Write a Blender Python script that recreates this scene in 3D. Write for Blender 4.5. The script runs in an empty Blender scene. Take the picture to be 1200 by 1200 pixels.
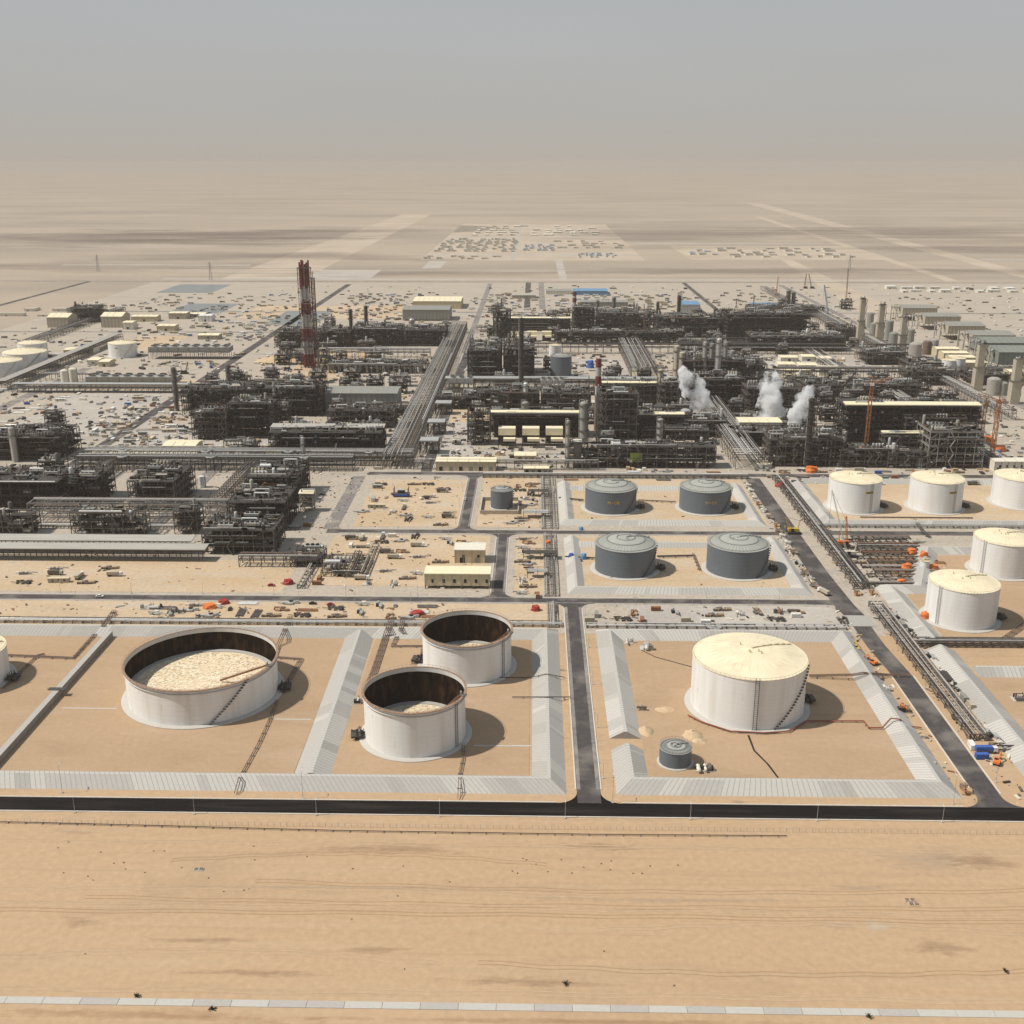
import bpy, math, random
from math import sin, cos, pi, radians, hypot
R0 = random.Random(11)
scene = bpy.context.scene
COL = scene.collection

# ------------------------------------------------------------------ camera, sky, sun, exposure
CH, CF = 270.0, 1300.0                       # height above ground, focal length in 1/1200 of the frame
CP, CYW = math.atan(410 / CF), math.atan(27 / hypot(CF, 410))
cam = bpy.data.cameras.new('camera'); camo = bpy.data.objects.new('camera', cam); COL.objects.link(camo)
cam.sensor_width = 36; cam.lens = 36 * CF / 1200; cam.clip_start = 1; cam.clip_end = 200000
camo.location = (0, 0, CH); camo.rotation_euler = (pi / 2 - CP, 0, CYW)
scene.camera = camo
SUN_EL, SUN_AZ = radians(53), radians(-97)   # azimuth from +Y, clockwise: the sun stands to the left, a little behind the camera
world = bpy.data.worlds.new("World"); scene.world = world; world.use_nodes = True
wn, wl = world.node_tree.nodes, world.node_tree.links
for n in list(wn): wn.remove(n)
sky = wn.new('ShaderNodeTexSky'); sky.sky_type = 'NISHITA'; sky.sun_disc = False
sky.sun_elevation = SUN_EL; sky.sun_rotation = SUN_AZ; sky.air_density = 1.2; sky.dust_density = 6; sky.ozone_density = 1.5
tc = wn.new('ShaderNodeTexCoord'); sp = wn.new('ShaderNodeSeparateXYZ'); wl.new(tc.outputs['Generated'], sp.inputs[0])
ramp = wn.new('ShaderNodeValToRGB'); wl.new(sp.outputs['Z'], ramp.inputs[0])
cr = ramp.color_ramp
SKY = [(0.0, (.575, .52, .46)), (.02, (.555, .525, .48)), (.045, (.54, .53, .505)), (.075, (.53, .53, .52)), (.105, (.52, .53, .535)), (.14, (.50, .52, .54)), (.4, (.38, .43, .49)), (1, (.3, .39, .5))]
while len(cr.elements) < len(SKY): cr.elements.new(.5)
for e, (p, c) in zip(cr.elements, SKY): e.position = p; e.color = (*c, 1)
nz = wn.new('ShaderNodeTexNoise'); nz.inputs['Scale'].default_value = 1.6; nz.inputs['Detail'].default_value = 3
mp = wn.new('ShaderNodeMapping'); mp.inputs['Scale'].default_value = (1, 1, 5); wl.new(tc.outputs['Generated'], mp.inputs[0]); wl.new(mp.outputs[0], nz.inputs['Vector'])
nr = wn.new('ShaderNodeMapRange'); nr.inputs['To Min'].default_value = .93; nr.inputs['To Max'].default_value = 1.07; wl.new(nz.outputs[0], nr.inputs[0])
dust = wn.new('ShaderNodeVectorMath'); dust.operation = 'SCALE'; wl.new(ramp.outputs[0], dust.inputs[0]); wl.new(nr.outputs[0], dust.inputs['Scale'])
b1 = wn.new('ShaderNodeBackground'); b1.inputs[1].default_value = 0.006; wl.new(sky.outputs[0], b1.inputs[0])
b2 = wn.new('ShaderNodeBackground'); b2.inputs[1].default_value = 0.82; wl.new(dust.outputs[0], b2.inputs[0])
ad = wn.new('ShaderNodeAddShader'); wl.new(b1.outputs[0], ad.inputs[0]); wl.new(b2.outputs[0], ad.inputs[1])
wo = wn.new('ShaderNodeOutputWorld'); wl.new(ad.outputs[0], wo.inputs[0])
sun = bpy.data.lights.new('sun', 'SUN'); sun.energy = 4.7; sun.angle = radians(.6); sun.color = (1, .955, .88)
suno = bpy.data.objects.new('sun', sun); COL.objects.link(suno)
suno.rotation_euler = (pi / 2 - SUN_EL, 0, pi - SUN_AZ)
scene.view_settings.view_transform = 'Standard'; scene.view_settings.look = 'None'; scene.view_settings.exposure = 0.0; scene.view_settings.gamma = 1
scene.cycles.use_denoising = True
scene.cycles.max_bounces = 8; scene.cycles.diffuse_bounces = 2; scene.cycles.volume_bounces = 4; scene.cycles.transparent_max_bounces = 16
HAZE_DENSITY = 5.5e-5

# ------------------------------------------------------------------ survey: where a sight line meets the ground / a vertical plane
FW = (-sin(CYW) * cos(CP), cos(CYW) * cos(CP), -sin(CP)); RT = (cos(CYW), sin(CYW), 0)
UP = (RT[1] * FW[2], -RT[0] * FW[2], RT[0] * FW[1] - RT[1] * FW[0])
def ray(px, py):
    a, b = (px - 600) / CF, (600 - py) / CF
    return [FW[i] + a * RT[i] + b * UP[i] for i in range(3)]
def G(px, py, z=0.0):
    d = ray(px, py); t = (z - CH) / d[2]; return d[0] * t, d[1] * t
def GY(px, py, Y):
    d = ray(px, py); t = Y / d[1]; return d[0] * t, CH + d[2] * t
def proj(x, y, z):
    d = (x, y, z - CH); c = sum(d[i] * FW[i] for i in range(3))
    return 600 + CF * sum(d[i] * RT[i] for i in range(3)) / c, 600 - CF * sum(d[i] * UP[i] for i in range(3)) / c
def foot(x0, x1, yb, yt=None):
    """front edge seen from x0 to x1 at height yb in the frame, top at yt -> X0, X1, Y, height"""
    X0, Y = G(x0, yb); xm, Y = G((x0 + x1) / 2, yb); X1, _ = G(x1, yb)
    return X0, X1, Y, (GY((x0 + x1) / 2, yt, Y)[1] if yt is not None else 0)

# ------------------------------------------------------------------ materials
MATS = {}
def nodes(name):
    m = bpy.data.materials.new(name); m.use_nodes = True; nt = m.node_tree
    return m, nt, nt.nodes['Principled BSDF']
def mat(name, col, rough=.7, var=.18, scale=.25, metal=0.0, stretch=(1, 1, 1), bump=0.0, dirt=None, dirt_scale=.08, spec=.3):
    m, nt, bs = nodes(name); N, Lk = nt.nodes, nt.links
    g = N.new('ShaderNodeNewGeometry'); mp = N.new('ShaderNodeMapping'); mp.inputs['Scale'].default_value = stretch
    Lk.new(g.outputs['Position'], mp.inputs[0])
    nz = N.new('ShaderNodeTexNoise'); nz.inputs['Scale'].default_value = scale; nz.inputs['Detail'].default_value = 6; nz.inputs['Roughness'].default_value = .65
    Lk.new(mp.outputs[0], nz.inputs['Vector'])
    mr = N.new('ShaderNodeMapRange'); mr.inputs['From Min'].default_value = .3; mr.inputs['From Max'].default_value = .7
    mr.inputs['To Min'].default_value = 1 - var; mr.inputs['To Max'].default_value = 1 + var; Lk.new(nz.outputs[0], mr.inputs[0])
    vm = N.new('ShaderNodeVectorMath'); vm.operation = 'SCALE'; vm.inputs[0].default_value = col; Lk.new(mr.outputs[0], vm.inputs['Scale'])
    out = vm.outputs[0]
    if dirt:
        n2 = N.new('ShaderNodeTexNoise'); n2.inputs['Scale'].default_value = dirt_scale; n2.inputs['Detail'].default_value = 5; Lk.new(mp.outputs[0], n2.inputs['Vector'])
        r2 = N.new('ShaderNodeMapRange'); r2.inputs['From Min'].default_value = .48; r2.inputs['From Max'].default_value = .68; Lk.new(n2.outputs[0], r2.inputs[0])
        mx = N.new('ShaderNodeMix'); mx.data_type = 'RGBA'; Lk.new(r2.outputs[0], mx.inputs[0]); Lk.new(out, mx.inputs[6]); mx.inputs[7].default_value = (*dirt, 1); out = mx.outputs[2]
    Lk.new(out, bs.inputs['Base Color'])
    bs.inputs['Roughness'].default_value = rough; bs.inputs['Metallic'].default_value = metal; bs.inputs['Specular IOR Level'].default_value = spec
    if bump:
        bp = N.new('ShaderNodeBump'); bp.inputs['Strength'].default_value = bump; bp.inputs['Distance'].default_value = .5; Lk.new(nz.outputs[0], bp.inputs['Height']); Lk.new(bp.outputs[0], bs.inputs['Normal'])
    MATS[name] = m; return m
def ground_mat(name, col, col2, col3, big=(.0011, .003), track=0.0, fine=.18, bump=.4):
    """sand: broad patches of col2, paler scraped patches of col3, wheel tracks along X, fine grain"""
    m, nt, bs = nodes(name); N, Lk = nt.nodes, nt.links
    g = N.new('ShaderNodeNewGeometry')
    def noise(scale, stretch=(1, 1, 1), det=6, lo=.4, hi=.6, dist=0.0):
        mp = N.new('ShaderNodeMapping'); mp.inputs['Scale'].default_value = stretch; Lk.new(g.outputs['Position'], mp.inputs[0])
        n = N.new('ShaderNodeTexNoise'); n.inputs['Scale'].default_value = scale; n.inputs['Detail'].default_value = det; n.inputs['Roughness'].default_value = .6; n.inputs['Distortion'].default_value = dist
        Lk.new(mp.outputs[0], n.inputs['Vector'])
        r = N.new('ShaderNodeMapRange'); r.inputs['From Min'].default_value = lo; r.inputs['From Max'].default_value = hi; Lk.new(n.outputs[0], r.inputs[0]); return r.outputs[0]
    def mix(f, a, b, k=1.0):
        if k != 1.0:
            mm = N.new('ShaderNodeMath'); mm.operation = 'MULTIPLY'; Lk.new(f, mm.inputs[0]); mm.inputs[1].default_value = k; f = mm.outputs[0]
        mx = N.new('ShaderNodeMix'); mx.data_type = 'RGBA'; Lk.new(f, mx.inputs[0])
        for s, v in ((6, a), (7, b)):
            if isinstance(v, tuple): mx.inputs[s].default_value = (*v, 1)
            else: Lk.new(v, mx.inputs[s])
        return mx.outputs[2]
    c = mix(noise(big[0], (1, 2.2, 1), 7, .42, .62), col, col2, .85)
    c = mix(noise(big[1], (.6, 2.0, 1), 8, .52, .70), c, col3, .7)
    c = mix(noise(.02, (.5, 1.3, 1), 8, .55, .75, 1.0), c, tuple(x * .72 for x in col), .55)
    if track:
        c = mix(noise(.09, (.05, 1.6, 1), 4, .5, .68), c, col3, track)
        c = mix(noise(.16, (.03, 1.6, 1), 3, .56, .66), c, tuple(x * .78 for x in col), track)
    f = noise(.35, (1, 1, 1), 9, .25, .75)
    mr = N.new('ShaderNodeMapRange'); mr.inputs['To Min'].default_value = 1 - fine; mr.inputs['To Max'].default_value = 1 + fine; Lk.new(f, mr.inputs[0])
    vm = N.new('ShaderNodeVectorMath'); vm.operation = 'SCALE'; Lk.new(c, vm.inputs[0]); Lk.new(mr.outputs[0], vm.inputs['Scale'])
    Lk.new(vm.outputs[0], bs.inputs['Base Color']); bs.inputs['Roughness'].default_value = .95; bs.inputs['Specular IOR Level'].default_value = .1
    bp = N.new('ShaderNodeBump'); bp.inputs['Strength'].default_value = bump; bp.inputs['Distance'].default_value = .3; Lk.new(f, bp.inputs['Height']); Lk.new(bp.outputs[0], bs.inputs['Normal'])
    MATS[name] = m
ground_mat('desert', (.45, .31, .19), (.42, .28, .165), (.475, .35, .225), track=.28, fine=.10, bump=.18)
ground_mat('far_desert', (.385, .315, .24), (.29, .24, .19), (.42, .355, .28), big=(.0007, .0016), track=.0)
ground_mat('basin_sand', (.405, .278, .172), (.375, .255, .155), (.43, .315, .21), big=(.012, .02), fine=.07)
ground_mat('yard', (.41, .35, .28), (.40, .34, .265), (.30, .275, .245), big=(.012, .022), fine=.22)
ground_mat('lot_sand', (.50, .38, .255), (.46, .33, .20), (.47, .41, .335), big=(.01, .03), fine=.14)
ground_mat('lot_grey', (.43, .385, .33), (.36, .32, .285), (.49, .44, .36), big=(.01, .03), fine=.16)
mat('asphalt_new', (.010, .009, .009), .85, .35, .35, stretch=(.25, 3, 1), dirt=(.028, .023, .02), spec=.05)
mat('asphalt', (.07, .062, .06), .9, .25, .3, dirt=(.17, .15, .13), dirt_scale=.06, spec=.15)
mat('asphalt_old', (.20, .18, .165), .9, .25, .3, dirt=(.32, .28, .23), dirt_scale=.05, spec=.15)
mat('kerb_white', (.55, .50, .43), .8, .15, 1)
mat('concrete_a', (.39, .365, .33), .9, .07, .8)
mat('concrete_b', (.35, .33, .295), .9, .08, .8)
mat('concrete_c', (.455, .43, .385), .9, .06, .8)
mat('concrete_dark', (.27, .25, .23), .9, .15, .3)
mat('joint', (.29, .275, .25), .9, .1)
mat('white_paint', (.73, .72, .69), .55, .03, .35, stretch=(1, 1, .08), dirt=(.65, .62, .57), dirt_scale=.16)
mat('white_seam', (.58, .56, .53), .6, .1)
mat('beige_roof', (.74, .64, .44), .7, .05, .3, dirt=(.66, .56, .38), dirt_scale=.12)
mat('grey_paint', (.115, .135, .155), .5, .07, .3, stretch=(1, 1, .2))
mat('grey_roof', (.34, .34, .30), .6, .08, .3)
mat('grey_rib', (.19, .19, .175), .6, .1)
mat('rust_shade_wall', (.012, .007, .005), .95, .8, .5, stretch=(1, 1, .35), dirt=(.045, .026, .014), dirt_scale=.3, spec=.02)  # rusty inner wall; tank shadow is also put into this near black colour
mat('rust_rim', (.30, .19, .12), .8, .35, .8)
mat('roof_sheet', (.62, .49, .32), .85, .22, 1.6, dirt=(.80, .70, .53), dirt_scale=.55)
mat('stair_dark', (.075, .07, .065), .7, .3)
mat('steel', (.115, .10, .088), .65, .4, .25)
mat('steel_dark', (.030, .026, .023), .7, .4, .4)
mat('steel_light', (.33, .305, .27), .6, .25, .4)
mat('grating', (.060, .054, .047), .7, .45, .5)
mat('galv', (.42, .41, .385), .45, .2, .4, metal=.25)
mat('insul', (.60, .59, .56), .4, .15, .4, metal=.2)
mat('pipe_dark', (.06, .052, .046), .6, .35, .4)
mat('pipe_brown', (.17, .115, .085), .7, .35, .5)
mat('rust', (.24, .11, .055), .85, .35, .6)
mat('red', (.32, .035, .025), .6, .2, .5)
mat('stack_red', (.15, .028, .022), .6, .25, .3)
mat('stack_white', (.40, .385, .36), .6, .2, .3)
mat('red_pipe', (.24, .07, .045), .6, .2, .5)
mat('orange', (.65, .17, .035), .6, .15, .5)
mat('yellow', (.55, .36, .05), .6, .15, .5)
mat('blue', (.045, .11, .36), .6, .2, .5)
mat('blue_roof', (.12, .25, .40), .6, .2, .3)
mat('green_net', (.20, .25, .045), .8, .2, .5)
mat('shed_grey', (.25, .245, .215), .7, .1, .3, stretch=(1, 1, .1))
mat('shed_green', (.185, .20, .17), .7, .12, .3)
mat('canopy_roof', (.37, .35, .30), .7, .1, .25, stretch=(.15, 1, 1))
mat('beige', (.55, .46, .30), .75, .1, .3)
mat('beige_light', (.74, .65, .44), .7, .08, .3)
mat('cream', (.66, .61, .50), .75, .1, .4)
mat('tan_wall', (.40, .35, .265), .8, .12, .3)
mat('cab_white', (.68, .66, .62), .6, .12, .4)
mat('glass', (.02, .025, .03), .15, .1)
mat('tyre', (.02, .02, .02), .9, .2)
mat('dark', (.02, .018, .017), .8, .3)
mat('lumber', (.40, .27, .15), .85, .3, .8)
mat('scrap', (.17, .13, .10), .85, .5, 1.2)
mat('sandpile', (.50, .365, .225), .95, .15, .5, bump=.4)
mat('bush', (.035, .045, .018), .9, .5, 2)
mat('stone_white', (.66, .60, .50), .9, .1, .5)
mat('pond', (.19, .20, .19), .3, .1, .02)
mat('stain', (.36, .27, .20), .95, .3, .5, dirt=(.42, .30, .185), dirt_scale=.4)

# ------------------------------------------------------------------ mesh helper and object helpers
SMOOTH_ANGLE = radians(35)
class MB:
    def __init__(s): s.v = []; s.f = []; s.m = []; s.names = []; s.sm = False
    def mi(s, n):
        if n not in s.names: s.names.append(n)
        return s.names.index(n)
    def quad(s, a, b, c, d, m): i = len(s.v); s.v += [a, b, c, d]; s.f.append((i, i + 1, i + 2, i + 3)); s.m.append(s.mi(m))
    def poly(s, pts, m): i = len(s.v); s.v += pts; s.f.append(tuple(range(i, i + len(pts)))); s.m.append(s.mi(m))
    def hexa(s, p, m, mtop=None):
        i = len(s.v); s.v += p; k = s.mi(m)
        s.f += [(i, i + 3, i + 2, i + 1), (i + 4, i + 5, i + 6, i + 7), (i, i + 1, i + 5, i + 4), (i + 1, i + 2, i + 6, i + 5), (i + 2, i + 3, i + 7, i + 6), (i + 3, i, i + 4, i + 7)]
        s.m += [k, s.mi(mtop) if mtop else k, k, k, k, k]
    def box(s, x0, x1, y0, y1, z0, z1, m, mtop=None):
        s.hexa([(x0, y0, z0), (x1, y0, z0), (x1, y1, z0), (x0, y1, z0), (x0, y0, z1), (x1, y0, z1), (x1, y1, z1), (x0, y1, z1)], m, mtop)
    def rbox(s, cx, cy, lx, ly, z0, z1, a, m, mtop=None):
        c, q = cos(a), sin(a); P = [(-lx / 2, -ly / 2), (lx / 2, -ly / 2), (lx / 2, ly / 2), (-lx / 2, ly / 2)]
        P = [(cx + x * c - y * q, cy + x * q + y * c) for x, y in P]
        s.hexa([(*p, z0) for p in P] + [(*p, z1) for p in P], m, mtop)
    def bar(s, p, q, w, m, n=4):
        d = [q[i] - p[i] for i in range(3)]; L = math.sqrt(sum(x * x for x in d)) or 1; d = [x / L for x in d]
        a = (0, 0, 1) if abs(d[2]) < .9 else (1, 0, 0)
        u = (d[1] * a[2] - d[2] * a[1], d[2] * a[0] - d[0] * a[2], d[0] * a[1] - d[1] * a[0]); l = math.sqrt(sum(x * x for x in u)); u = [x / l for x in u]
        w2 = (d[1] * u[2] - d[2] * u[1], d[2] * u[0] - d[0] * u[2], d[0] * u[1] - d[1] * u[0])
        i = len(s.v); k = s.mi(m); r = w / 2 * (1.414 if n == 4 else 1)
        for e in (p, q):
            for j in range(n):
                t = 2 * pi * (j + .5) / n; cu, cw = cos(t) * r, sin(t) * r
                s.v.append(tuple(e[x] + u[x] * cu + w2[x] * cw for x in range(3)))
        for j in range(n): s.f.append((i + j, i + (j + 1) % n, i + n + (j + 1) % n, i + n + j)); s.m.append(k)
        s.f.append(tuple(i + n - 1 - j for j in range(n))); s.f.append(tuple(i + n + j for j in range(n))); s.m += [k, k]
    def tube(s, pts, w, m, n=6):
        for a, b in zip(pts, pts[1:]): s.bar(a, b, w, m, n)
    def lathe(s, cx, cy, prof, n, m, a0=0, close=True):
        """prof: list of (r, z[, mat]) bottom to top"""
        i = len(s.v)
        for p in prof:
            for j in range(n): t = a0 + 2 * pi * j / n; s.v.append((cx + p[0] * cos(t), cy + p[0] * sin(t), p[1]))
        for r in range(len(prof) - 1):
            k = s.mi(prof[r + 1][2] if len(prof[r + 1]) > 2 else m)
            for j in range(n):
                a, b = i + r * n + j, i + r * n + (j + 1) % n; s.f.append((a, b, b + n, a + n)); s.m.append(k)
        if close:
            e = i + (len(prof) - 1) * n
            if prof[-1][0] > .01: s.f.append(tuple(e + j for j in range(n))); s.m.append(s.mi(prof[-1][2] if len(prof[-1]) > 2 else m))
            if prof[0][0] > .01: s.f.append(tuple(i + n - 1 - j for j in range(n))); s.m.append(s.mi(m))
    def vessel(s, x, y, z0, z1, r, m, n=12):
        s.lathe(x, y, [(r, z0), (r, z1 - r * .5), (r * .82, z1 - r * .22), (r * .45, z1 - r * .04), (.02, z1)], n, m)
    def drum(s, x, y, z, L, r, m, along='x', n=10):
        i = len(s.v); prof = [(-L / 2, .02), (-L / 2 + r * .1, r * .6), (-L / 2 + r * .45, r), (L / 2 - r * .45, r), (L / 2 - r * .1, r * .6), (L / 2, .02)]; k = s.mi(m)
        for t, q in prof:
            for j in range(n):
                a = 2 * pi * j / n
                s.v.append((x + t, y + q * cos(a), z + q * sin(a)) if along == 'x' else (x - q * cos(a), y + t, z + q * sin(a)))
        for r_ in range(len(prof) - 1):
            for j in range(n):
                a, b = i + r_ * n + j, i + r_ * n + (j + 1) % n; s.f.append((a, b, b + n, a + n)); s.m.append(k)
    def build(s, name, parent=None, smooth=False, **props):
        me = bpy.data.meshes.new(name); me.from_pydata(s.v, [], s.f)
        for n in s.names: me.materials.append(MATS[n])
        if len(s.names) > 1: me.polygons.foreach_set('material_index', s.m)
        if smooth:
            me.polygons.foreach_set('use_smooth', [True] * len(s.f))
            try: me.set_sharp_from_angle(angle=SMOOTH_ANGLE)
            except Exception: pass
        me.update()
        o = bpy.data.objects.new(name, me); COL.objects.link(o)
        if parent: o.parent = parent
        for k, v in props.items(): o[k] = v
        return o
DEFER = []
def thing(name, label, cat, loc=(0, 0, 0), group=None, rz=0.0):
    o = bpy.data.objects.new(name, None); COL.objects.link(o); o.location = loc; o.rotation_euler = (0, 0, rz); o.empty_display_size = 1
    mark(o, label, cat, group); return o
def mark(o, label, cat, group=None):
    o['category'] = cat
    if group: o['group'] = group
    if isinstance(label, tuple): DEFER.append((o, label))
    else: o['label'] = label
    return o
def struct(mb, name, smooth=False): return mb.build(name, None, smooth, kind='structure')
def dup(o, loc, rz=None, label=None, group=None):
    r = o.copy(); COL.objects.link(r); r.location = loc
    if rz is not None: r.rotation_euler = (0, 0, rz)
    for ch in o.children:
        c = ch.copy(); COL.objects.link(c); c.parent = r
        for g in ch.children: d = g.copy(); COL.objects.link(d); d.parent = c
    if group: r['group'] = group
    if label: mark(r, label, o['category'], group)
    return r

# ------------------------------------------------------------------ setting: desert, pads, roads
def sheet(name, x0, x1, y0, y1, z, m, n=1):
    b = MB()
    for i in range(n):
        for j in range(n):
            X0, X1 = x0 + (x1 - x0) * i / n, x0 + (x1 - x0) * (i + 1) / n; Y0, Y1 = y0 + (y1 - y0) * j / n, y0 + (y1 - y0) * (j + 1) / n
            b.quad((X0, Y0, z), (X1, Y0, z), (X1, Y1, z), (X0, Y1, z), m)
    return struct(b, name)
def sheetp(name, pts, z, m): b = MB(); b.poly([(x, y, z) for x, y in pts], m); return struct(b, name)
g = MB()   # one sheet to the horizon, near part sand, far part paler
xs = [-30000, -9000, -3000, -900, 900, 3000, 9000, 30000]; ys = [-6000, 0, 614, 2700, 6000, 12000, 30000]
for a, b_ in zip(xs, xs[1:]):
    for c, d in zip(ys, ys[1:]): g.quad((a, c, 0), (b_, c, 0), (b_, d, 0), (a, d, 0), 'desert' if d <= 614 else 'far_desert')
struct(g, 'desert_ground')
sheet('plant_ground', -900, 1500, 614, 2640, .06, 'yard', 4)
for (x0, x1, yf, yb) in [(-155, -62, 822, 962)]: pass
SHEETS = [('lot_ground', 'lot_sand', [(-420, 18, 621, 660), (-140, -58, 816, 950), (-150, -32, 690, 796), (30, 184, 690, 797), (30, 184, 824, 955), (-44, 5, 816, 960), (-12, 8, 677, 796),
                                      (-420, -165, 676, 738), (226, 420, 836, 960)]),
          ('lot_ground', 'lot_grey', [(-420, -165, 1000, 1160), (-92, -58, 985, 1260), (60, 190, 620, 659)]),
          ('laydown_ground', 'lot_grey', [(-560, -440, 1090, 1330), (60, 170, 1500, 1590), (-40, 40, 1480, 1600), (300, 470, 1480, 1590)]), ('laydown_ground', 'lot_sand', [(-330, -235, 1420, 1700), (-560, -330, 1350, 1420), (-640, -560, 1650, 1800), (-95, -10, 1180, 1290), (-540, -240, 2010, 2200)])]
for nm, m, rects in SHEETS:
    for k, (x0, x1, y0, y1) in enumerate(rects): sheet(nm, x0, x1, y0, y1, .11 + .001 * k, m)
# far field: paler graded strips, tracks and dark scrub flats
mat('dust_pale', (.45, .37, .28), .95, .12, .01, dirt=(.40, .32, .235), dirt_scale=.006)
sheetp('graded_strip', [(-761, 2700), (-560, 2700), (-560, 6200), (-720, 6200)], .08, 'dust_pale')
sheetp('graded_strip', [(610, 2100), (690, 2100), (760, 3600), (740, 3600)], .08, 'dust_pale')
sheetp('graded_strip', [(1190, 2700), (1250, 2700), (1560, 8000), (1450, 8000)], .08, 'dust_pale'); sheetp('graded_strip', [(980, 2700), (1010, 2700), (1180, 6000), (1140, 6000)], .08, 'dust_pale')
sheet('camp_ground', -330, 320, 3260, 5200, .09, 'dust_pale'); sheet('camp_ground', 455, 1040, 3300, 3850, .09, 'dust_pale')
for k, (x0, x1, y0, y1) in enumerate([(-1300, -780, 3080, 3110), (-560, -400, 2720, 2960), (-300, -250, 3000, 3250), (350, 1000, 3960, 3990), (-330, 320, 3440, 3470), (-330, 320, 4260, 4300), (-70, -56, 3260, 5200), (-900, 900, 2700, 2730), (60, 80, 2700, 3260), (1300, 2000, 3300, 3340)]): sheet('graded_strip', x0, x1, y0, y1, .12 + .001 * k, 'lot_grey')
sheet('patrol_track', -3500, 3500, 2655, 2668, .15, 'asphalt_old'); sheet('patrol_track', -3500, 3500, 2990, 2998, .13, 'asphalt_old'); sheet('patrol_track', -3500, 3500, 2780, 2784, .13, 'asphalt_old')
sheet('settling_pond', -690, -590, 2080, 2230, .2, 'pond'); sheet('settling_pond', -820, -700, 2420, 2590, .2, 'pond'); sheet('settling_pond', -470, -380, 1930, 2120, .2, 'pond')

# roads: X-running at .16, Y-running at .20
def road(x0, x1, y0, y1, m, z, kerb=True, name='road'):
    sheet(name, x0, x1, y0, y1, z, m)
def kerbs(segs):
    b = MB()
    for (x0, y0, x1, y1) in segs:
        if y0 == y1: b.box(x0, x1, y0 - .3, y0 + .3, 0, .30, 'kerb_white')
        else: b.box(x0 - .3, x0 + .3, y0, y1, 0, .30, 'kerb_white')
    struct(b, 'kerb')
road(-600, 600, 418.6, 428.9, 'asphalt_new', .16, name='perimeter_road')
road(-700, 199, 661.5, 670.5, 'asphalt', .16); road(-158, 190, 800, 809, 'asphalt', .16); road(225, 480, 803, 812, 'asphalt', .17)
road(-150, 700, 965, 975, 'asphalt', .16); road(-20, 186, 1040, 1046, 'asphalt_old', .15)
road(20.5, 31, 428.9, 661.5, 'asphalt', .20); road(-27, -18, 670.5, 800, 'asphalt', .20); road(-58, -49, 809, 965, 'asphalt', .20)
road(-162, -151, 809, 960, 'asphalt_old', .2); road(-103, -93, 975, 1640, 'asphalt', .2); road(-108, -98, 1640, 2620, 'asphalt_old', .2)
road(-436, -423, 985, 2600, 'asphalt', .2); road(-1062, -1050, 1700, 2655, 'asphalt', .2); road(-620, -606, 1000, 1500, 'asphalt_old', .2)
road(-300, -288, 800, 1000, 'asphalt_old', .2); road(-236, -224, 860, 990, 'asphalt_old', .2)
road(-420, -165, 1132, 1142, 'asphalt_old', .16); road(-900, -160, 1338, 1346, 'asphalt_old', .16); road(-900, 480, 1836, 1846, 'asphalt_old', .16); road(-900, 1200, 2100, 2112, 'asphalt_old', .16)
road(-20, -8, 2150, 2650, 'asphalt', .2); road(10, 22, 2150, 2650, 'asphalt_old', .2); road(560, 572, 990, 2600, 'asphalt_old', .2); road(345, 355, 2100, 2650, 'asphalt', .2)
road(225, 262, 640, 648, 'asphalt_old', .17)
for k, (x0, x1, y0, y1) in enumerate([(20.5, 22.2, 440, 655), (29.3, 31, 440, 655), (-700, 188, 661.5, 662.8), (-700, 188, 669.4, 670.5), (-27, -25.6, 680, 792), (-19.4, -18, 680, 792), (-58, -56.6, 818, 956), (-50.4, -49, 818, 956), (-148, 184, 800, 801.2), (-148, 184, 807.9, 809), (-140, 184, 965, 966.2), (-140, 184, 973.8, 975)]):
    sheet('road_shoulder', x0, x1, y0, y1, .23 + .001 * k, 'asphalt_old')
def widepath(name, pts, w, z, m):
    b = MB()
    for (xa, ya), (xb, yb) in zip(pts, pts[1:]): b.quad((xa - w / 2, ya, z), (xa + w / 2, ya, z), (xb + w / 2, yb, z), (xb - w / 2, yb, z), m)
    return struct(b, name)
widepath('road', [(204, 428.9), (204, 560), (201, 600), (201, 628)], 11, .2, 'asphalt'); widepath('road', [(201, 645), (199, 662), (197, 720), (196, 960)], 13, .205, 'asphalt')
sheet('culvert_slab', 190, 210, 628, 645, .24, 'concrete_b')
def fillet(cx, cy, r, q, z, m, name='road'):
    """wedge between the corner (cx, cy) of two kerb lines and a quarter circle; q gives the quadrant of the wedge"""
    sx, sy = q; pts = [(cx, cy)] + [(cx + sx * r * (1 - sin(t)), cy + sy * r * (1 - cos(t))) for t in [i * pi / 16 for i in range(9)]]
    if sx * sy < 0: pts.reverse()
    sheetp(name, pts, z, m)
for cx, cy, q, m in [(20.5, 428.9, (-1, 1), 'asphalt_new'), (31, 428.9, (1, 1), 'asphalt_new'), (198.5, 428.9, (-1, 1), 'asphalt'), (209.5, 428.9, (1, 1), 'asphalt'),
                     (20.5, 661.5, (-1, -1), 'asphalt'), (31, 661.5, (1, -1), 'asphalt'), (-27, 670.5, (-1, 1), 'asphalt'), (-18, 670.5, (1, 1), 'asphalt'), (-27, 800, (-1, -1), 'asphalt'), (-18, 800, (1, -1), 'asphalt'),
                     (-58, 809, (-1, 1), 'asphalt'), (-49, 809, (1, 1), 'asphalt'), (-58, 965, (-1, -1), 'asphalt'), (-49, 965, (1, -1), 'asphalt'), (-151, 809, (1, 1), 'asphalt_old')]:
    fillet(cx, cy, 9, q, .18, m)
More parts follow.
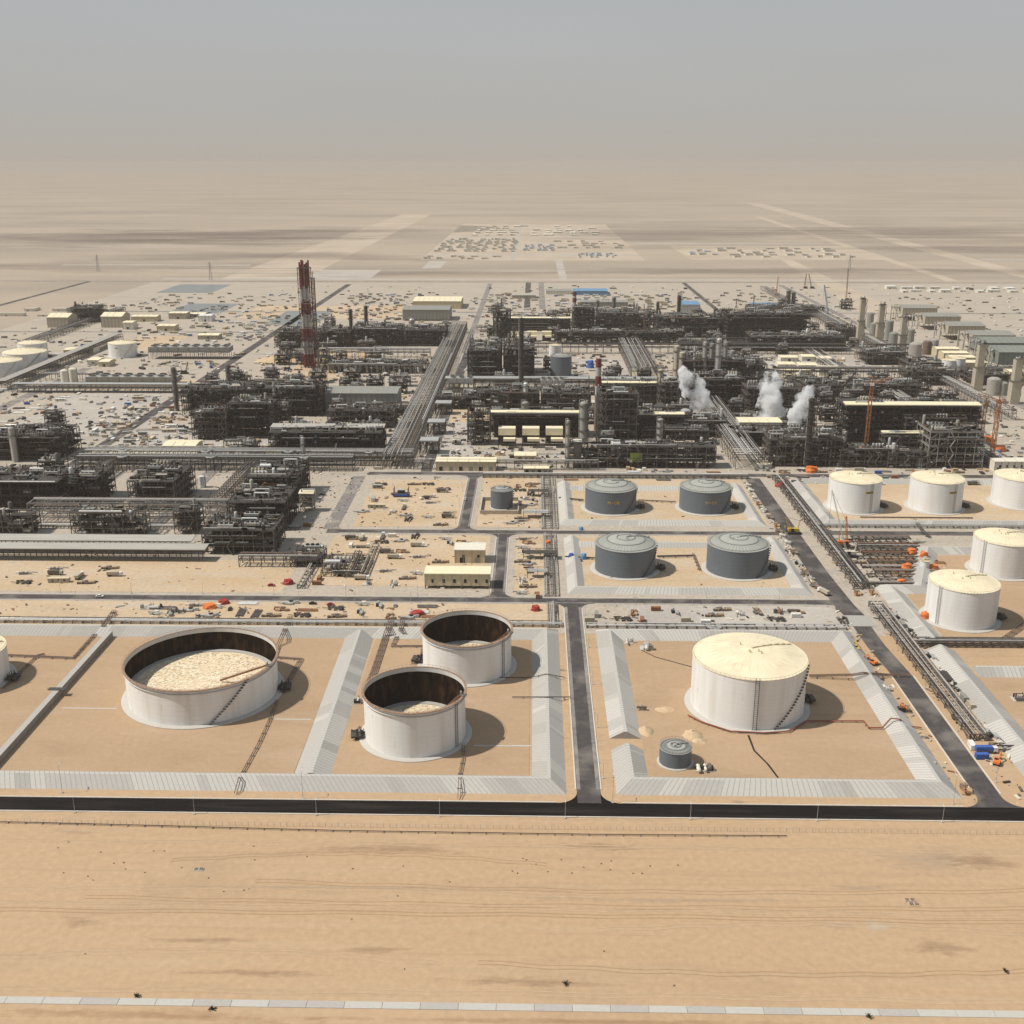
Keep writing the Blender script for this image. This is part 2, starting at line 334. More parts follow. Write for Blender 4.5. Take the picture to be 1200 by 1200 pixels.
kerbs([(-600, 429.4, 11, 429.4), (40, 429.4, 190, 429.4), (-600, 418.1, 600, 418.1), (-700, 671, -37, 671), (-8, 671, 188, 671), (-700, 661, 12, 661), (40, 661, 192, 661),
       (20, 440, 20, 653), (31.5, 440, 31.5, 653), (197.9, 440, 197.9, 560), (210.2, 440, 210.2, 560), (-148, 809.5, -67, 809.5), (-40, 809.5, 186, 809.5), (-148, 799.5, -36, 799.5), (-9, 799.5, 186, 799.5),
       (-27.5, 680, -27.5, 791), (-17.5, 680, -17.5, 791), (-58.5, 819, -58.5, 956), (-48.5, 819, -48.5, 956), (-140, 975.5, 200, 975.5), (-140, 964.5, -67, 964.5), (-39, 964.5, 190, 964.5), (-103.5, 985, -103.5, 1640), (-92.5, 985, -92.5, 1640)])
b = MB(); rr = random.Random(3)    # foreground concrete track of slabs
x = -330
while x < 330:
    b.box(x, x + 12.6, 302.8, 306.0, 0, .18, rr.choice(['concrete_c', 'concrete_c', 'concrete_a'])); x += 12.75
struct(b, 'concrete_path')
def soft(mn, sc=.3):
    if mn + '_thin' in MATS: return MATS[mn + '_thin']
    m = MATS[mn].copy(); m.name = mn + '_thin'; N, Lk = m.node_tree.nodes, m.node_tree.links; bs = N['Principled BSDF']
    a = N.new('ShaderNodeAttribute'); a.attribute_name = 'cover'; g = N.new('ShaderNodeNewGeometry'); mp = N.new('ShaderNodeMapping'); mp.inputs['Scale'].default_value = (.35, 1.2, 1); Lk.new(g.outputs['Position'], mp.inputs[0])
    n = N.new('ShaderNodeTexNoise'); n.inputs['Scale'].default_value = sc; n.inputs['Detail'].default_value = 9; n.inputs['Roughness'].default_value = .7; Lk.new(mp.outputs[0], n.inputs['Vector'])
    ad = N.new('ShaderNodeMath'); ad.operation = 'MULTIPLY_ADD'; Lk.new(n.outputs[0], ad.inputs[0]); ad.inputs[1].default_value = 2.2; ad.inputs[2].default_value = -1.3
    a2 = N.new('ShaderNodeMath'); a2.operation = 'ADD'; Lk.new(ad.outputs[0], a2.inputs[0]); Lk.new(a.outputs['Fac'], a2.inputs[1])
    mr = N.new('ShaderNodeMapRange'); mr.inputs['From Min'].default_value = .05; mr.inputs['From Max'].default_value = .75; mr.inputs['To Max'].default_value = .38 if sc > .1 else .42; Lk.new(a2.outputs[0], mr.inputs[0]); Lk.new(mr.outputs[0], bs.inputs['Alpha'])
    MATS[mn + '_thin'] = m; return m
def tracks(name, px0, px1, py, bend, m, w=.45, gap=1.9, z=.05):
    A, B = G(px0, py), G(px1, py); n = 24
    for s in (-gap / 2, gap / 2):
        b = MB(); pts = [(A[0] + (B[0] - A[0]) * i / n, A[1] + s + bend * sin(pi * i / n) + .5 * sin(i * 1.7)) for i in range(n + 1)]
        for (x0, y0), (x1, y1) in zip(pts, pts[1:]): b.quad((x0, y0 - w / 2, z), (x1, y1 - w / 2, z), (x1, y1 + w / 2, z), (x0, y0 + w / 2, z), m)
        struct(b, name)
def blotch(name, cx, cy, rx, ry, m, z=.02, seed=1, n=40):
    r = random.Random(seed); ph = [r.uniform(0, 6.28) for _ in range(6)]
    pts = []
    for i in range(n):
        t = 2 * pi * i / n; k = 1 + sum(.35 / (j + 2) * sin((j + 2) * t + ph[j]) for j in range(6)); pts.append((rx * k * cos(t), ry * k * sin(t)))
    me = bpy.data.meshes.new(name); vs = []; al = []
    for f in (1.25, .9, .5, 0): vs += [(cx + x * f, cy + y * f, z) for x, y in pts]; al += [1 - f / 1.25] * n
    fs = [(k * n + j, k * n + (j + 1) % n, (k + 1) * n + (j + 1) % n, (k + 1) * n + j) for k in range(3) for j in range(n)]
    me.from_pydata(vs, [], fs); at = me.attributes.new('cover', 'FLOAT', 'POINT'); at.data.foreach_set('value', al); me.materials.append(soft(m, .3 if rx < 150 else .004)); o = bpy.data.objects.new(name, me); COL.objects.link(o); o['kind'] = 'structure'
mat('sand_scar', (.345, .228, .135), .95, .3, .4, dirt=(.42, .28, .165), dirt_scale=.3, stretch=(.5, 2, 1)); mat('sand_pale', (.50, .40, .285), .95, .15, .4, dirt=(.46, .33, .2), dirt_scale=.15, stretch=(.6, 2, 1))
mat('sand_red', (.40, .235, .125), .95, .2, .3, dirt=(.45, .31, .18), dirt_scale=.1, stretch=(.5, 2, 1))
k = 0
for (px, py, rx, ry, m) in [(240, 1102, 22, 2.2, 'sand_scar'), (435, 1113, 14, 2, 'sand_scar'), (460, 995, 30, 5, 'sand_scar'), (95, 1080, 7, 4, 'sand_scar'), (700, 992, 20, 3, 'sand_scar'),
                            (1090, 1008, 30, 9, 'sand_pale'), (1010, 1040, 14, 2.6, 'sand_pale'), (980, 1085, 6, 3.5, 'sand_pale'), (90, 975, 9, 2, 'sand_pale'), (1150, 1010, 18, 6, 'sand_scar'), (1100, 1110, 12, 5, 'sand_scar'),
                            (180, 1190, 60, 3, 'sand_red'), (700, 1198, 90, 2.0, 'sand_red'), (400, 1040, 80, 1.5, 'sand_pale'), (800, 1055, 70, 1.6, 'sand_pale'), (610, 1150, 25, 3, 'sand_scar'), (300, 1140, 30, 2, 'sand_scar')]:
    k += 1; X, Y = G(px, py); blotch('bare_sand', X, Y, rx, ry, m, .02 + .002 * k, k)
mat('scrub', (.24, .19, .155), .95, .3, .004, stretch=(.6, 1.5, 1)); mat('pale_flat', (.46, .385, .29), .95, .15, .004)
for (px, py, rx, ry, m) in [(60, 280, 900, 600, 'scrub'), (200, 277, 900, 500, 'scrub'), (330, 274, 700, 500, 'scrub'), (320, 300, 500, 260, 'scrub'), (810, 274, 800, 500, 'scrub'), (1080, 272, 900, 700, 'scrub'), (1120, 292, 600, 200, 'scrub'), (60, 312, 700, 160, 'scrub'), (500, 320, 600, 90, 'scrub'), (900, 318, 700, 110, 'scrub'), (760, 290, 400, 150, 'pale_flat'), (1150, 318, 500, 120, 'scrub')]:
    k += 1; X, Y = G(px, py); blotch('scrub_flat', X, Y, rx, ry, m, .03 + .003 * k, k)
mat('track_dark', (.37, .24, .135), .95, .15, .3); mat('track_pale', (.455, .325, .205), .95, .15, .3)
for i, (a, c, py, bd) in enumerate([(-20, 700, 1042, 3), (100, 1230, 1051, -2), (-20, 1230, 1060, 2), (300, 1230, 1032, -4), (-20, 520, 1122, 5), (560, 1230, 1128, -4), (-20, 1230, 1158, 1), (200, 640, 1008, 6), (700, 1230, 1090, 5), (-20, 1230, 1066, 1), (-20, 1230, 985, 1)]): tracks('wheel_track', a, c, py, bd, 'track_dark' if i % 2 else 'track_pale', z=.04 + .001 * i)
X, Y = G(1028, 1086); blotch('gravel_patch', X, Y, 8, 2.6, 'stone_white', .07, 77)
for (px, py) in [(865, 940), (1083, 880), (655, 865), (656, 785)]:
    k += 1; X, Y = G(px, py); blotch('paint_stain', X, Y, 5, 2.2, 'pipe_brown' if px < 700 else 'stain', .12 + .001 * k, k)

# ------------------------------------------------------------------ bunds: concrete faced banks round the tank basins
BH, BW, BC = 3.9, 8.6, .8
def offset(pts, d, closed):
    n = len(pts); out = []
    for i in range(n):
        p = pts[i]; a = pts[i - 1] if (i or closed) else None; c = pts[(i + 1) % n] if (i < n - 1 or closed) else None
        def nrm(u, v): dx, dy = v[0] - u[0], v[1] - u[1]; l = hypot(dx, dy); return (-dy / l, dx / l)
        if a is None: nx = nrm(p, c); out.append((p[0] + nx[0] * d, p[1] + nx[1] * d)); continue
        if c is None: nx = nrm(a, p); out.append((p[0] + nx[0] * d, p[1] + nx[1] * d)); continue
        n1, n2 = nrm(a, p), nrm(p, c); k = d / (1 + n1[0] * n2[0] + n1[1] * n2[1]); out.append((p[0] + (n1[0] + n2[0]) * k, p[1] + (n1[1] + n2[1]) * k))
    return out
def bund(label, pts, closed=False, h=BH, w=BW, seed=0, crest=None, pal=None, ends=True):
    r = random.Random(seed); t = thing('containment_bund', label, 'bund', (0, 0, 0), 'bunds around the tank basins')
    prof = [(w, 0), (BC, h), (-BC, h), (-w, 0)]; lines = [offset(pts, d, closed) for d, _ in prof]
    n = len(pts); segs = n if closed else n - 1; pal = pal or ['concrete_a', 'concrete_a', 'concrete_b', 'concrete_c']
    for s_, nm in ((0, 'slope'), (1, 'crest'), (2, 'slope')):
        b = MB()
        for i in range(segs):
            j = (i + 1) % n; L = hypot(pts[j][0] - pts[i][0], pts[j][1] - pts[i][1]); m = max(1, int(L / 2.3)); cur = r.choice(pal)
            A, B = lines[s_], lines[s_ + 1]; z0, z1 = prof[s_][1], prof[s_ + 1][1]
            for q in range(m):
                u, v = q / m, (q + .86) / m
                if r.random() < .22: cur = r.choice(pal)
                def P(Ln, f): return (Ln[i][0] + (Ln[j][0] - Ln[i][0]) * f, Ln[i][1] + (Ln[j][1] - Ln[i][1]) * f)
                a1, a2, b1, b2 = P(A, u), P(A, v), P(B, u), P(B, v); b.quad((*a1, z0), (*b1, z1), (*b2, z1), (*a2, z0), 'concrete_c' if nm == 'crest' else cur)
                a3, b3 = P(A, (q + 1) / m), P(B, (q + 1) / m); b.quad((*a2, z0), (*b2, z1), (*b3, z1), (*a3, z0), 'joint')
        b.build(nm, t)
    if ends and not closed:
        b = MB()
        for e in (0, n - 1):
            ps = [(*lines[q][e], prof[q][1]) for q in range(4)]
            if e: ps.reverse()
            b.poly(ps, 'concrete_a')
        b.build('end_face', t)
    return t
bund('long pale concrete bund along the front road beside the open tanks', [(-430, 443.8), (8, 443.8), (8, 612), (-430, 612)], w=7.8, seed=1, ends=False)
bund('concrete bund between the huge open tank and the two smaller open tanks', [(-101, 446), (-103, 609)], h=BH - .15, seed=2, pal=['concrete_c', 'concrete_a', 'concrete_b'])
bund('concrete bund around the big domed white tank, two ends open on the left', [(46, 487), (46, 612), (184, 612), (184, 444), (46, 444), (46, 476)], w=7.8, seed=3)
# narrow bund wall at the left
t = thing('bund_wall', 'narrow concrete wall with shade painted on its sides slanting past the left tank basin', 'wall'); b = MB(); b.box(-253.2, -250, 451, 604, 0, 3.6, 'concrete_dark', 'concrete_a'); b.build('wall', t)  # darker concrete on the sides carries their shadow in the colour
b = MB(); b.box(-256, -247, 526, 529, 3.7, 4.0, 'stair_dark'); [b.bar((-256 + i * 3, 526, 4), (-256 + i * 3, 526, 5.1), .12, 'stair_dark') for i in range(4)]; b.bar((-256, 526, 5.1), (-247, 526, 5.1), .12, 'stair_dark'); b.build('stile', t)
bund('low pale bund around the front pair of grey tanks', [(29, 790), (29, 684), (178, 684), (178, 790)], h=3.0, w=6, seed=4, pal=['concrete_c', 'concrete_a', 'concrete_c'])
bund('low pale bund around the rear pair of grey tanks', [(27, 940), (27, 828), (176, 828), (176, 935)], h=3.0, w=6, seed=5, pal=['concrete_c', 'concrete_a', 'concrete_c'])
bund('grey bund around the rear row of white tanks', [(232, 950), (232, 830), (470, 830)], h=3.5, w=8, seed=6)
bund('low bund behind the rear row of white tanks', [(238, 950), (470, 950)], h=3, w=7, seed=16)
bund('grey bund around the two big white tanks at the right edge', [(400, 768), (287, 768), (256, 690), (236, 690), (236, 600)], h=3.5, w=8, seed=7)
bund('long grey bund running beside the pipe rack towards the right edge', [(236, 594), (236, 430)], h=3.9, w=9, seed=8)
bund('short grey cross bund at the right edge behind the mixer skid', [(246, 566), (400, 566)], h=3.4, w=7, seed=9)
bund('pale low bund behind the front grey tanks', [(34, 776), (174, 776)], h=2.6, w=6, seed=10, pal=['concrete_c', 'concrete_a'])
bund('pale low bund behind the rear grey tanks', [(32, 925), (172, 925)], h=2.6, w=7, seed=13, pal=['concrete_c', 'concrete_a'])
for k, (x0, x1, y0, y1) in enumerate([(-430, -253.5, 450, 604), (-249.7, -110, 450, 604), (-93, -1, 450, 604), (54, 176, 450, 604), (35, 172, 690, 770), (33, 170, 834, 918), (240, 470, 838, 940), (245, 400, 600, 758), (245, 400, 435, 559)]):
    sheet('basin_floor', x0, x1, y0, y1, .14 + .001 * k, 'lot_sand' if k in (4, 5, 6) else 'basin_sand', 3)
for k, (px0, px1, py) in enumerate([(73, 137, 830), (322, 365, 843), (555, 640, 874), (600, 622, 874)]):
    X0, Y = G(px0, py); X1, _ = G(px1, py); sheet('concrete_gutter', X0, X1, Y - .5, Y + .5, .19 + .002 * k, 'concrete_c')

# ------------------------------------------------------------------ storage tanks
def ring_prof(R, z0, z1, w, t=.25): return [(R - .05, z0), (R + w, z0), (R + w, z0 + t), (R - .05, z0 + t)]
def handrail(b, R, z, m, n=36, a0=0, a1=2 * pi, h=1.1):
    P = [(R * cos(a0 + (a1 - a0) * i / n), R * sin(a0 + (a1 - a0) * i / n)) for i in range(n + 1)]
    for i in range(n):
        b.bar((*P[i], z + h), (*P[i + 1], z + h), .09, m); b.bar((*P[i], z), (*P[i], z + h), .08, m)
def stairs(parent, R, h, a0, a1, m='stair_dark'):
    b = MB(); n = int(abs(a1 - a0) * R / 1.2); r2 = R + 1.1
    for i in range(n):
        t0, t1 = a0 + (a1 - a0) * i / n, a0 + (a1 - a0) * (i + 1) / n; z = h * (i + .5) / n
        b.hexa([(R * cos(t0) * 1.003, R * sin(t0) * 1.003, z - .18), (r2 * cos(t0), r2 * sin(t0), z - .18), (r2 * cos(t1), r2 * sin(t1), z + .1), (R * cos(t1) * 1.003, R * sin(t1) * 1.003, z + .1),
                (R * cos(t0) * 1.003, R * sin(t0) * 1.003, z), (r2 * cos(t0), r2 * sin(t0), z), (r2 * cos(t1), r2 * sin(t1), z + .3), (R * cos(t1) * 1.003, R * sin(t1) * 1.003, z + .3)], m)
        b.bar((r2 * cos(t0), r2 * sin(t0), z + 1.1), (r2 * cos(t1), r2 * sin(t1), z + 1.1 + h / n), .14, m)
        if i % 2 == 0: b.bar((r2 * cos(t0), r2 * sin(t0), z), (r2 * cos(t0), r2 * sin(t0), z + 1.1), .1, m)
    return b.build('stairway', parent)
def tank(kind, X, Y, R, h, label, floor=None, seed=0, stair=(5.2, 6.1), pipe_a=None, apron=3.2, sign=None, ladder=None):
    r = random.Random(seed); t = thing('storage_tank', label, 'storage tank', (X, Y, .15), 'storage tanks'); N = 128 if R > 15 else 64
    wall = {'open': 'white_paint', 'white': 'white_paint', 'grey': 'grey_paint'}[kind]; seam = {'open': 'white_seam', 'white': 'white_seam', 'grey': 'grey_rib'}[kind]
    b = MB(); b.lathe(0, 0, [(R + apron, 0), (R + apron, .35), (R + apron - .3, .5), (R + .02, .55)], N, 'concrete_c', close=False); b.build('foundation', t, True)
    b = MB(); prof = [(R, .3)]; nc = max(4, int(h / 2.6))
    for i in range(1, nc + 1):
        z = .3 + (h - .3) * i / nc; prof += [(R, z - .09), (R + .035, z - .06, seam), (R + .035, z, seam), (R, z)]
    b.lathe(0, 0, prof, N, wall, close=False)
    for i in range(20):   # vertical plate seams
        a = 2 * pi * (i + r.random() * .3) / 20; k = r.randrange(nc); z0, z1 = .3 + (h - .3) * k / nc, .3 + (h - .3) * (k + 1) / nc
        b.bar((R * cos(a), R * sin(a), z0), (R * cos(a), R * sin(a), z1), .10, seam)
    if kind == 'open':
        b.lathe(0, 0, [(R - .12, h), (R - .12, h - 2.3, 'white_seam'), (R - .12, h - 2.31), (R - .12, h * .8, 'rust_shade_wall'), (R - .12, h * .5, 'rust_shade_wall'), (R - .12, floor, 'rust_shade_wall')], N, 'rust_shade_wall', close=False)
    b.build('shell', t, True)
    if kind == 'open':
        b = MB(); b.lathe(0, 0, [(R - .14, h), (R + 1.1, h - .25), (R + 1.1, h + .05), (R - .14, h + .2)], N, 'rust_rim', close=False)
        b.lathe(0, 0, [(R + .03, h - 2.2), (R + .7, h - 2.1), (R + .7, h - 1.95), (R + .03, h - 1.85)], N, 'white_seam', close=False); b.build('wind_girder', t, True)
        b = MB(); handrail(b, R + 1.0, h + .1, 'steel_light', 72); b.build('railing', t)
        b = MB(); b.lathe(0, 0, [(R - .5, floor - .6), (R - .5, floor + .5), (R - 3, floor + .5), (R - 3.2, floor), (R - 3.3, floor), (.01, floor + .15, 'roof_sheet')], N, 'concrete_a', close=False)
        for i in range(int(R * 22)):  # plates of the floating roof, slightly uneven
            a, q = r.uniform(0, 6.28), (R - 4.4) * math.sqrt(r.random()); s = r.uniform(.35, .8); zz = floor + .12 + r.random() * .1
            b.rbox(q * cos(a), q * sin(a), s * 1.6, s, zz, zz + .04 + r.random() * .08, r.choice([0, 1.57, .3]), r.choice(['roof_sheet', 'beige_roof', 'roof_sheet']))
        b.build('floating_roof', t)
        b = MB(); a = -.25
        b.bar(((R - 1) * cos(a), (R - 1) * sin(a), h + .2), (R * .25, -R * .05, floor + 1), .9, 'rust'); b.bar(((R - 1) * cos(a), (R - 1) * sin(a), h + 1.2), (R * .25, -R * .05, floor + 2), .1, 'rust')
        b.build('rolling_ladder', t)
        b = MB(); b.rbox((R + .4) * cos(a), (R + .4) * sin(a), 3, 3, h + .1, h + .3, a, 'steel'); [b.bar(((R + .4) * cos(a) + i, (R + .4) * sin(a) - 1.5, h + .3), ((R + .4) * cos(a) + i, (R + .4) * sin(a) - 1.5, h + 1.5), .12, 'steel') for i in (-1.5, 0, 1.5)]
        b.vessel((R - .8) * cos(a), (R - .8) * sin(a) + 1, h - .5, h + 1.8, .5, 'galv', 8); b.build('gauge_platform', t)
    else:
        rm, rib = ('beige_roof', 'beige') if kind == 'white' else ('grey_roof', 'grey_rib'); rise = R * (.14 if kind == 'white' else .2)
        if apron and h < 10: rise = R * .12
        b = MB(); pr = []
        n2 = 9
        for i in range(n2 + 1):
            q = 1 - i / n2; z = h + rise * (1 - q * q); rr_ = R * q
            pr.append((max(rr_, .02), z))
        b.lathe(0, 0, [(R + .02, h - .02), (R + .3, h), (R + .3, h + .12)] + [(R + .1, h + .12)] + pr[1:], N, rm, close=False); b.build('roof', t, True)
        b = MB()
        if kind == 'grey':
            for q in (.93, .62, .3):
                z = h + rise * (1 - q * q); b.lathe(0, 0, [(R * q + .35, z - .05), (R * q + .3, z + .22), (R * q - .3, z + .30), (R * q - .35, z + .1)], 96, rib, close=False)
            for i in range(48):
                a = 2 * pi * i / 48
                for q0, q1 in ((.98, .93), (.93, .62)): b.bar((R * q0 * cos(a), R * q0 * sin(a), h + rise * (1 - q0 * q0) + .12), (R * q1 * cos(a), R * q1 * sin(a), h + rise * (1 - q1 * q1) + .12), .16, rib)
        else:
            for i in range(32):
                a = 2 * pi * i / 32
                for q0, q1 in ((.99, .66), (.66, .33)): b.bar((R * q0 * cos(a), R * q0 * sin(a), h + rise * (1 - q0 * q0) + .02), (R * q1 * cos(a), R * q1 * sin(a), h + rise * (1 - q1 * q1) + .02), .14, rib)
        b.build('roof_rib', t)
        b = MB(); handrail(b, R + .1, h + .1, 'steel_light' if kind == 'white' else 'grey_rib', 72 if R > 15 else 30); b.build('railing', t)
        b = MB(); a = .5
        for i in range(6): q = .1 + .15 * i; b.rbox(R * q * cos(a), R * q * sin(a), R * .15, 1.1, h + rise * (1 - q * q) + .2, h + rise * (1 - q * q) + .5, a, 'grey_rib' if kind == 'grey' else 'beige')
        for i in range(5): b.vessel(r.uniform(-.3, .3) * R, r.uniform(-.3, .3) * R, h + rise * .8, h + rise + 1.2, .35, 'galv' if kind == 'grey' else 'beige', 8)
        b.build('roof_walkway', t)
    if stair: stairs(t, R + .06, h, stair[0], stair[1], 'stair_dark' if kind != 'white' or R > 25 else 'galv')
    if ladder is not None:
        b = MB(); a = ladder
        for s in (-.9, .9): b.bar(((R + .4) * cos(a) - s * sin(a), (R + .4) * sin(a) + s * cos(a), .3), ((R + .4) * cos(a) - s * sin(a), (R + .4) * sin(a) + s * cos(a), h + 1.4), .28, 'stair_dark' if kind == 'open' or R > 25 else 'galv', 6)
        for i in range(int(h / 1.2)): b.bar(((R + .4) * cos(a) + .9 * sin(a), (R + .4) * sin(a) - .9 * cos(a), 1 + i * 1.2), ((R + .4) * cos(a) - .9 * sin(a), (R + .4) * sin(a) + .9 * cos(a), 1 + i * 1.2), .1, 'stair_dark')
        b.build('riser_pipe', t)
    b = MB(); a = -.05 if pipe_a is None else pipe_a; c, s = cos(a), sin(a)   # inlet manifold with valves
    if R > 15:
        for k in (-2.2, 0, 2.2):
            b.bar((R * c - k * s, R * s + k * c, 1.4), ((R + 7) * c - k * s, (R + 7) * s + k * c, 1.4), 1.0, 'pipe_dark', 8); b.vessel((R + 4) * c - k * s, (R + 4) * s + k * c, .5, 3.4, .7, 'steel_dark', 8)
            b.bar(((R + 2) * c - k * s, (R + 2) * s + k * c, 2), ((R + 2) * c - k * s, (R + 2) * s + k * c, 4.6), .5, 'steel_dark', 6)
        for i in range(8): x_, y_ = (R + r.uniform(1, 7)), r.uniform(-5, 5); b.bar((x_ * c - y_ * s, x_ * s + y_ * c, .3), (x_ * c - y_ * s, x_ * s + y_ * c, r.uniform(1.5, 4)), .35, 'steel_dark')
        b.rbox((R + 4.5) * c, (R + 4.5) * s, 5, 7, 2.3, 2.5, a, 'grating'); b.build('valve_manifold', t)
    if sign:
        b = MB(); a0, zs, wd, hh, cb = sign; 
        for i in range(8):
            u, v = a0 + wd / R * i / 8, a0 + wd / R * (i + 1) / 8; rr_ = R + .12
            b.quad((rr_ * cos(u), rr_ * sin(u), zs), (rr_ * cos(v), rr_ * sin(v), zs), (rr_ * cos(v), rr_ * sin(v), zs + hh), (rr_ * cos(u), rr_ * sin(u), zs + hh), cb)
            if i not in (0, 7):
                rr_ += .06; d = wd / R * .012; b.quad((rr_ * cos(u + d), rr_ * sin(u + d), zs + .35), (rr_ * cos(v - d), rr_ * sin(v - d), zs + .35), (rr_ * cos(v - d), rr_ * sin(v - d), zs + hh - .5), (rr_ * cos(u + d), rr_ * sin(u + d), zs + hh - .5), 'dark')
        b.build('name_plate', t)
    return t
GLY = {'M': ['10001', '11011', '10101', '10001', '10001'], '-': ['00000', '00000', '01110', '00000', '00000'], '2': ['11110', '00001', '01110', '10000', '11111'], '1': ['00100', '01100', '00100', '00100', '01110'], '0': ['01110', '10001', '10001', '10001', '01110']}
def lettering(t, R, text, a0, z, s, m='yellow'):
    b = MB(); rr_ = R + .12; k = 0
    for ch in text:
        for r_, row in enumerate(GLY[ch]):
            for c_, v in enumerate(row):
                if v == '1':
                    u, w = a0 + (k + c_) * s / R, a0 + (k + c_ + 1) * s / R; z1 = z - r_ * s * 1.15
                    b.quad((rr_ * cos(u), rr_ * sin(u), z1 - s * 1.15), (rr_ * cos(w), rr_ * sin(w), z1 - s * 1.15), (rr_ * cos(w), rr_ * sin(w), z1), (rr_ * cos(u), rr_ * sin(u), z1), m)
        k += 6
    b.build('lettering', t)
tank('open', -175.1, 533.6, 39, 19.8, 'huge open topped white tank with a pale sand coloured floating roof', floor=6.5, seed=1, stair=(5.05, 5.62), pipe_a=.08)
tank('open', -57.4, 489.9, 24.7, 24.3, 'open white tank with rusty inner wall, nearest the front road', floor=5.0, seed=2, stair=None, ladder=-.55, pipe_a=3.3)
tank('open', -36.4, 568.5, 24.7, 22.7, 'open white tank just behind the nearest open tank', floor=4.0, seed=3, stair=None, ladder=-.6, pipe_a=3.0)
tank('white', 112.1, 524.7, 29, 27.6, 'largest domed white tank with beige roof beside a sandy basin floor', seed=4, stair=(5.0, 5.95), ladder=-1.62, pipe_a=.1)
X, Y = G(-30, 800); tank('white', -309, 545, 22, 18, 'white tank cut by the left edge of the photo', seed=5, stair=(5.2, 6.1), pipe_a=0)
t = tank('grey', 63.4, 869.2, 20.8, 18.5, 'dark grey domed tank with yellow lettering, rear left of the four', seed=6); lettering(t, 20.8, 'M-02', -1.75, 11.5, .42)
t = tank('grey', 140.4, 870.5, 20.7, 18.5, 'dark grey domed tank with yellow lettering, rear right of the four', seed=7); lettering(t, 20.7, 'M-01', -1.70, 11.5, .42)
tank('grey', 64.3, 726.3, 20.9, 19, 'dark grey domed tank without lettering, front left of the four', seed=8)
tank('grey', 141.8, 726.4, 21, 19.6, 'dark grey domed tank without lettering, front right of the four', seed=9)
for (x_, y_, r_, h_, lb, sd, sg) in [(262.6, 875.2, 20.7, 25, 'white tank with yellow plate, left one of the rear row of three', 10, 1), (329.3, 876.8, 20.9, 25, 'white tank with yellow plate, middle one of the rear row of three', 11, 1),
                                 (402.4, 890, 20.9, 23.5, 'white tank with yellow plate cut by the right edge behind', 12, 1), (325, 729.2, 20.3, 23.9, 'white tank with an outside stair, cut by the right edge', 13, 0), (265.2, 642.6, 20.8, 24.3, 'white tank with an orange net beside its foot, nearest the rack', 14, 0)]:
    tank('white', x_, y_, r_, h_, lb, seed=sd, stair=(5.2, 6.05) if not sg and sd == 13 else None, ladder=-1.15 if sg else -2.6, sign=(-1.42, h_ * .68, 7, 1.7, 'yellow') if sg else None)
tank('grey', 330, 640, 18, 22, 'grey blue tank cut off at the right edge', seed=15)
for (x_, y_, r_, h_, lb) in [(-598.9, 1601.3, 20, 19.7, 'pale tank standing alone left of the air coolers'), (-726.5, 1591.5, 20, 20.9, 'farthest of the cluster of pale tanks at the left edge'), (-702.3, 1511.8, 28.8, 21, 'widest of the cluster of pale tanks at the left edge'),
                             (-700, 1441.2, 24, 21.2, 'third pale tank of the cluster at the left edge'), (-712, 1385, 20, 19, 'nearest pale tank of the cluster at the left edge')]:
    tank('white', x_, y_, r_, h_, lb, seed=int(x_), stair=(5, 5.9), sign=(-1.8, h_ * .7, 5, 1.5, 'tan_wall') if x_ > -600 else None)
tank('grey', 67.7, 465.1, 7.5, 8.1, 'small corrugated grey tank in the corner of the big domed tank basin', seed=20, stair=None, apron=1)
tank('grey', -25.6, 869.4, 9.1, 15.2, 'small silver grey tank inside a low square wall', seed=21, stair=(5.2, 6.6), apron=1)
X0, X1, Y, h = foot(646, 669, 443, 417); tank('grey', (X0 + X1) / 2, Y + 14, 14, 27, 'slim grey tank with beige top amid the dark process units', seed=22, stair=None, apron=1)
X0, X1, Y, h = foot(644, 657, 431, 405); tank('white', (X0 + X1) / 2, Y + 9, 8.5, 30, 'tall white tank behind the slim grey tank', seed=23, stair=None, apron=1)
for i, (px, yb, yt, r_) in enumerate([(1113, 441, 423, 9), (1124, 441, 421, 9)]):
    X, Y = G(px, yb); tank('white', X, Y + r_, r_, GY(px, yt, Y)[1], ['left', 'right'][i] + ' of the twin white tanks below the beige halls', seed=30 + i, stair=None, apron=1)
t = thing('tank_enclosure', 'low square concrete wall around the small silver tank', 'wall', (-25.6, 869.4, .1)); b = MB()
for (a, c, d, e) in [(-17, 14, -20, -19.4), (-17, 14, 17, 17.6), (-17, -16.4, -19.4, 17), (13.4, 14, -19.4, 17)]: b.box(a, c, d, e, 0, 3.2, 'tan_wall', 'concrete_c')
b.build('wall', t)
#@@PART2
# ------------------------------------------------------------------ process plant builders
def steel_frame(b, W, D, levels, m, bay=7.5, colw=.55, beamw=.45, brace=True, r=None):
    nx = max(1, round(W / bay)); ny = max(1, round(D / bay)); H = levels[-1]
    xs = [W * i / nx for i in range(nx + 1)]; ys = [D * j / ny for j in range(ny + 1)]
    for x in xs:
        for y in ys: b.bar((x, y, 0), (x, y, H), colw, m)
    for z in levels:
        for y in ys: b.bar((0, y, z), (W, y, z), beamw, m)
        for x in xs: b.bar((x, 0, z), (x, D, z), beamw, m)
    if brace:
        zs = [0] + levels
        for k in range(len(zs) - 1):
            for i in range(k % 2, nx, 5): b.bar((xs[i], 0, zs[k]), (xs[i + 1], 0, zs[k + 1]), .3, m)
            for j in range(0, ny, 2): b.bar((W, ys[j], zs[k]), (W, ys[j + 1], zs[k + 1]), .3, m); b.bar((0, ys[j], zs[k + 1]), (0, ys[j + 1], zs[k]), .3, m)
    return xs, ys
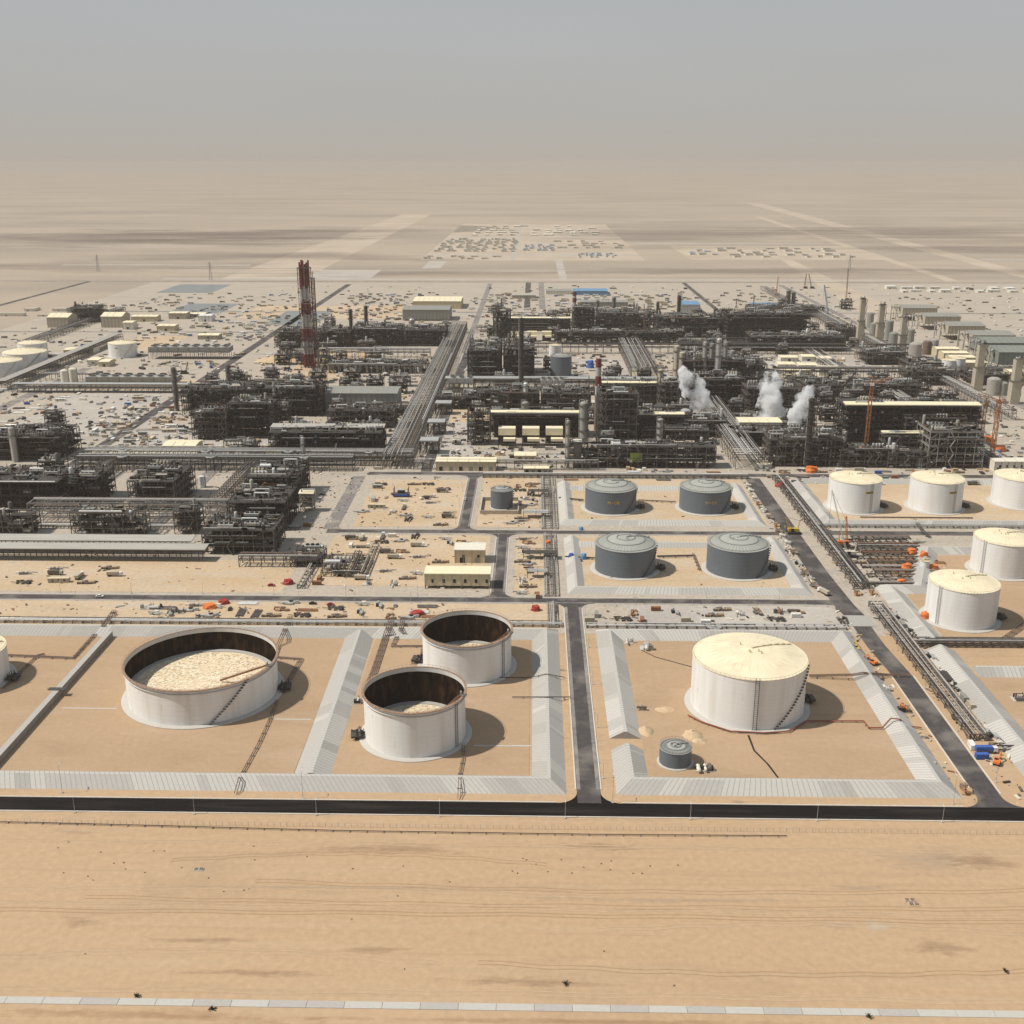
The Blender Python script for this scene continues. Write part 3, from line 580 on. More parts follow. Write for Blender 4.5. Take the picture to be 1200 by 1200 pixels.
def rails(b, W, D, z, m, w=.16):
    for q in (.6, 1.15):
        b.bar((0, 0, z + q), (W, 0, z + q), w, m); b.bar((0, D, z + q), (W, D, z + q), w, m); b.bar((0, 0, z + q), (0, D, z + q), w, m); b.bar((W, 0, z + q), (W, D, z + q), w, m)
PIPES = ['pipe_dark', 'steel_dark', 'steel', 'steel', 'galv', 'galv', 'insul', 'insul', 'pipe_brown', 'steel_light', 'steel_light', 'tan_wall', 'rust']
def clutter(b, r, W, D, z0, z1, n, pal=PIPES):
    """runs of pipe with risers and elbows, valves, small pots, exchangers between two deck levels"""
    for _ in range(n):
        k = r.random(); x, y = r.uniform(1, W - 1), r.uniform(.5, D - .5); m = r.choice(pal); z = r.uniform(z0 + .4, max(z0 + .8, z1 - .6))
        if k < .34:
            L = r.uniform(4, min(22, W * .6)); x2 = min(W - .3, x + L); w = r.choice([.3, .45, .6, .9]); b.tube([(x, y, z0), (x, y, z), (x2, y, z), (x2, y, z0 if r.random() < .5 else min(z1, z + 2))], w, m)
        elif k < .58:
            y2 = min(D - .3, y + r.uniform(3, 12)); w = r.choice([.3, .45, .7]); b.tube([(x, y, z1), (x, y, z), (x, y2, z), (x, y2, z0)], w, m)
        elif k < .74: b.vessel(x, y, z0, z0 + r.uniform(.5, .95) * (z1 - z0), r.uniform(.5, 1.5), m, 8)
        elif k < .88: b.drum(x, y, z0 + 1.3, r.uniform(3, 8), r.uniform(.5, 1.2), m, r.choice('xy'), 8)
        else: s = r.uniform(1, 3.2); b.rbox(x, y, s * 1.4, s, z0, z0 + r.uniform(1, 2.4), 0, r.choice(['steel', 'shed_grey', 'steel_dark', 'tan_wall']))
def process_unit(label, px0, px1, yb, yt, depth, nf=None, seed=0, dens=1.0, fm='steel', deck=.82, top=1.0, bay=7.5, vessels=5, vm=None, roof=None, loc=None, tower=0, group='steel framed process units'):
    r = random.Random(seed * 7 + 13)
    if loc: X0, X1, Y, H = loc
    else: X0, X1, Y, H = foot(px0, px1, yb, yt)
    W = X1 - X0; t = thing('process_unit', label, 'process unit', (X0, Y, .1), group); D = depth
    nf = nf or max(2, round(H / 6.5)); levels = [H * (i + 1) / nf for i in range(nf)]
    b = MB(); xs, ys = steel_frame(b, W, D, levels, fm, bay, r=r); b.build('steel_frame', t)
    b = MB()
    for k, z in enumerate(levels):
        for i in range(len(xs) - 1):
            for j in range(len(ys) - 1):
                if r.random() < deck: b.box(xs[i] + .1, xs[i + 1] - .1, ys[j] + .1, ys[j + 1] - .1, z + .25, z + .37, 'grating')
    b.build('deck', t)
    b = MB(); [rails(b, W, D, z + .3, fm) for z in levels]
    for q in range(max(1, int(W / 30))):   # zig-zag stair on the front
        x = r.uniform(2, W - 5)
        for k in range(nf): z0 = levels[k - 1] if k else 0; a, c = (x, x + 4) if k % 2 else (x + 4, x); b.bar((a, -1.1, z0), (c, -1.1, levels[k]), .7, fm)
    b.build('railing', t)
    b = MB(); zs = [0] + levels; area = W * D
    for k in range(nf): clutter(b, r, W, D, zs[k] + .4, zs[k + 1] - .4, int(area / 48 * dens))
    clutter(b, r, W, D, H + .4, H + 4.5, int(area / 52 * dens * top))
    for k in range(nf + 1):   # long header pipes along the front and through the unit
        for _ in range(r.choice([1, 2, 2, 3])):
            w = r.choice([.5, .7, 1.0, 1.3]); y = r.choice([-.6, .8, r.uniform(1, D - 1)]); u0 = r.uniform(0, W * .4); u1 = r.uniform(W * .6, W); z = zs[k] + r.uniform(.8, 3.5); b.bar((u0, y, z), (u1, y, z), w, r.choice(['galv', 'insul', 'steel_light', 'steel', 'pipe_brown', 'pipe_dark']), 6); b.build('pipework', t)
    for _ in range(vessels):
        b = MB(); k = r.randrange(nf + 1); z0 = zs[k] + .4; m = vm or r.choice(['galv', 'insul', 'steel_light', 'shed_grey', 'steel']); x, y = r.uniform(3, W - 3), r.uniform(1.5, max(2, D * .4)) if k < nf else r.uniform(2, max(2.5, D - 2))
        if r.random() < .5: b.drum(min(max(x, 6), W - 6) if W > 12 else W / 2, y, z0 + 2.0, min(W * .7, r.uniform(7, 13)), r.uniform(1.2, 2.0), m, 'x', 12)
        else: b.vessel(x, y, z0, z0 + r.uniform(5, 11), r.uniform(1.1, 2.0), m, 12)
        b.build('vessel', t, True)
    for q in range(max(1, int(W * D / 420))):   # readable big shapes on the top deck: banks of pots, an exchanger pair, an air cooler
        b = MB(); x0_, y0_ = r.uniform(1, max(1.5, W - 13)), r.uniform(1, max(1.5, D - 8)); kind = r.randrange(4); m = r.choice(['steel_light', 'galv', 'shed_grey', 'steel', 'tan_wall'])
        if kind == 0:
            for i in range(4): b.vessel(x0_ + i * 2.9, y0_ + 1, H + .4, H + 4.6, 1.1, m, 10)
            b.build('pot_bank', t, True)
        elif kind == 1:
            for i in (0, 2.6): b.drum(x0_ + 5, y0_ + 1 + i, H + 2, 10, 1.0, m, 'x', 10)
            b.build('exchanger', t, True)
        elif kind == 2: b.box(x0_, x0_ + 11, y0_, y0_ + 6, H + 2.2, H + 4, m, 'galv'); [b.lathe(x0_ + 2 + i * 3.5, y0_ + 3, [(1.5, H + 4), (1.3, H + 5)], 10, 'steel_dark') for i in range(3)]; [b.bar((x0_ + i, y0_ + j, H), (x0_ + i, y0_ + j, H + 2.2), .35, 'steel') for i in (.3, 10.7) for j in (.3, 5.7)]; b.build('fin_fan', t)
        else: b.tube([(x0_, y0_ + 2, H + .4), (x0_, y0_ + 2, H + 5), (x0_ + 11, y0_ + 2, H + 5), (x0_ + 11, y0_ + 2, H + .4)], 1.3, r.choice(['galv', 'insul']), 8); b.build('duct', t, True)
    for _ in range(tower):
        b = MB(); x, y = r.uniform(2, W - 2), r.uniform(2, D - 2); rr_ = r.uniform(1.0, 1.8); h2 = H * r.uniform(1.15, 1.6); b.vessel(x, y, 0, h2, rr_, r.choice(['steel', 'steel_light', 'steel_dark', 'shed_grey']), 12)
        for z in [H + 2 + i * 5 for i in range(int((h2 - H) / 5))]: b.lathe(x, y, [(rr_ + 1.2, z), (rr_ + 1.2, z + .2)], 12, 'steel'); b.lathe(x, y, [(rr_ + 1.2, z + 1.1), (rr_ + 1.25, z + 1.25)], 12, 'steel', close=False)
        b.build('tower', t, True)
    if roof:
        m, y0, y1, th = roof; b = MB(); b.hexa([(-1, y0, H + 2), (W + 1, y0, H + 2), (W + 1, y1, H + 3), (-1, y1, H + 3), (-1, y0, H + 2 + th), (W + 1, y0, H + 2 + th), (W + 1, y1, H + 3 + th), (-1, y1, H + 3 + th)], m)
        for i in range(int(W / 8) + 1): b.bar((min(W, i * 8), (y0 + y1) / 2, H), (min(W, i * 8), (y0 + y1) / 2, H + 2.4), .4, 'steel')
        b.build('roof', t)
    return t
def pipe_rack(label, axis, a0, a1, c0, c1, levels, np_=8, seed=0, fm='steel', pal=None, bent=7.5, deck=False, group='pipe racks', loops=0, truss=False):
    """axis 'x': runs from a0 to a1 in X, between Y=c0 and c1; axis 'y' the other way round"""
    r = random.Random(seed * 5 + 1); pal = pal or ['galv', 'insul', 'pipe_dark', 'steel', 'pipe_brown', 'steel_light', 'galv']
    P = (lambda u, v, z: (u, v, z)) if axis == 'x' else (lambda u, v, z: (v, u, z))
    t = thing('pipe_rack', label, 'pipe rack', (*((a0, c0) if axis == 'x' else (c0, a0)), .1), group)
    L, Wd = a1 - a0, c1 - c0; n = max(1, int(L / bent)); b = MB(); top = levels[-1]
    for i in range(n + 1):
        u = L * i / n
        for v in (0, Wd): b.bar(P(u, v, 0), P(u, v, top + .3), .5, fm)
        for z in levels: b.bar(P(u, 0, z), P(u, Wd, z), .45, fm)
        if i % 4 == 0: b.bar(P(u, 0, 0), P(u, Wd, levels[0]), .28, fm)
    for z in levels:
        for v in (0, Wd): b.bar(P(0, v, z), P(L, v, z), .4, fm)
    if truss:
        for i in range(n):
            for v in (0, Wd): b.bar(P(L * i / n, v, levels[0] if i % 2 else top), P(L * (i + 1) / n, v, top if i % 2 else levels[0]), .35, fm)
    else:
        for i in range(0, n, 4):
            for v in (0, Wd): b.bar(P(L * i / n, v, 0), P(L * (i + 1) / n, v, levels[0]), .28, fm)
    b.build('steel_frame', t)
    per = max(2, np_ // 1)
    if True:
        bundles = min(12, per * len(levels))
        mb = [MB() for _ in range(bundles)]; k = 0
        for z in levels:
            v = .8
            while v < Wd - .6:
                w = r.choice([.3, .4, .55, .8, 1.0]) ; m = r.choice(pal)
                if r.random() < .14 and not deck: v += 1.2; continue
                q = mb[k % bundles]; k += 1; s, e = (0, L) if r.random() < .7 else sorted((r.uniform(0, L), r.uniform(0, L)))
                if e - s < 10: s, e = 0, L
                q.bar(P(s, v, z + .3 + w / 2), P(e, v, z + .3 + w / 2), w, m, 6)
                v += w + r.uniform(.25, Wd / np_ * .9)
        for q in mb:
            if q.f: q.build('pipe', t, True)
    if deck:
        b = MB(); b.hexa([P(0, Wd * .1, top + 1.6), P(L, Wd * .1, top + 1.6), P(L, Wd * .9, top + 1.6), P(0, Wd * .9, top + 1.6), P(0, Wd * .1, top + 1.9), P(L, Wd * .1, top + 1.9), P(L, Wd * .9, top + 1.9), P(0, Wd * .9, top + 1.9)], deck); b.build('cable_tray_cover', t)
    for i in range(loops):
        b = MB(); u = L * (i + .5) / loops + r.uniform(-3, 3); z = top + 1.5
        for q in range(3): e = 6 + q * 1.3; b.tube([P(u - 4 + q * .9, Wd * .3, z), P(u - 4 + q * .9, -e, z + 1), P(u + 4 - q * .9, -e, z + 1), P(u + 4 - q * .9, Wd * .3, z)], .6, 'galv')
        for s in (-4, 4): b.bar(P(u + s, -7, 0), P(u + s, -7, z + .6), .4, fm)
        b.build('expansion_loop', t)
    return t
def column(label, px, yb, yt, rad, m='steel_light', plat=4, seed=0, group='process columns', band=None, cone=None, off=0.0):
    X, Y = G(px, yb); Y += off + rad; h = GY(px, yt, Y)[1]; t = thing('process_column', label, 'column', (X, Y, .1), group); r = random.Random(seed)
    b = MB(); prof = [(rad * 1.15, 0), (rad, 2), (rad, h * .55)]
    if cone: prof += [(rad * cone, h * .62), (rad * cone, h - rad * .4), (rad * cone * .6, h - rad * .12), (.02, h)]
    else: prof += [(rad, h - rad * .5), (rad * .75, h - rad * .2), (.02, h)]
    b.lathe(0, 0, prof, 20, m); b.build('shell', t, True)
    b = MB()
    for i in range(plat):
        z = h * (i + 1) / (plat + .35); a = rad + 1.4
        b.lathe(0, 0, [(a, z), (a, z + .2)], 14, 'grating'); b.lathe(0, 0, [(a, z + 1.05), (a, z + 1.25)], 14, 'steel', close=False)
    b.build('platform', t)
    b = MB(); b.bar((rad + .7, -.4, 0), (rad + .7, -.4, h), .25, 'steel'); b.bar((rad + .7, .4, 0), (rad + .7, .4, h), .25, 'steel'); b.build('ladder', t)
    b = MB(); b.tube([(-rad - .5, 0, 2), (-rad - .5, 0, h + 1), (0, 0, h + 1), (0, 0, h)], .7, 'galv'); b.build('overhead_line', t)
    return t
def shed(label, loc, D, roofm='beige_light', wallm='beige', gable=1.5, doors=2, name='warehouse', cat='warehouse', open_base=0, vents=0, ribs=True, group=None, windows=0):
    X0, X1, Y, H = loc; W = X1 - X0; t = thing(name, label, cat, (X0, Y, .1), group)
    b = MB(); b.box(0, W, 0, D, open_base, H, wallm)
    if gable: b.poly([(0, 0, H), (0, D, H), (0, D / 2, H + gable)][::-1], wallm); b.poly([(W, 0, H), (W, D, H), (W, D / 2, H + gable)], wallm)
    if ribs:
        for i in range(int(W / 6) + 1): x = min(W - .1, i * 6); b.bar((x, -.05, open_base), (x, -.05, H), .3, 'tan_wall' if wallm.startswith('b') else 'steel')
    if open_base:
        for i in range(int(W / 8) + 1):
            for y in (0, D): b.bar((min(W - .3, i * 8 + .3), y, 0), (min(W - .3, i * 8 + .3), y, open_base), .7, 'steel')
    b.build('wall', t)
    b = MB(); o = .5
    if gable:
        b.quad((-o, -o, H + .02), (W + o, -o, H + .02), (W + o, D / 2, H + gable + .1), (-o, D / 2, H + gable + .1), roofm); b.quad((-o, D / 2, H + gable + .1), (W + o, D / 2, H + gable + .1), (W + o, D + o, H + .02), (-o, D + o, H + .02), roofm)
        for i in range(1, int(W / 10)): b.bar((i * 10, -o, H + .12), (i * 10, D / 2, H + gable + .2), .25, 'tan_wall')
    else: b.box(-o, W + o, -o, D + o, H + .02, H + .5, roofm)
    b.build('roof', t)
    if doors and not open_base:
        for i in range(doors):
            b = MB(); x = W * (i + .5) / doors; w = min(3.6, W / doors * .5); b.box(x - w / 2, x + w / 2, -.12, -.02, 0, min(4, H * .7), 'shed_grey' if i % 2 else 'dark'); b.build('door', t)
    for i in range(windows):
        b = MB(); x = W * (i + .5) / windows + W * .04; b.box(x - .9, x + .9, -.1, -.02, H * .4, H * .65, 'glass'); b.build('window', t)
    if vents:
        for i in range(vents):
            b = MB(); x = W * (i + .5) / vents; b.vessel(x, D * .3, H, H + gable + 1.6, .9, 'galv', 8); b.build('roof_vent', t)
    return t
def air_cooler(label, loc, D, legs, n, roofm='shed_grey', group='air cooler banks'):
    X0, X1, Y, H = loc; W = X1 - X0; t = thing('air_cooler', label, 'air cooler', (X0, Y, .1), group); b = MB()
    for i in range(int(W / 6) + 1):
        for y in (0, D / 2, D): b.bar((min(W, i * 6), y, 0), (min(W, i * 6), y, legs), .45, 'steel')
    b.build('leg', t); b = MB()
    for i in range(n): b.box(W * i / n + .3, W * (i + 1) / n - .3, 0, D, legs, H, roofm, 'galv'); 
    b.build('bay', t); b = MB()
    for i in range(n):
        for j in range(2):
            x, y = W * (i + .5) / n, D * (j + .5) / 2; q = min(W / n, D / 2) * .4; b.lathe(x, y, [(q * 1.1, H), (q * .95, H + 1.6), (q, H + 2)], 14, 'shed_grey', close=False); b.lathe(x, y, [(q * .9, H + .8), (q * .9, H + .9)], 14, 'dark')
    b.build('fan_ring', t); b = MB(); b.box(-.5, W + .5, -1.5, -.1, legs - .3, legs, 'grating'); b.bar((-.5, -1.5, legs + 1.1), (W + .5, -1.5, legs + 1.1), .15, 'steel'); b.build('walkway', t)
    return t
def canopy(label, loc, D, m='beige_light', th=.7, tilt=1.2, name='canopy_roof', fill=0, seed=1):
    X0, X1, Y, H = loc; W = X1 - X0; t = thing(name, label, 'canopy', (X0, Y, .1)); b = MB(); o = 1
    b.hexa([(-o, 0, H), (W + o, 0, H), (W + o, D, H + tilt), (-o, D, H + tilt), (-o, 0, H + th), (W + o, 0, H + th), (W + o, D, H + th + tilt), (-o, D, H + th + tilt)], m); b.build('roof', t); b = MB()
    for i in range(int(W / 8) + 1):
        for y in (1, D - 1): b.bar((min(W, i * 8), y, 0), (min(W, i * 8), y, H), .5, 'steel')
        b.bar((min(W, i * 8), 1, H - .4), (min(W, i * 8), D - 1, H - .4), .4, 'steel')
    for z in (H * .5, H - .5): b.bar((0, 1, z), (W, 1, z), .4, 'steel'); b.bar((0, D - 1, z), (W, D - 1, z), .4, 'steel')
    b.build('post_frame', t)
    if fill: r = random.Random(seed); b = MB(); clutter(b, r, W, D, .1, H - 1, int(W * D / 30 * fill)); b.build('machinery', t)
    return t

# ------------------------------------------------------------------ main right block, front train
PU = process_unit
PU('long front steel rack unit behind the rear grey tanks with a green net', 666, 838, 549, 524, 20, 3, 101, 1.5, 'steel', bay=9, vessels=4)
PU('tall square open frame of many decks beside the striped chimney', 700, 745, 524, 462, 32, 7, 102, 1.5, 'steel', bay=7, vessels=5, deck=.95)
PU('open frame tower at the left end of the burner row', 548, 574, 522, 484, 22, 5, 103, 1.5, 'steel', vessels=2)
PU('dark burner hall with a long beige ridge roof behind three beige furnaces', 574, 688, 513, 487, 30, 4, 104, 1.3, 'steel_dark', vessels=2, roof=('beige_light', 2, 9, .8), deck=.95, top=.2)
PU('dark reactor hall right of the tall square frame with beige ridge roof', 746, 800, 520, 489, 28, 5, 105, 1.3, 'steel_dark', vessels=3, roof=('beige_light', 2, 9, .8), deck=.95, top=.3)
PU('low pipe filled unit between reactor hall and diagonal rack', 752, 830, 522, 505, 26, 3, 106, 1.5, 'steel', vessels=4)
PU('dark frame under the steaming silver silo', 800, 852, 513, 494, 30, 3, 107, 1.3, 'steel', vessels=2)
PU('dark piped unit under the middle steam plume', 855, 985, 524, 508, 30, 3, 108, 1.4, 'steel_dark', vessels=4)
PU('front piped unit right of the diagonal rack beside the round basin', 900, 986, 547, 516, 32, 4, 109, 1.4, 'steel', vessels=4, tower=1)
PU('huge dark hall with the longest beige ridge roof', 988, 1142, 530, 478, 42, 7, 110, 1.2, 'steel_dark', bay=9, vessels=3, roof=('beige_light', 0, 11, 1.0), deck=.97, top=.1)
PU('piped block with round vessel heads under the short beige ridge roof', 1058, 1128, 532, 491, 16, 5, 111, 1.6, 'steel', vessels=6, vm='galv', roof=('beige_light', 7, 14, .8), top=1)
PU('dark frame under the lowest of the three beige ridge roofs', 1034, 1092, 541, 512, 16, 4, 112, 1.5, 'steel', vessels=4, roof=('beige_light', 4, 10, .8), top=.1)
PU('open grid block of square bays at the right end of the front row', 1086, 1150, 549, 507, 36, 5, 113, 1.2, 'steel_light', bay=8, vessels=6, vm='shed_grey')
PU('cluttered low unit before the longest hall', 984, 1060, 548, 528, 18, 3, 114, 1.8, 'steel', vessels=4, vm='galv')
PU('cluttered low unit of skids with silver vessels beside the grid block', 1040, 1088, 549, 531, 12, 3, 115, 1.8, 'steel', vessels=4, vm='galv')
# second row
PU('low brown piped unit behind the burner hall, left part', 560, 632, 481, 461, 40, 3, 120, 1.3, 'steel', vessels=3)
PU('low brown piped unit behind the burner hall, right part', 634, 692, 482, 462, 40, 3, 121, 1.3, 'steel', vessels=3, vm='galv')
PU('piped unit with silver drums right of the striped chimney', 706, 770, 476, 452, 36, 4, 122, 1.3, 'steel', vessels=4, roof=('beige_light', 3, 9, .8))
PU('dark piped unit left of the left steam plume', 772, 800, 482, 452, 36, 4, 123, 1.4, 'steel', vessels=2, tower=1)
PU('dark jumble of pipes behind the left steam plume', 806, 872, 478, 446, 60, 4, 124, 1.2, 'steel_dark', vessels=4)
PU('piped unit behind the middle steam plume', 874, 940, 486, 456, 50, 4, 125, 1.2, 'steel', vessels=4)
PU('long low rack unit behind the longest hall', 944, 1080, 466, 452, 40, 3, 126, 1.4, 'steel', vessels=5, vm='galv')
PU('low unit between the rack and the tower cranes', 1062, 1122, 452, 436, 36, 2, 127, 1.4, 'steel', vessels=4)
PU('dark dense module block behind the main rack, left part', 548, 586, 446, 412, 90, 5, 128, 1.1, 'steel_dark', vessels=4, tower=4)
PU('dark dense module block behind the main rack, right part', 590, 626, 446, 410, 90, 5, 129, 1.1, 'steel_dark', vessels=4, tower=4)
PU('dark low block in front of the dense module blocks', 510, 560, 480, 466, 40, 2, 130, 1.1, 'steel', vessels=2)
# column forest and third row
PU('dark frame around the forest of tall columns', 800, 872, 462, 424, 70, 5, 131, 1.1, 'steel_dark', vessels=3, tower=7)
PU('dark piped unit right of the forest of columns', 872, 898, 452, 428, 60, 3, 132, 1.2, 'steel', vessels=2)
PU('low dark unit with a beige yard behind the right rack', 880, 990, 412, 396, 60, 3, 133, .9, 'steel_dark', vessels=3, group='steel framed process units')
PU('wide dark hall of the rear train under the far cranes', 850, 948, 399, 369, 70, 6, 134, .8, 'steel_dark', bay=12, vessels=3, deck=.97)
PU('rear train tall frame beside the small striped chimney', 671, 696, 394, 362, 50, 6, 135, 1.0, 'steel_dark', vessels=2, deck=.95)
PU('rear train dark burner hall with beige ridge roof', 586, 668, 388, 375, 50, 4, 136, .9, 'steel_dark', bay=10, vessels=2, roof=('beige_light', 2, 12, 1), top=.3)
PU('rear train long front rack unit', 650, 792, 404, 390, 30, 3, 137, 1.0, 'steel_dark', bay=10, vessels=3)
PU('rear train reactor hall with towers', 696, 762, 390, 368, 60, 4, 138, .8, 'steel', bay=10, vessels=3, tower=4)
PU('rear train dark unit left of the wide far hall', 770, 846, 396, 374, 60, 4, 139, .8, 'steel_dark', bay=10, vessels=3, tower=3)
PU('dark unit between the far rack and the wide far hall', 796, 990, 412, 402, 30, 2, 140, .9, 'steel_dark', bay=10, vessels=2)
PU('leftmost frame of the rear train', 578, 598, 400, 366, 40, 5, 141, 1.0, 'steel_dark', vessels=1, tower=1)
PU('low unit behind the wide far hall', 880, 960, 372, 362, 60, 2, 142, .7, 'steel', bay=12, vessels=2)
# left block
PU('dark open frame at the left corner of the left train', 226, 266, 516, 484, 36, 5, 150, 1.5, 'steel', vessels=3, deck=.9)
PU('dark open frame between the two left chimneys', 268, 322, 514, 474, 40, 5, 151, 1.5, 'steel_dark', vessels=4, tower=2)
PU('dark rear row of the left train by a blue tarpaulin', 214, 300, 488, 458, 40, 4, 152, 1.4, 'steel_dark', vessels=4, tower=2)
PU('dark middle unit of the left train with silver vessels on top', 302, 378, 488, 456, 44, 4, 153, 1.4, 'steel_dark', vessels=5)
PU('long low canopied unit of the left train with beige drums', 316, 448, 540, 508, 34, 4, 154, 1.3, 'steel_dark', bay=8, vessels=4, roof=('canopy_roof', 14, 26, .7), deck=.95)
PU('piped unit between the grey shed and the long canopied unit', 384, 462, 502, 482, 30, 3, 155, 1.7, 'steel', vessels=5)
PU('rear left train long dark unit, left part', 322, 410, 408, 390, 60, 3, 156, 1.0, 'steel_dark', bay=9, vessels=3, tower=3)
PU('rear left train long dark unit, middle part', 412, 470, 406, 386, 60, 3, 157, 1.0, 'steel_dark', bay=9, vessels=3, tower=3)
PU('rear left train long dark unit, right part beside the main rack', 472, 522, 406, 388, 60, 3, 158, 1.0, 'steel_dark', bay=9, vessels=3, tower=1)
PU('light pipe skids behind the long grey wall right of the striped chimneys', 384, 500, 438, 428, 40, 1, 159, 1.4, 'steel_light', vessels=5, vm='insul')
PU('small frame beside the foot of the striped chimneys', 372, 384, 434, 412, 22, 3, 160, 1.2, 'steel', vessels=1)
PU('dark unit at the left edge with a fat grey chimney', -30, 72, 540, 514, 50, 3, 161, 1.4, 'steel_dark', vessels=4)
PU('dark left edge unit behind, below the construction yard', 4, 70, 516, 506, 30, 2, 162, 1.2, 'steel', vessels=3)
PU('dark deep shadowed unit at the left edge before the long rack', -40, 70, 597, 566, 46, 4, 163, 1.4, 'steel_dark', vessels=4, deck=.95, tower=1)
PU('dark unit with red vessel tops left of the open plaza', 72, 116, 592, 562, 40, 4, 164, 1.4, 'steel_dark', vessels=3)
PU('brown latticed frame right of the open plaza, seen end on', 152, 206, 598, 565, 58, 4, 165, 1.4, 'steel', bay=6, vessels=4)
PU('dense pipework block at the left road corner, front part', 238, 322, 650, 622, 36, 3, 166, 1.9, 'steel', vessels=5, vm='galv')
PU('dense pipework block at the left road corner, middle part', 268, 336, 622, 590, 46, 4, 167, 1.7, 'steel_dark', vessels=5)
PU('dense pipework block at the left road corner, rear part', 288, 350, 590, 560, 50, 4, 168, 1.6, 'steel_dark', vessels=5)
PU('small cream topped frame beside the dense pipework block', 352, 367, 600, 582, 9, 3, 169, 1.2, 'tan_wall', vessels=0, top=0, roof=('beige_light', 0, 9, .5))
PU('low rows of valves and brown pipes in front of the lot', 376, 425, 676, 671, 34, 1, 170, 1.6, 'steel', vessels=2, deck=.1, top=.3)
PU('small pipe manifold frame beside the sleeper pipes', 340, 376, 664, 655, 24, 1, 171, 1.8, 'steel', vessels=2, deck=.2)
PU('far left clump of frames and stacks on the sandy rise', 80, 115, 378, 362, 50, 3, 172, 1.2, 'steel_dark', vessels=2, tower=7)
PU('piped unit left of the tall beige towers', 985, 1005, 400, 386, 60, 2, 173, 1.0, 'steel', vessels=2)
PU('piped rows between the beige towers and the grey sheds', 1015, 1062, 428, 414, 60, 2, 174, 1.2, 'steel', vessels=5, vm='galv')
PU('piped rows right of the tall beige towers', 1066, 1110, 440, 428, 50, 2, 175, 1.2, 'steel', vessels=4, vm='galv')
PU('low cluttered rows in front of the beige tower at the right edge', 1140, 1215, 452, 440, 60, 2, 176, 1.0, 'steel', vessels=3)
# low racks of the pipe laydown
for i, y in enumerate(range(694, 796, 9)): pipe_rack(('low rack of dark pipes', 'across the pipe laydown'), 'x', 228 + (i * 7) % 13, 284 - (i * 5) % 9, y, y + 5.5, [1.0], 7, 200 + i, 'steel_dark', ['steel_dark', 'pipe_dark', 'rust', 'steel', 'galv', 'pipe_brown'], bent=5, group='low racks in the laydown')
# ------------------------------------------------------------------ racks
RK = pipe_rack
RK('widest main pipe rack running away from the viewer left of centre', 'y', 985, 1880, -139, -113, [8, 13.5], 16, 1, 'steel', ['galv', 'insul', 'steel_light', 'galv', 'steel', 'pipe_brown'], bent=9)
RK('diagonal looking rack of silver pipes right of the steaming silo', 'y', 990, 1300, 186, 212, [9, 14], 14, 2, 'steel', ['galv', 'insul', 'insul', 'steel_light', 'steel'], bent=9)
RK('long cross rack behind the mid road with a silver main pipe, left half', 'x', -420, -112, 995, 1012, [5, 9, 12.5], 8, 3, 'steel', None, bent=8, loops=4)
RK('low cross rack over the road behind the sandy lots', 'x', -110, 60, 984, 990, [6, 8.5], 5, 4, 'steel')
RK('far cross rack with silver pipes behind the slim grey tank', 'x', -90, 560, 1634, 1650, [9, 14], 7, 5, 'steel_dark', ['galv', 'steel', 'steel', 'pipe_dark'], bent=12)
RK('cross rack right of the main rack with a white topped cooler', 'x', -110, 195, 1355, 1375, [8, 13], 8, 6, 'steel', ['galv', 'galv', 'steel', 'steel_light'], bent=9, deck='galv')
RK('sloping looking wide rack behind the striped chimney', 'y', 1440, 1690, 128, 162, [9, 15], 14, 7, 'steel', ['steel', 'galv', 'steel_light'], bent=10)
RK('straight grey rack at the left before the construction yard', 'x', -640, -330, 1330, 1344, [5, 9], 6, 8, 'steel', ['galv', 'steel_light', 'steel'], bent=7, deck='galv')
RK('pair of long racks beside the beige halls, left one', 'y', 1200, 2060, 512, 528, [8, 12], 8, 9, 'steel', ['galv', 'galv', 'steel', 'insul'], bent=10)
RK('long rack of bare pipes behind the boom crane', 'y', 1440, 1900, 398, 424, [6], 12, 10, 'steel', ['insul', 'galv', 'steel', 'galv'], bent=10)
RK('dark cross rack behind the longest beige ridge roof', 'x', 318, 520, 1440, 1452, [9, 13], 6, 11, 'steel_dark', ['steel', 'pipe_dark'], bent=10, deck='steel')
RK('rack running beside the right road past the white tanks', 'y', 488, 660, 214, 223, [1.6, 3.6], 9, 12, 'steel', ['galv', 'steel', 'steel_dark', 'steel_light', 'pipe_brown'], bent=11)
RK('rack beside the right road behind the construction pipes', 'y', 690, 955, 213, 223, [2, 4.6], 8, 13, 'steel', ['galv', 'steel', 'steel_dark', 'steel_light', 'pipe_dark'], bent=11)
RK('tall trussed rack with a single white pipe on top at the left', 'x', -395, -200, 820, 838, [5, 10, 15.5], 3, 14, 'steel_light', ['galv', 'pipe_brown', 'steel'], bent=11, truss=True)
RK('low rack with brown pipes under the trussed rack', 'x', -395, -180, 806, 812, [1.6], 5, 15, 'steel', bent=6)
RK('rack joining the dense pipework block and the sleeper pipes', 'x', -205, -150, 724, 733, [5, 8], 5, 16, 'steel', ['galv', 'steel', 'pipe_brown'], bent=7)
RK('ground level pipe bundle crossing in the middle, beside the grey tanks, rear run', 'y', 812, 955, 7, 19, [1.2], 12, 17, 'steel_light', ['galv', 'steel', 'steel_light', 'steel'], bent=5)
RK('ground level pipe bundle crossing in the middle, beside the grey tanks, front run', 'y', 673, 798, 8, 17, [1.2], 10, 18, 'steel_light', ['galv', 'steel', 'steel_light'], bent=5)
RK('narrow pipe bundle between the mid road and the open tank basin', 'y', 622, 660, 9.5, 15.5, [1.2], 6, 19, 'steel_light', ['galv', 'steel'], bent=5)
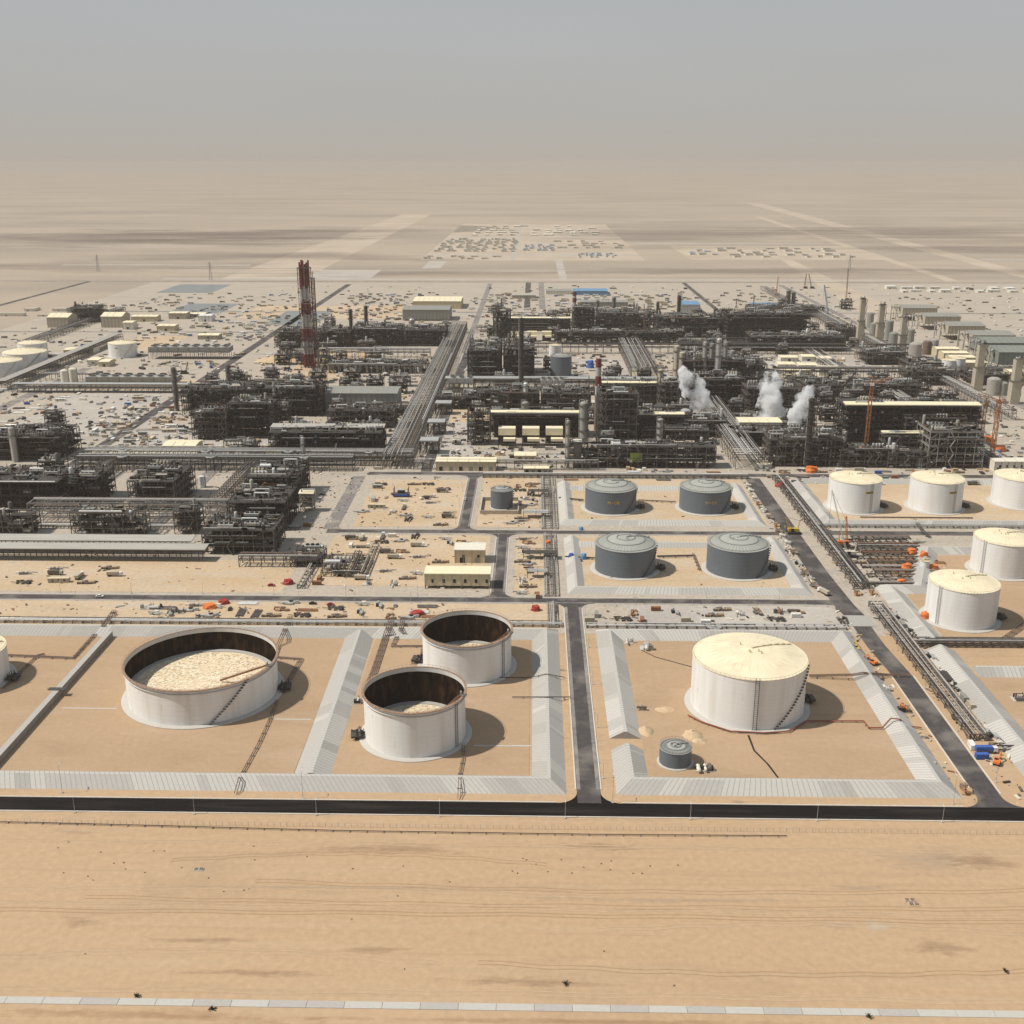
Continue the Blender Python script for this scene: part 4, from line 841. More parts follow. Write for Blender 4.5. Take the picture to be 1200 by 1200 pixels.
RK('low cross pipe run behind the open tank bund', 'x', -420, 18, 623, 630, [1.2], 7, 20, 'steel', ['insul', 'galv', 'steel', 'pipe_dark'], bent=6)
RK('low cross pipe run behind the big domed tank bund', 'x', 33, 190, 622, 628, [1.2], 5, 21, 'steel', ['insul', 'galv', 'pipe_dark'], bent=6, loops=1)
RK('cross pipe run behind the rear grey tanks', 'x', -45, 192, 957, 962, [1.2, 3], 4, 22, 'steel', ['insul', 'steel_light', 'pipe_brown'], bent=6)
RK('cross pipe run from the rack to the right edge before the white tank', 'x', 222, 420, 598, 606, [1.5, 3], 6, 23, 'steel', ['galv', 'steel', 'pipe_dark'], bent=5)
RK('cross pipe run at the right edge behind the blue tent', 'x', 222, 420, 478, 484, [1.2], 5, 24, 'steel', ['galv', 'steel', 'pipe_dark'], bent=5)
RK('cross pipe run in front of the rear white tanks', 'x', 225, 470, 820, 825, [1.2], 4, 25, 'steel', ['galv', 'steel', 'pipe_dark'], bent=5)
RK('cross pipe run in front of the two big white tanks', 'x', 222, 288, 698, 702, [1.2], 4, 26, 'steel', ['galv', 'steel_light'], bent=5)
RK('dark cross rack before the rear sheds at the left, with silver pipe', 'x', -640, -560, 1410, 1422, [8], 5, 27, 'steel', bent=8)
RK('dark rack slanting behind the pale tanks at the left edge', 'y', 1345, 1750, -668, -652, [6, 10], 6, 28, 'steel', ['steel', 'galv', 'pipe_brown'], bent=9, deck='steel_light')
RK('second dark rack at the far left', 'y', 1700, 2100, -790, -772, [5, 8], 6, 29, 'steel_dark', ['steel', 'galv'], bent=12)
RK('cross rack behind the striped chimneys', 'x', -300, -150, 1590, 1606, [8, 12], 6, 30, 'steel', ['galv', 'insul', 'steel'], bent=9)
RK('short rack beside the grey shed towards the main rack', 'x', -180, -141, 1215, 1228, [8, 12], 6, 31, 'steel')
RK('low rack of brown pipes in front of the beige halls at the left', 'x', -420, -300, 1026, 1034, [5, 8], 5, 32, 'steel', ['insul', 'galv', 'steel'], bent=7)
RK('rack of the far right running behind the beige towers', 'y', 1900, 2500, 500, 512, [8], 6, 33, 'steel', ['galv', 'steel'], bent=14)
RK('right edge rack slanting past the orange tower cranes', 'y', 1000, 1330, 420, 440, [6, 9], 9, 34, 'steel', ['galv', 'insul', 'steel', 'steel_light'], bent=9)
RK('second cross rack along the rear of the left dark units', 'x', -420, -165, 976, 990, [5, 9, 12], 8, 35, 'steel_dark', ['galv', 'steel', 'pipe_dark', 'insul', 'pipe_brown'], bent=7, loops=3)
RK('rack of mixed pipes running towards the viewer behind the trussed rack', 'y', 842, 975, -262, -250, [6, 10], 8, 36, 'steel', ['galv', 'steel', 'pipe_dark', 'pipe_brown'], bent=7)
RK('rack of mixed pipes behind the trussed rack at the left edge', 'y', 842, 975, -395, -380, [6, 10], 8, 37, 'steel', None, bent=7)
PU('dark scaffolded unit under the trussed rack, left edge', -20, 40, 626, 604, 14, 3, 180, 1.6, 'steel', vessels=4)
PU('dark scaffolded unit under the trussed rack, middle', 84, 170, 628, 602, 14, 3, 181, 1.6, 'steel', vessels=4)
PU('brown latticed unit between open plaza and dense pipework block', 205, 232, 626, 600, 18, 3, 182, 1.6, 'steel', vessels=3)
# canopies at left
canopy('long grey corrugated canopy at the left, nearer of the two', (-420, -232, 733, 9), 11, 'canopy_roof', .5, .8); canopy('long grey corrugated canopy at the left, farther of the two', (-420, -246, 748, 10), 12, 'canopy_roof', .5, .8)
# sleepers pipes into the lot
for i, (px0, py0, px1, py1, lb) in enumerate([(352, 690, 372, 652, 'fat beige pipe pair sloping down to the ground beside the manifold'), (407, 677, 422, 650, 'left of two short brown pipe runs on the sandy lot'), (425, 676, 441, 641, 'right of two short brown pipe runs on the sandy lot')]):
    X0, Y0 = G(px0, py0); X1, Y1 = G(px1, py1); RK(lb, 'y', Y0, Y1, X0 - 2, X0 + 3, [2.4], 4, 50 + i, 'steel', ['tan_wall', 'pipe_brown', 'galv'] if i else ['canopy_roof', 'tan_wall'], bent=6)
# ------------------------------------------------------------------ chimneys, columns, silos
def striped(name, label, X, Y, h, r0, r1, n, stripes, mb_name='flue', cat='chimney', ring=0, frame=0, cap=None):
    t = thing(name, label, cat, (X, Y, .1))
    for k in range(n):
        a = 2 * pi * k / max(1, n); dx, dy = (ring * cos(a), ring * sin(a)) if n > 1 else (0, 0); hh = h * (1 - .02 * (k % 3)); b = MB(); prof = [(r0, 0)]
        for z, m in stripes:
            z *= hh; f = z / hh; prof.append((r0 + (r1 - r0) * f, z - .01, m)); prof.append((r0 + (r1 - r0) * f, z))
        b.lathe(dx, dy, prof, 12 if n > 1 else 20, stripes[0][1]); b.build(mb_name, t, True)
    if frame:
        b = MB(); q = frame
        nb = int(h / 7)
        for (sx, sy) in ((-q, -q), (q, -q), (q, q), (-q, q)):
            for i in range(nb):
                f0, f1 = i / nb, (i + 1) / nb; k0, k1 = 1.5 - .5 * f0 if f0 < .35 else 1.25, 1.5 - .5 * f1 if f1 < .35 else 1.25; k0 = 1 + .8 * max(0, .3 - f0); k1 = 1 + .8 * max(0, .3 - f1)
                m = 'stack_white'
                for z, mm in stripes:
                    if (i + .5) / nb <= z: m = mm; break
                b.bar((sx * k0, sy * k0, h * f0 * .93), (sx * k1, sy * k1, h * f1 * .93), .75, m)
        for i in range(nb + 1):
            f = i / nb; k = 1 + .8 * max(0, .3 - f); z = h * f * .93; m = 'stack_white'; e = q * k
            for zz, mm in stripes:
                if f <= zz: m = mm; break
            C = [(-e, -e), (e, -e), (e, e), (-e, e)]
            for a_, c_ in zip(C, C[1:] + C[:1]):
                b.bar((*a_, z), (*c_, z), .32, m)
                if i < nb: f2 = (i + 1) / nb; k2 = 1 + .8 * max(0, .3 - f2); e2 = q * k2; b.bar((*a_, z), (c_[0] * k2 / k, c_[1] * k2 / k, h * f2 * .93), .26, m)
        b.build('lattice_tower', t)
        b = MB()
        for f in (.2, .28, .55, .93): z = h * f; k = 1 + .8 * max(0, .3 - f); e = q * k + 1.2; b.box(-e, e, -e, e, z, z + .3, 'grating')
        b.build('platform', t)
    return t
X, Y = G(361.5, 431); hS = GY(361.5, 305, Y + 4)[1]
ST = [(.13, 'stack_red'), (.25, 'stack_white'), (.385, 'stack_red'), (.51, 'stack_white'), (.64, 'stack_red'), (.765, 'stack_white'), (.91, 'stack_red'), (1.0, 'stack_red')]
striped('flare_stack', 'tallest red and white lattice tower carrying a bundle of flue pipes', X, Y + 6, hS, 1.25, 1.15, 8, ST, 'flue', 'flare stack', ring=6.0, frame=7.6)
X, Y = G(368, 431); striped('derrick', 'slim red lattice mast attached beside the tall striped flare tower', X + 3, Y + 8, GY(368, 318, Y + 8)[1], .5, .4, 1, [(.2, 'stack_red'), (.6, 'pipe_brown'), (1, 'stack_red')], 'pipe', 'mast', frame=2)
X0, X1, Y, h = foot(696, 704, 505, 421); striped('chimney', 'red and white banded chimney beside the tall square frame', (X0 + X1) / 2, Y + 4, h, 3.6, 2.9, 1, [(.5, 'pipe_brown'), (.62, 'stack_white'), (.76, 'stack_red'), (.88, 'stack_white'), (1, 'stack_red')], 'flue')
X0, X1, Y, h = foot(670, 675, 392, 342); striped('chimney', 'small far red capped chimney of the rear train', (X0 + X1) / 2, Y + 4, h, 4, 3, 1, [(.55, 'steel'), (.75, 'stack_white'), (.85, 'stack_red'), (.9, 'stack_white'), (1, 'stack_red')], 'flue')
for i, (px, yb, yt, r_, m, p, lb) in enumerate([
    (17, 542, 500, 2.8, 'steel_light', 1, 'fat grey chimney at the left edge'), (207, 482, 430, 2.2, 'steel', 4, 'dark chimney at the left end of the left train'), (270, 480, 427, 2.2, 'steel', 2, 'slim dark chimney behind the left train'),
    (365, 482, 444, 5.5, 'steel', 5, 'fat dark column left of the grey shed'), (376, 480, 452, 2, 'galv', 2, 'pale elbowed column beside the grey shed'), (320, 512, 470, 2, 'steel_light', 5, 'pale column with ladder in the left train'),
    (286, 512, 468, 1.8, 'steel_light', 5, 'grey column in the dark frame between the left chimneys'), (356, 546, 512, 1.4, 'galv', 1, 'thin silver pipe column by the beige drums'),
    (412, 402, 362, 2.5, 'steel_dark', 4, 'dark column in the rear left train, left'), (430, 402, 358, 2.5, 'steel_dark', 5, 'dark column in the rear left train, middle'), (483, 403, 373, 4, 'galv', 2, 'pale fat column in the rear left train'), (388, 403, 375, 2.2, 'galv', 2, 'pale thin column right of the striped flare tower'), (450, 405, 378, 3, 'steel_dark', 4, 'dark column beside the pale fat column'),
    (611, 458, 372, 2.6, 'steel_dark', 6, 'tall dark thin column over the dense module blocks'), (616, 480, 448, 2.6, 'insul', 2, 'cream column on the low brown unit'), (615.5, 484, 470, 4, 'shed_grey', 1, 'grey pot column on the low brown unit'),
    (684, 520, 470, 4.3, 'shed_grey', 3, 'fat grey column left of the banded chimney'), (742, 520, 460, 4.6, 'shed_grey', 3, 'fat dark grey column right of the tall square frame'), (665, 549, 492, 1.6, 'steel_light', 4, 'slim pale column at the left end of the front rack unit'),
    (773, 525, 490, 2.8, 'steel_light', 4, 'ringed grey column before the reactor hall'), (773, 475, 432, 3.2, 'tan_wall', 5, 'beige latticed column right of the silver drums'), (792, 455, 404, 3.6, 'tan_wall', 2, 'left of the twin beige chimneys behind the steam'), (798, 460, 412, 3.4, 'tan_wall', 2, 'right of the twin beige chimneys behind the steam'),
    (784, 475, 458, 2, 'steel_light', 2, 'small pale column left of the steam'), (868, 475, 460, 3, 'galv', 1, 'silver column between the two larger steam plumes'), (946, 548, 466, 2.4, 'steel_dark', 8, 'dark ringed column right of the steam'),
    (1044, 548, 526, 3.0, 'insul', 1, 'silver upright vessel in the front skids'), (1078, 549, 536, 2.6, 'galv', 1, 'smaller silver upright vessel in the front skids'), (988, 540, 505, 1.8, 'steel_light', 3, 'silver pipe column at the left end of the longest hall'),
    (824, 462, 400, 2.6, 'steel_light', 4, 'first column of the column forest from the left'), (832, 460, 402, 2.4, 'shed_grey', 4, 'second column of the column forest from the left'), (840, 464, 396, 3.2, 'galv', 4, 'third and tallest column of the column forest'), (848, 460, 400, 2.6, 'shed_grey', 4, 'fourth column of the column forest from the left'), (856, 456, 410, 2.8, 'steel_light', 3, 'rightmost column of the column forest'),
    (795, 384, 346, 3, 'steel_dark', 5, 'dark far column before the blue roofed hall'), (770, 384, 354, 2, 'steel_dark', 3, 'thin far mast like column left of the blue roofed hall'), (719, 384, 348, 2.6, 'steel', 4, 'far column on the rear reactor hall'), (700, 384, 352, 2, 'steel', 4, 'far thin column right of the small red capped chimney'),
    (923, 368, 340, 3.5, 'steel', 5, 'far pair column under the tower crane, left'), (929, 368, 342, 3, 'steel', 5, 'far pair column under the tower crane, right')]):
    column(lb, px, yb, yt, r_, m, p, i)
for i, (px, yb, yt, r_, m) in enumerate([(803, 506, 479, 5.6, 'galv'), (1020, 384, 366, 5.5, 'shed_grey'), (1024, 394, 378, 6, 'shed_grey'), (1042, 398, 375, 6, 'shed_grey'), (1047, 408, 389, 6.5, 'shed_grey'), (1067, 404, 385, 6, 'shed_grey'), (1074, 420, 401, 9, 'steel_light'), (1087, 416, 399, 6, 'pipe_brown'), (1095, 416, 397, 6, 'steel_light'), (1166, 464, 442, 8, 'steel_light'), (1176, 464, 447, 6, 'shed_grey'), (75, 451, 433, 5, 'cream'), (85, 449, 431, 5, 'cream'), (236, 572, 557, 2.8, 'cab_white')]):
    X, Y = G(px, yb); h = GY(px, yt, Y + r_)[1]; t = thing('silo', ('upright grey silo' if i < 11 else 'cream silo', ['beside the beige towers', 'beside the beige towers', 'beside the air coolers', 'on the plaza by the yellow crane'][0 if i < 11 else 2 if i < 13 else 3]) if i else 'silver silo that the left steam plume rises from', 'silo', (X, Y + r_, .1), 'silos')
    b = MB(); b.lathe(0, 0, [(r_, 0), (r_, h - r_ * .3), (r_ * .6, h - .4), (.02, h)], 28, m); b.build('shell', t, True)
    b = MB(); handrail(b, r_ * .98, h - r_ * .3, 'steel', 12); b.bar((r_ + .3, 0, 0), (r_ + .3, 0, h), .4, 'steel'); b.build('railing', t)
for i, (px, w, yb, yt, lb) in enumerate([(1008, 7.5, 402, 351, 'leftmost tall square beige tower at the right'), (1031, 8, 400, 358, 'second tall square beige tower from the left'), (1057, 8, 414, 372, 'third tall square beige tower from the left'), (1146, 10, 458, 404, 'square beige tower before the dark green shed'), (1189, 11, 474, 421, 'square beige tower nearest the right edge')]):
    X0, X1, Y, h = foot(px - w / 2, px + w / 2, yb, yt); W = X1 - X0; t = thing('cold_box_tower', lb, 'tower', (X0, Y, .1), 'square beige towers'); b = MB(); b.box(0, W, 0, W, 0, h * .5, 'tan_wall'); b.box(W * .12, W * .88, W * .1, W * .9, h * .5, h, 'tan_wall'); b.build('casing', t)
    b = MB(); b.box(-1, W + 1, -1, W + 1, h * .5, h * .5 + .4, 'steel'); b.box(W * .05, W * .95, 0, W, h, h + .3, 'steel')
    for q in (0, W): b.bar((q, -.5, h * .5 + 1.6), (q, W, h * .5 + 1.6), .2, 'steel')
    for k in range(10): b.bar((W + .8, 1 + (k % 2) * 4, h * k / 10), (W + .8, 5 - (k % 2) * 4, h * (k + 1) / 10), .6, 'steel')
    b.bar((0, -.5, h * .5 + 1.6), (W, -.5, h * .5 + 1.6), .2, 'steel'); clutter(b, random.Random(i), W, W, h, h + 5, 9, ['steel', 'steel_dark', 'galv']); b.build('stair_and_vents', t)
# ------------------------------------------------------------------ sheds, halls, buildings
for i, (x0, x1, yb, yt, lb) in enumerate([(1057, 1097, 376, 361, 'farthest of the long grey roofed compressor sheds at the right'), (1083, 1124, 387, 371, 'second farthest of the long compressor sheds'), (1110, 1153, 399, 382, 'middle one of the long compressor sheds'), (1138, 1188, 412, 393, 'fourth of the long compressor sheds'), (1152, 1222, 424, 402, 'fifth of the long compressor sheds with grey saw roof'), (1168, 1260, 440, 413, 'nearest compressor shed with dark green wall at the right edge')]):
    loc = foot(x0, x1, yb, yt); shed(lb, loc, 52 if i < 4 else 60, 'shed_grey' if i < 4 else 'shed_green', 'tan_wall' if i < 4 else 'shed_green', 3, 0, 'compressor_shed', 'shed', open_base=loc[3] * .45, group='compressor sheds')
    X0, X1, Y, h = loc
    for s in range(2):
        t = thing('exhaust_duct', ('pale exhaust duct', 'at the left end of the compressor sheds'), 'duct', (X0 - 8 - s * 9, Y + 12, .1), 'exhaust ducts'); b = MB(); b.vessel(0, 0, 0, h * 1.2, 1.0, 'steel_light', 8); b.build('flue', t, True); b = MB(); b.tube([(0, 0, h * .9), (6, 4, h * 1.05), (7 + s * 5, 4, h * .7)], 2.4, 'galv', 8); b.build('elbow', t, True)
S = shed
S('grey walled shed with a beige edged roof left of the main rack', foot(380, 466, 484, 461), 42, 'shed_grey', 'shed_grey', 2, 0, 'compressor_hall', 'shed')
S('rear grey shed behind the rear left train', foot(472, 527, 376, 363), 60, 'shed_grey', 'shed_grey', 3, 0, 'compressor_hall', 'shed', open_base=2)
S('big beige flat shed at the back of the plant, left part', foot(484, 540, 362, 353), 80, 'beige_light', 'beige', 2, 0)
S('beige shed at the back of the plant, near the road', foot(600, 628, 350, 346), 40, 'canopy_roof', 'tan_wall', 2, 0)
S('long beige shed with a blue roof at the back', foot(672, 712, 346, 341), 50, 'blue_roof', 'blue_roof', 1, 0)
S('low grey shed beside the blue roofed one', foot(640, 670, 345, 341), 40, 'shed_grey', 'cream', 1, 0)
S('grey blue low hall before the blue roofed shed', foot(680, 736, 360, 354), 40, 'shed_grey', 'shed_grey', 1, 0)
S('pale blue roofed hall behind the dark far column', foot(798, 820, 368, 357), 60, 'blue_roof', 'galv', 2, 0)
S('pale blue roofed low hall behind the wide far hall', foot(884, 912, 364, 359), 60, 'blue_roof', 'galv', 2, 0)
S('beige warehouse behind the long cross rack, left part', foot(104, 123, 541, 533), 24, 'beige_light', 'beige', 1.2, 1); S('widest beige warehouse behind the long cross rack', foot(123, 184, 542, 535), 28, 'beige_light', 'beige', 1.2, 4); S('beige warehouse at the right end of the row', foot(184, 228, 541, 534), 27, 'beige_light', 'beige', 1.2, 3); S('beige warehouse standing behind the warehouse row', foot(190, 229, 530, 523), 26, 'beige_light', 'beige', 1.2, 2)
S('long beige substation with bays between road and rack', foot(511, 581, 552, 541), 16, 'beige_light', 'beige', .6, 6, 'substation', 'building')
S('small beige building in front of the beige furnaces', foot(603, 628, 541, 534), 15, 'beige_light', 'beige', .5, 2, 'control_building', 'building', windows=3)
S('low beige building beside the mid road junction', foot(614, 643, 554, 549), 10, 'beige_light', 'beige', .5, 4, 'substation', 'building')
S('beige substation on columns beside the vertical road, long low one', foot(498, 574, 690, 673), 14, 'beige_light', 'beige', 0, 0, 'substation', 'building', open_base=2.0, windows=6)
S('square beige pump house in the middle of the sandy lot', foot(533, 568, 660, 645), 15, 'cream', 'beige', 0, 2, 'pump_house', 'building', windows=2)
S('beige building under the middle steam plume', foot(866, 915, 512, 495), 24, 'beige_light', 'cream', .8, 0, 'analyser_house', 'building', open_base=5)
S('small beige roofed open shed behind the front rack unit', foot(784, 814, 531, 520), 12, 'beige_light', 'steel_light', .8, 0, 'pump_shelter', 'shed', open_base=6)
S('cream box building right of the burner hall column', foot(672, 681, 549, 518), 8, 'cream', 'steel', 0, 0, 'stair_house', 'building', open_base=8)
for i, (x0, x1, yb, yt, lb, w) in enumerate([(56, 81, 384, 372, 'beige gabled hall left of the far stack clump', 'tan_wall'), (119, 144, 384, 371, 'beige gabled hall right of the far stack clump', 'tan_wall'), (154, 184, 377, 371, 'low beige hall right of the gabled halls', 'beige'), (198, 219, 374, 367, 'tan hall by the far left road', 'tan_wall'), (144, 156, 386, 378, 'small cream block beside the gabled hall', 'cream'), (233, 248, 377, 370, 'white block by the far left road', 'cab_white'), (184, 205, 388, 382, 'low beige roofed shed near the gabled halls', 'beige'),
     (103, 116, 428, 422, 'cream building beside the lone pale tank, left', 'cream'), (116, 128, 430, 424, 'cream building beside the lone pale tank, right', 'beige'), (75, 92, 416, 410, 'small beige roofed shelter behind the leaning rack', 'beige'), (96, 110, 414, 409, 'round cornered cream kiosk by the rack', 'cream'), (232, 256, 398, 393, 'low tan shed by the ponds', 'tan_wall'), (218, 240, 372, 368, 'low tan block at the far left', 'tan_wall')]):
    S(lb, foot(x0, x1, yb, yt), 40 if i < 2 else 24, 'beige_light' if w != 'cab_white' else 'cab_white', w, 5 if i < 2 else 1, 1 if i > 1 else 0, 'hall', 'building')
for i, (x0, x1, yb, yt) in enumerate([(1097, 1123, 421, 409), (1105, 1134, 427, 414), (1113, 1142, 432, 419), (1124, 1156, 436, 425), (1182, 1225, 452, 436)]):
    S(['farthest', 'second', 'third', 'nearest', 'rightmost'][i] + ' of the stepped beige electrical halls at the right', foot(x0, x1, yb, yt), 22, 'beige_light', 'beige', 1, 0, 'electrical_hall', 'building', group='beige electrical halls')
for i, (x0, x1, yb, yt) in enumerate([(940, 955, 424, 418), (960, 984, 440, 432), (915, 935, 424, 419), (912, 932, 432, 427), (936, 958, 433, 428), (957, 975, 425, 420), (936, 952, 441, 436), (920, 932, 438, 434)]):
    S(('cream block', 'in the beige yard behind the middle steam'), foot(x0, x1, yb, yt), 22, 'beige_light', 'cream', .5, 1, 'office_block', 'building', group='cream blocks')
S('cream long building at the right edge behind the white tanks', foot(1165, 1215, 553, 541), 14, 'cream', 'cream', .4, 5, 'workshop', 'building', windows=6)
S('pale container office behind the construction pipes', foot(1150, 1172, 540, 533), 8, 'cab_white', 'cab_white', 0, 2, 'site_office', 'building')
for i, (px0, px1) in enumerate([(584, 604), (612, 632), (639.5, 659.5)]):
    X0, X1, Y, h = foot(px0, px1, 524, 503); W = X1 - X0
    t = thing('furnace', ['left', 'middle', 'right'][i] + ' of the three beige topped furnaces', 'furnace', (X0, Y, .1), 'beige topped furnaces'); b = MB(); b.box(0, W, 3, 14, h * .62, h, 'beige_light'); b.build('casing', t)
    b = MB(); b.box(W * .3, W, -5, 2.5, 7, 9.5, 'beige_light'); b.build('burner_box', t); b = MB(); [b.bar((x, y, 0), (x, y, h * .62 if y > 2 else 7), .6, 'steel_dark') for x in (0, W * .5, W) for y in (3, 14, -4)]; b.box(.5, W - .5, 4, 13, 3, h * .62, 'dark'); b.build('base', t)
for i, (px0, px1) in enumerate([(600, 611), (618, 629), (635, 646)]):
    X0, X1, Y, h = foot(px0, px1, 397, 386); W = X1 - X0
    t = thing('furnace', ['left', 'middle', 'right'][i] + ' of the three far pale topped furnaces of the rear train', 'furnace', (X0, Y - 30, .1), 'far furnaces'); b = MB(); b.box(0, W, 3, 14, h * .6, h, 'beige_light'); b.build('casing', t)
    b = MB(); b.box(W * .3, W, -5, 2.5, 7, 9.5, 'beige_light'); b.build('burner_box', t); b = MB(); b.box(.5, W - .5, 4, 13, 0, h * .6, 'dark'); b.build('base', t)
for i, (px0, px1, yb, yt, lb) in enumerate([(314, 333, 540, 527, 'left of two beige horizontal drums under the canopied unit'), (359, 381, 540, 526, 'right of two beige horizontal drums under the canopied unit'), (320, 334, 478, 465, 'cream drum high in the left train'), (347, 358, 480, 467, 'small cream drum beside the fat dark column'), (400, 411, 404, 396, 'cream tank head in the rear left train')]):
    X0, X1, Y, h = foot(px0, px1, yb, yt); t = thing('storage_drum', lb, 'drum', ((X0 + X1) / 2, Y - 4, .1), 'beige drums'); b = MB(); b.drum(0, 0, h - 2.6, X1 - X0, 2.6, 'beige', 'x', 20); b.build('shell', t, True)
    b = MB(); [b.box(x - .5, x + .5, -2, 2, 0, h - 4.6, 'concrete_b') for x in (-(X1 - X0) * .28, (X1 - X0) * .28)]; b.build('saddle', t)
air_cooler('long air cooler bank at the left in front of the white yard', foot(174, 270, 421, 407), 22, 10, 8); air_cooler('long air cooler bank at the left behind the straight grey rack', foot(100, 208, 451, 442), 22, 3, 8)
air_cooler('pale topped cooler on the cross rack', (-104, -74, 1340, 18), 16, 12, 3, 'galv'); air_cooler('grey cooler bank before the slim grey tank', (8, 38, 1345, 15), 14, 9, 4, 'galv')
for i, (px, py) in enumerate([(490, 515), (498, 484), (508, 463)]):
    X, Y = G(px, py); Y = G(485, [550, 520, 498][i])[1]; 
    t = thing('side_platform', ['nearest', 'middle', 'farthest'][i] + ' pale topped platform on the right flank of the main rack', 'platform', (-110, [1040, 1120, 1215][i], .1), 'side platforms'); b = MB(); b.box(0, 18, 0, 16, 12.5, 13.6, 'galv'); b.build('roof', t); b = MB(); steel_frame(b, 18, 16, [6, 12.3], 'steel', 6); b.build('steel_frame', t); b = MB(); clutter(b, random.Random(i), 18, 16, 6.3, 12, 16); b.build('pipework', t)
# walls
X0, Y0 = G(298, 452); X1, _ = G(352, 452)
t = thing('perimeter_wall', 'low grey wall in front of the striped flare tower', 'wall', (0, 0, .1)); b = MB(); b.box(X0, X1, Y0, Y0 + 1.2, 0, 9, 'concrete_b', 'concrete_c'); b.build('wall', t)
# round clarifier
X, Y = G(893, 547); t = thing('clarifier', 'round pale open basin beside the foot of the diagonal rack', 'basin', (X, Y, .1)); b = MB(); b.lathe(0, 0, [(9, 0), (9, 4.4), (8.4, 4.4), (8.4, 3.6), (.01, 3.8, 'beige_light')], 32, 'concrete_c', close=False); b.build('basin', t); b = MB(); b.box(-9.5, 9.5, -.8, .8, 4.7, 5, 'steel'); b.build('bridge', t)
#@@PART3
# ------------------------------------------------------------------ pipelines on sleepers inside the basins
def pipeline(label, pts, n=2, w=.5, m='pipe_brown', z=.7, gap=1.1, z_bund=None, name='pipeline'):
    """pts: (px, py, z) on the ground"""
    P = [(*G(p[0], p[1], p[2] if len(p) > 2 else z), p[2] if len(p) > 2 else z) for p in pts]; ox, oy, _ = P[0]
    t = thing(name, label, 'pipeline', (ox, oy, .15), 'pipelines on the ground')
    for k in range(n):
        b = MB(); Q = []
        for i, p in enumerate(P):
            a = P[max(0, i - 1)]; c = P[min(len(P) - 1, i + 1)]; dx, dy = c[0] - a[0], c[1] - a[1]; l = hypot(dx, dy) or 1; o = (k - (n - 1) / 2) * gap; Q.append((p[0] - ox - dy / l * o, p[1] - oy + dx / l * o, p[2]))
        b.tube(Q, w, m, 6); b.build('pipe', t, True)
    b = MB()
    for p, q in zip(P, P[1:]):
        L = hypot(q[0] - p[0], q[1] - p[1]); k = int(L / 7)
        for i in range(k):
            f = (i + .5) / k; x, y, zz = (p[j] + (q[j] - p[j]) * f for j in range(3)); a = math.atan2(q[1] - p[1], q[0] - p[0]); b.rbox(x - ox, y - oy, .35, n * gap + .1, 0 if zz < 2 else zz - .6, max(.2, zz - w / 2), a, 'concrete_dark')
    if b.f: b.build('support', t)
    return t
pipeline('brown pipe pair from the huge open tank down to the front bund', [(325, 820), (315, 846), (303, 872), (283, 908), (281, 912, 4.4), (276, 930)], 2, .4, 'pipe_brown')
pipeline('brown pipes from the foot of the huge open tank to the back bund', [(330, 812), (353, 772), (322, 770), (326, 757), (331, 745, 4.6), (340, 722)], 3, .45, 'pipe_brown')
pipeline('brown line from the nearest open tank down to the front bund', [(543, 872), (543, 888), (538, 912), (539, 911, 4.5), (538, 936)], 2, .35, 'pipe_brown')
pipeline('pipe bundle between the bund and the two smaller open tanks', [(432, 802), (439, 785), (452, 746), (455, 738, 4.8), (460, 722)], 4, .5, 'pipe_brown')
pipeline('pipe pair beside the rear open tank', [(492, 778), (497, 757), (460, 757), (468, 740), (470, 738, 4.8), (472, 722)], 3, .45, 'pipe_brown')
pipeline('thin dark line from the rear open tank to the road bund', [(600, 817), (626, 817), (640, 817, 4.3), (668, 817)], 1, .5, 'steel_dark')
pipeline('second thin dark line behind it to the road bund', [(585, 794), (622, 794), (640, 790, 4.4), (662, 794)], 1, .4, 'steel_dark')
pipeline('bent pipe run in the left edge basin', [(-10, 767), (86, 771), (117, 737), (121, 733, 4.4), (134, 715)], 3, .45, 'pipe_brown')
pipeline('pipe branch in the left edge basin towards the cut off tank', [(4, 806), (44, 768), (52, 766)], 2, .5, 'pipe_brown')
pipeline('red fire main round the foot of the big domed tank and out to the road', [(806, 838), (822, 846), (856, 857), (896, 859), (925, 857), (945, 845), (1012, 845), (1018, 853), (1034, 853), (1044, 842, 4.6), (1054, 843, 4.8), (1064, 851), (1080, 853)], 1, .75, 'red_pipe', .9)
pipeline('brown pipe pair crossing the bund right of the big domed tank', [(948, 792), (1000, 791, 3), (1012, 789, 4.4), (1040, 791), (1065, 791)], 3, .5, 'pipe_brown', 1.0)
pipeline('thin dark hose on the sand left of the big domed tank', [(752, 762), (768, 770), (790, 776), (812, 782)], 1, .3, 'steel_dark', .3)
pipeline('long thin dark pipe beside the perimeter fence', [(-60, 961.5), (100, 965.5), (400, 973.5), (700, 978), (922, 979.5)], 1, .38, 'steel_dark', .5)
pipeline('pipe pair from the nearest right white tank to the cross run', [(1082, 727), (1102, 748)], 2, .5, 'tan_wall')
pipeline('pipe group slanting to the right edge by the blue grey tank', [(1172, 752), (1215, 722)], 4, .5, 'pipe_brown')
pipeline('thin pipe in front of the rear white tanks', [(1008, 606), (1140, 607)], 2, .5, 'pipe_dark')
for i, (px, py) in enumerate([(1008, 606), (1104, 606)]): pass
pipeline('pipes through the bund before the rear white tanks', [(1072, 608), (1078, 618, 4), (1090, 630)], 3, .5, 'pipe_dark')
pipeline('pipes behind the front left grey tank with blue wrapped valves', [(662, 652), (700, 654)], 2, .6, 'pipe_dark', 1.2); pipeline('pipes between the front grey tanks', [(770, 652), (812, 651)], 3, .5, 'pipe_dark', 1.2)
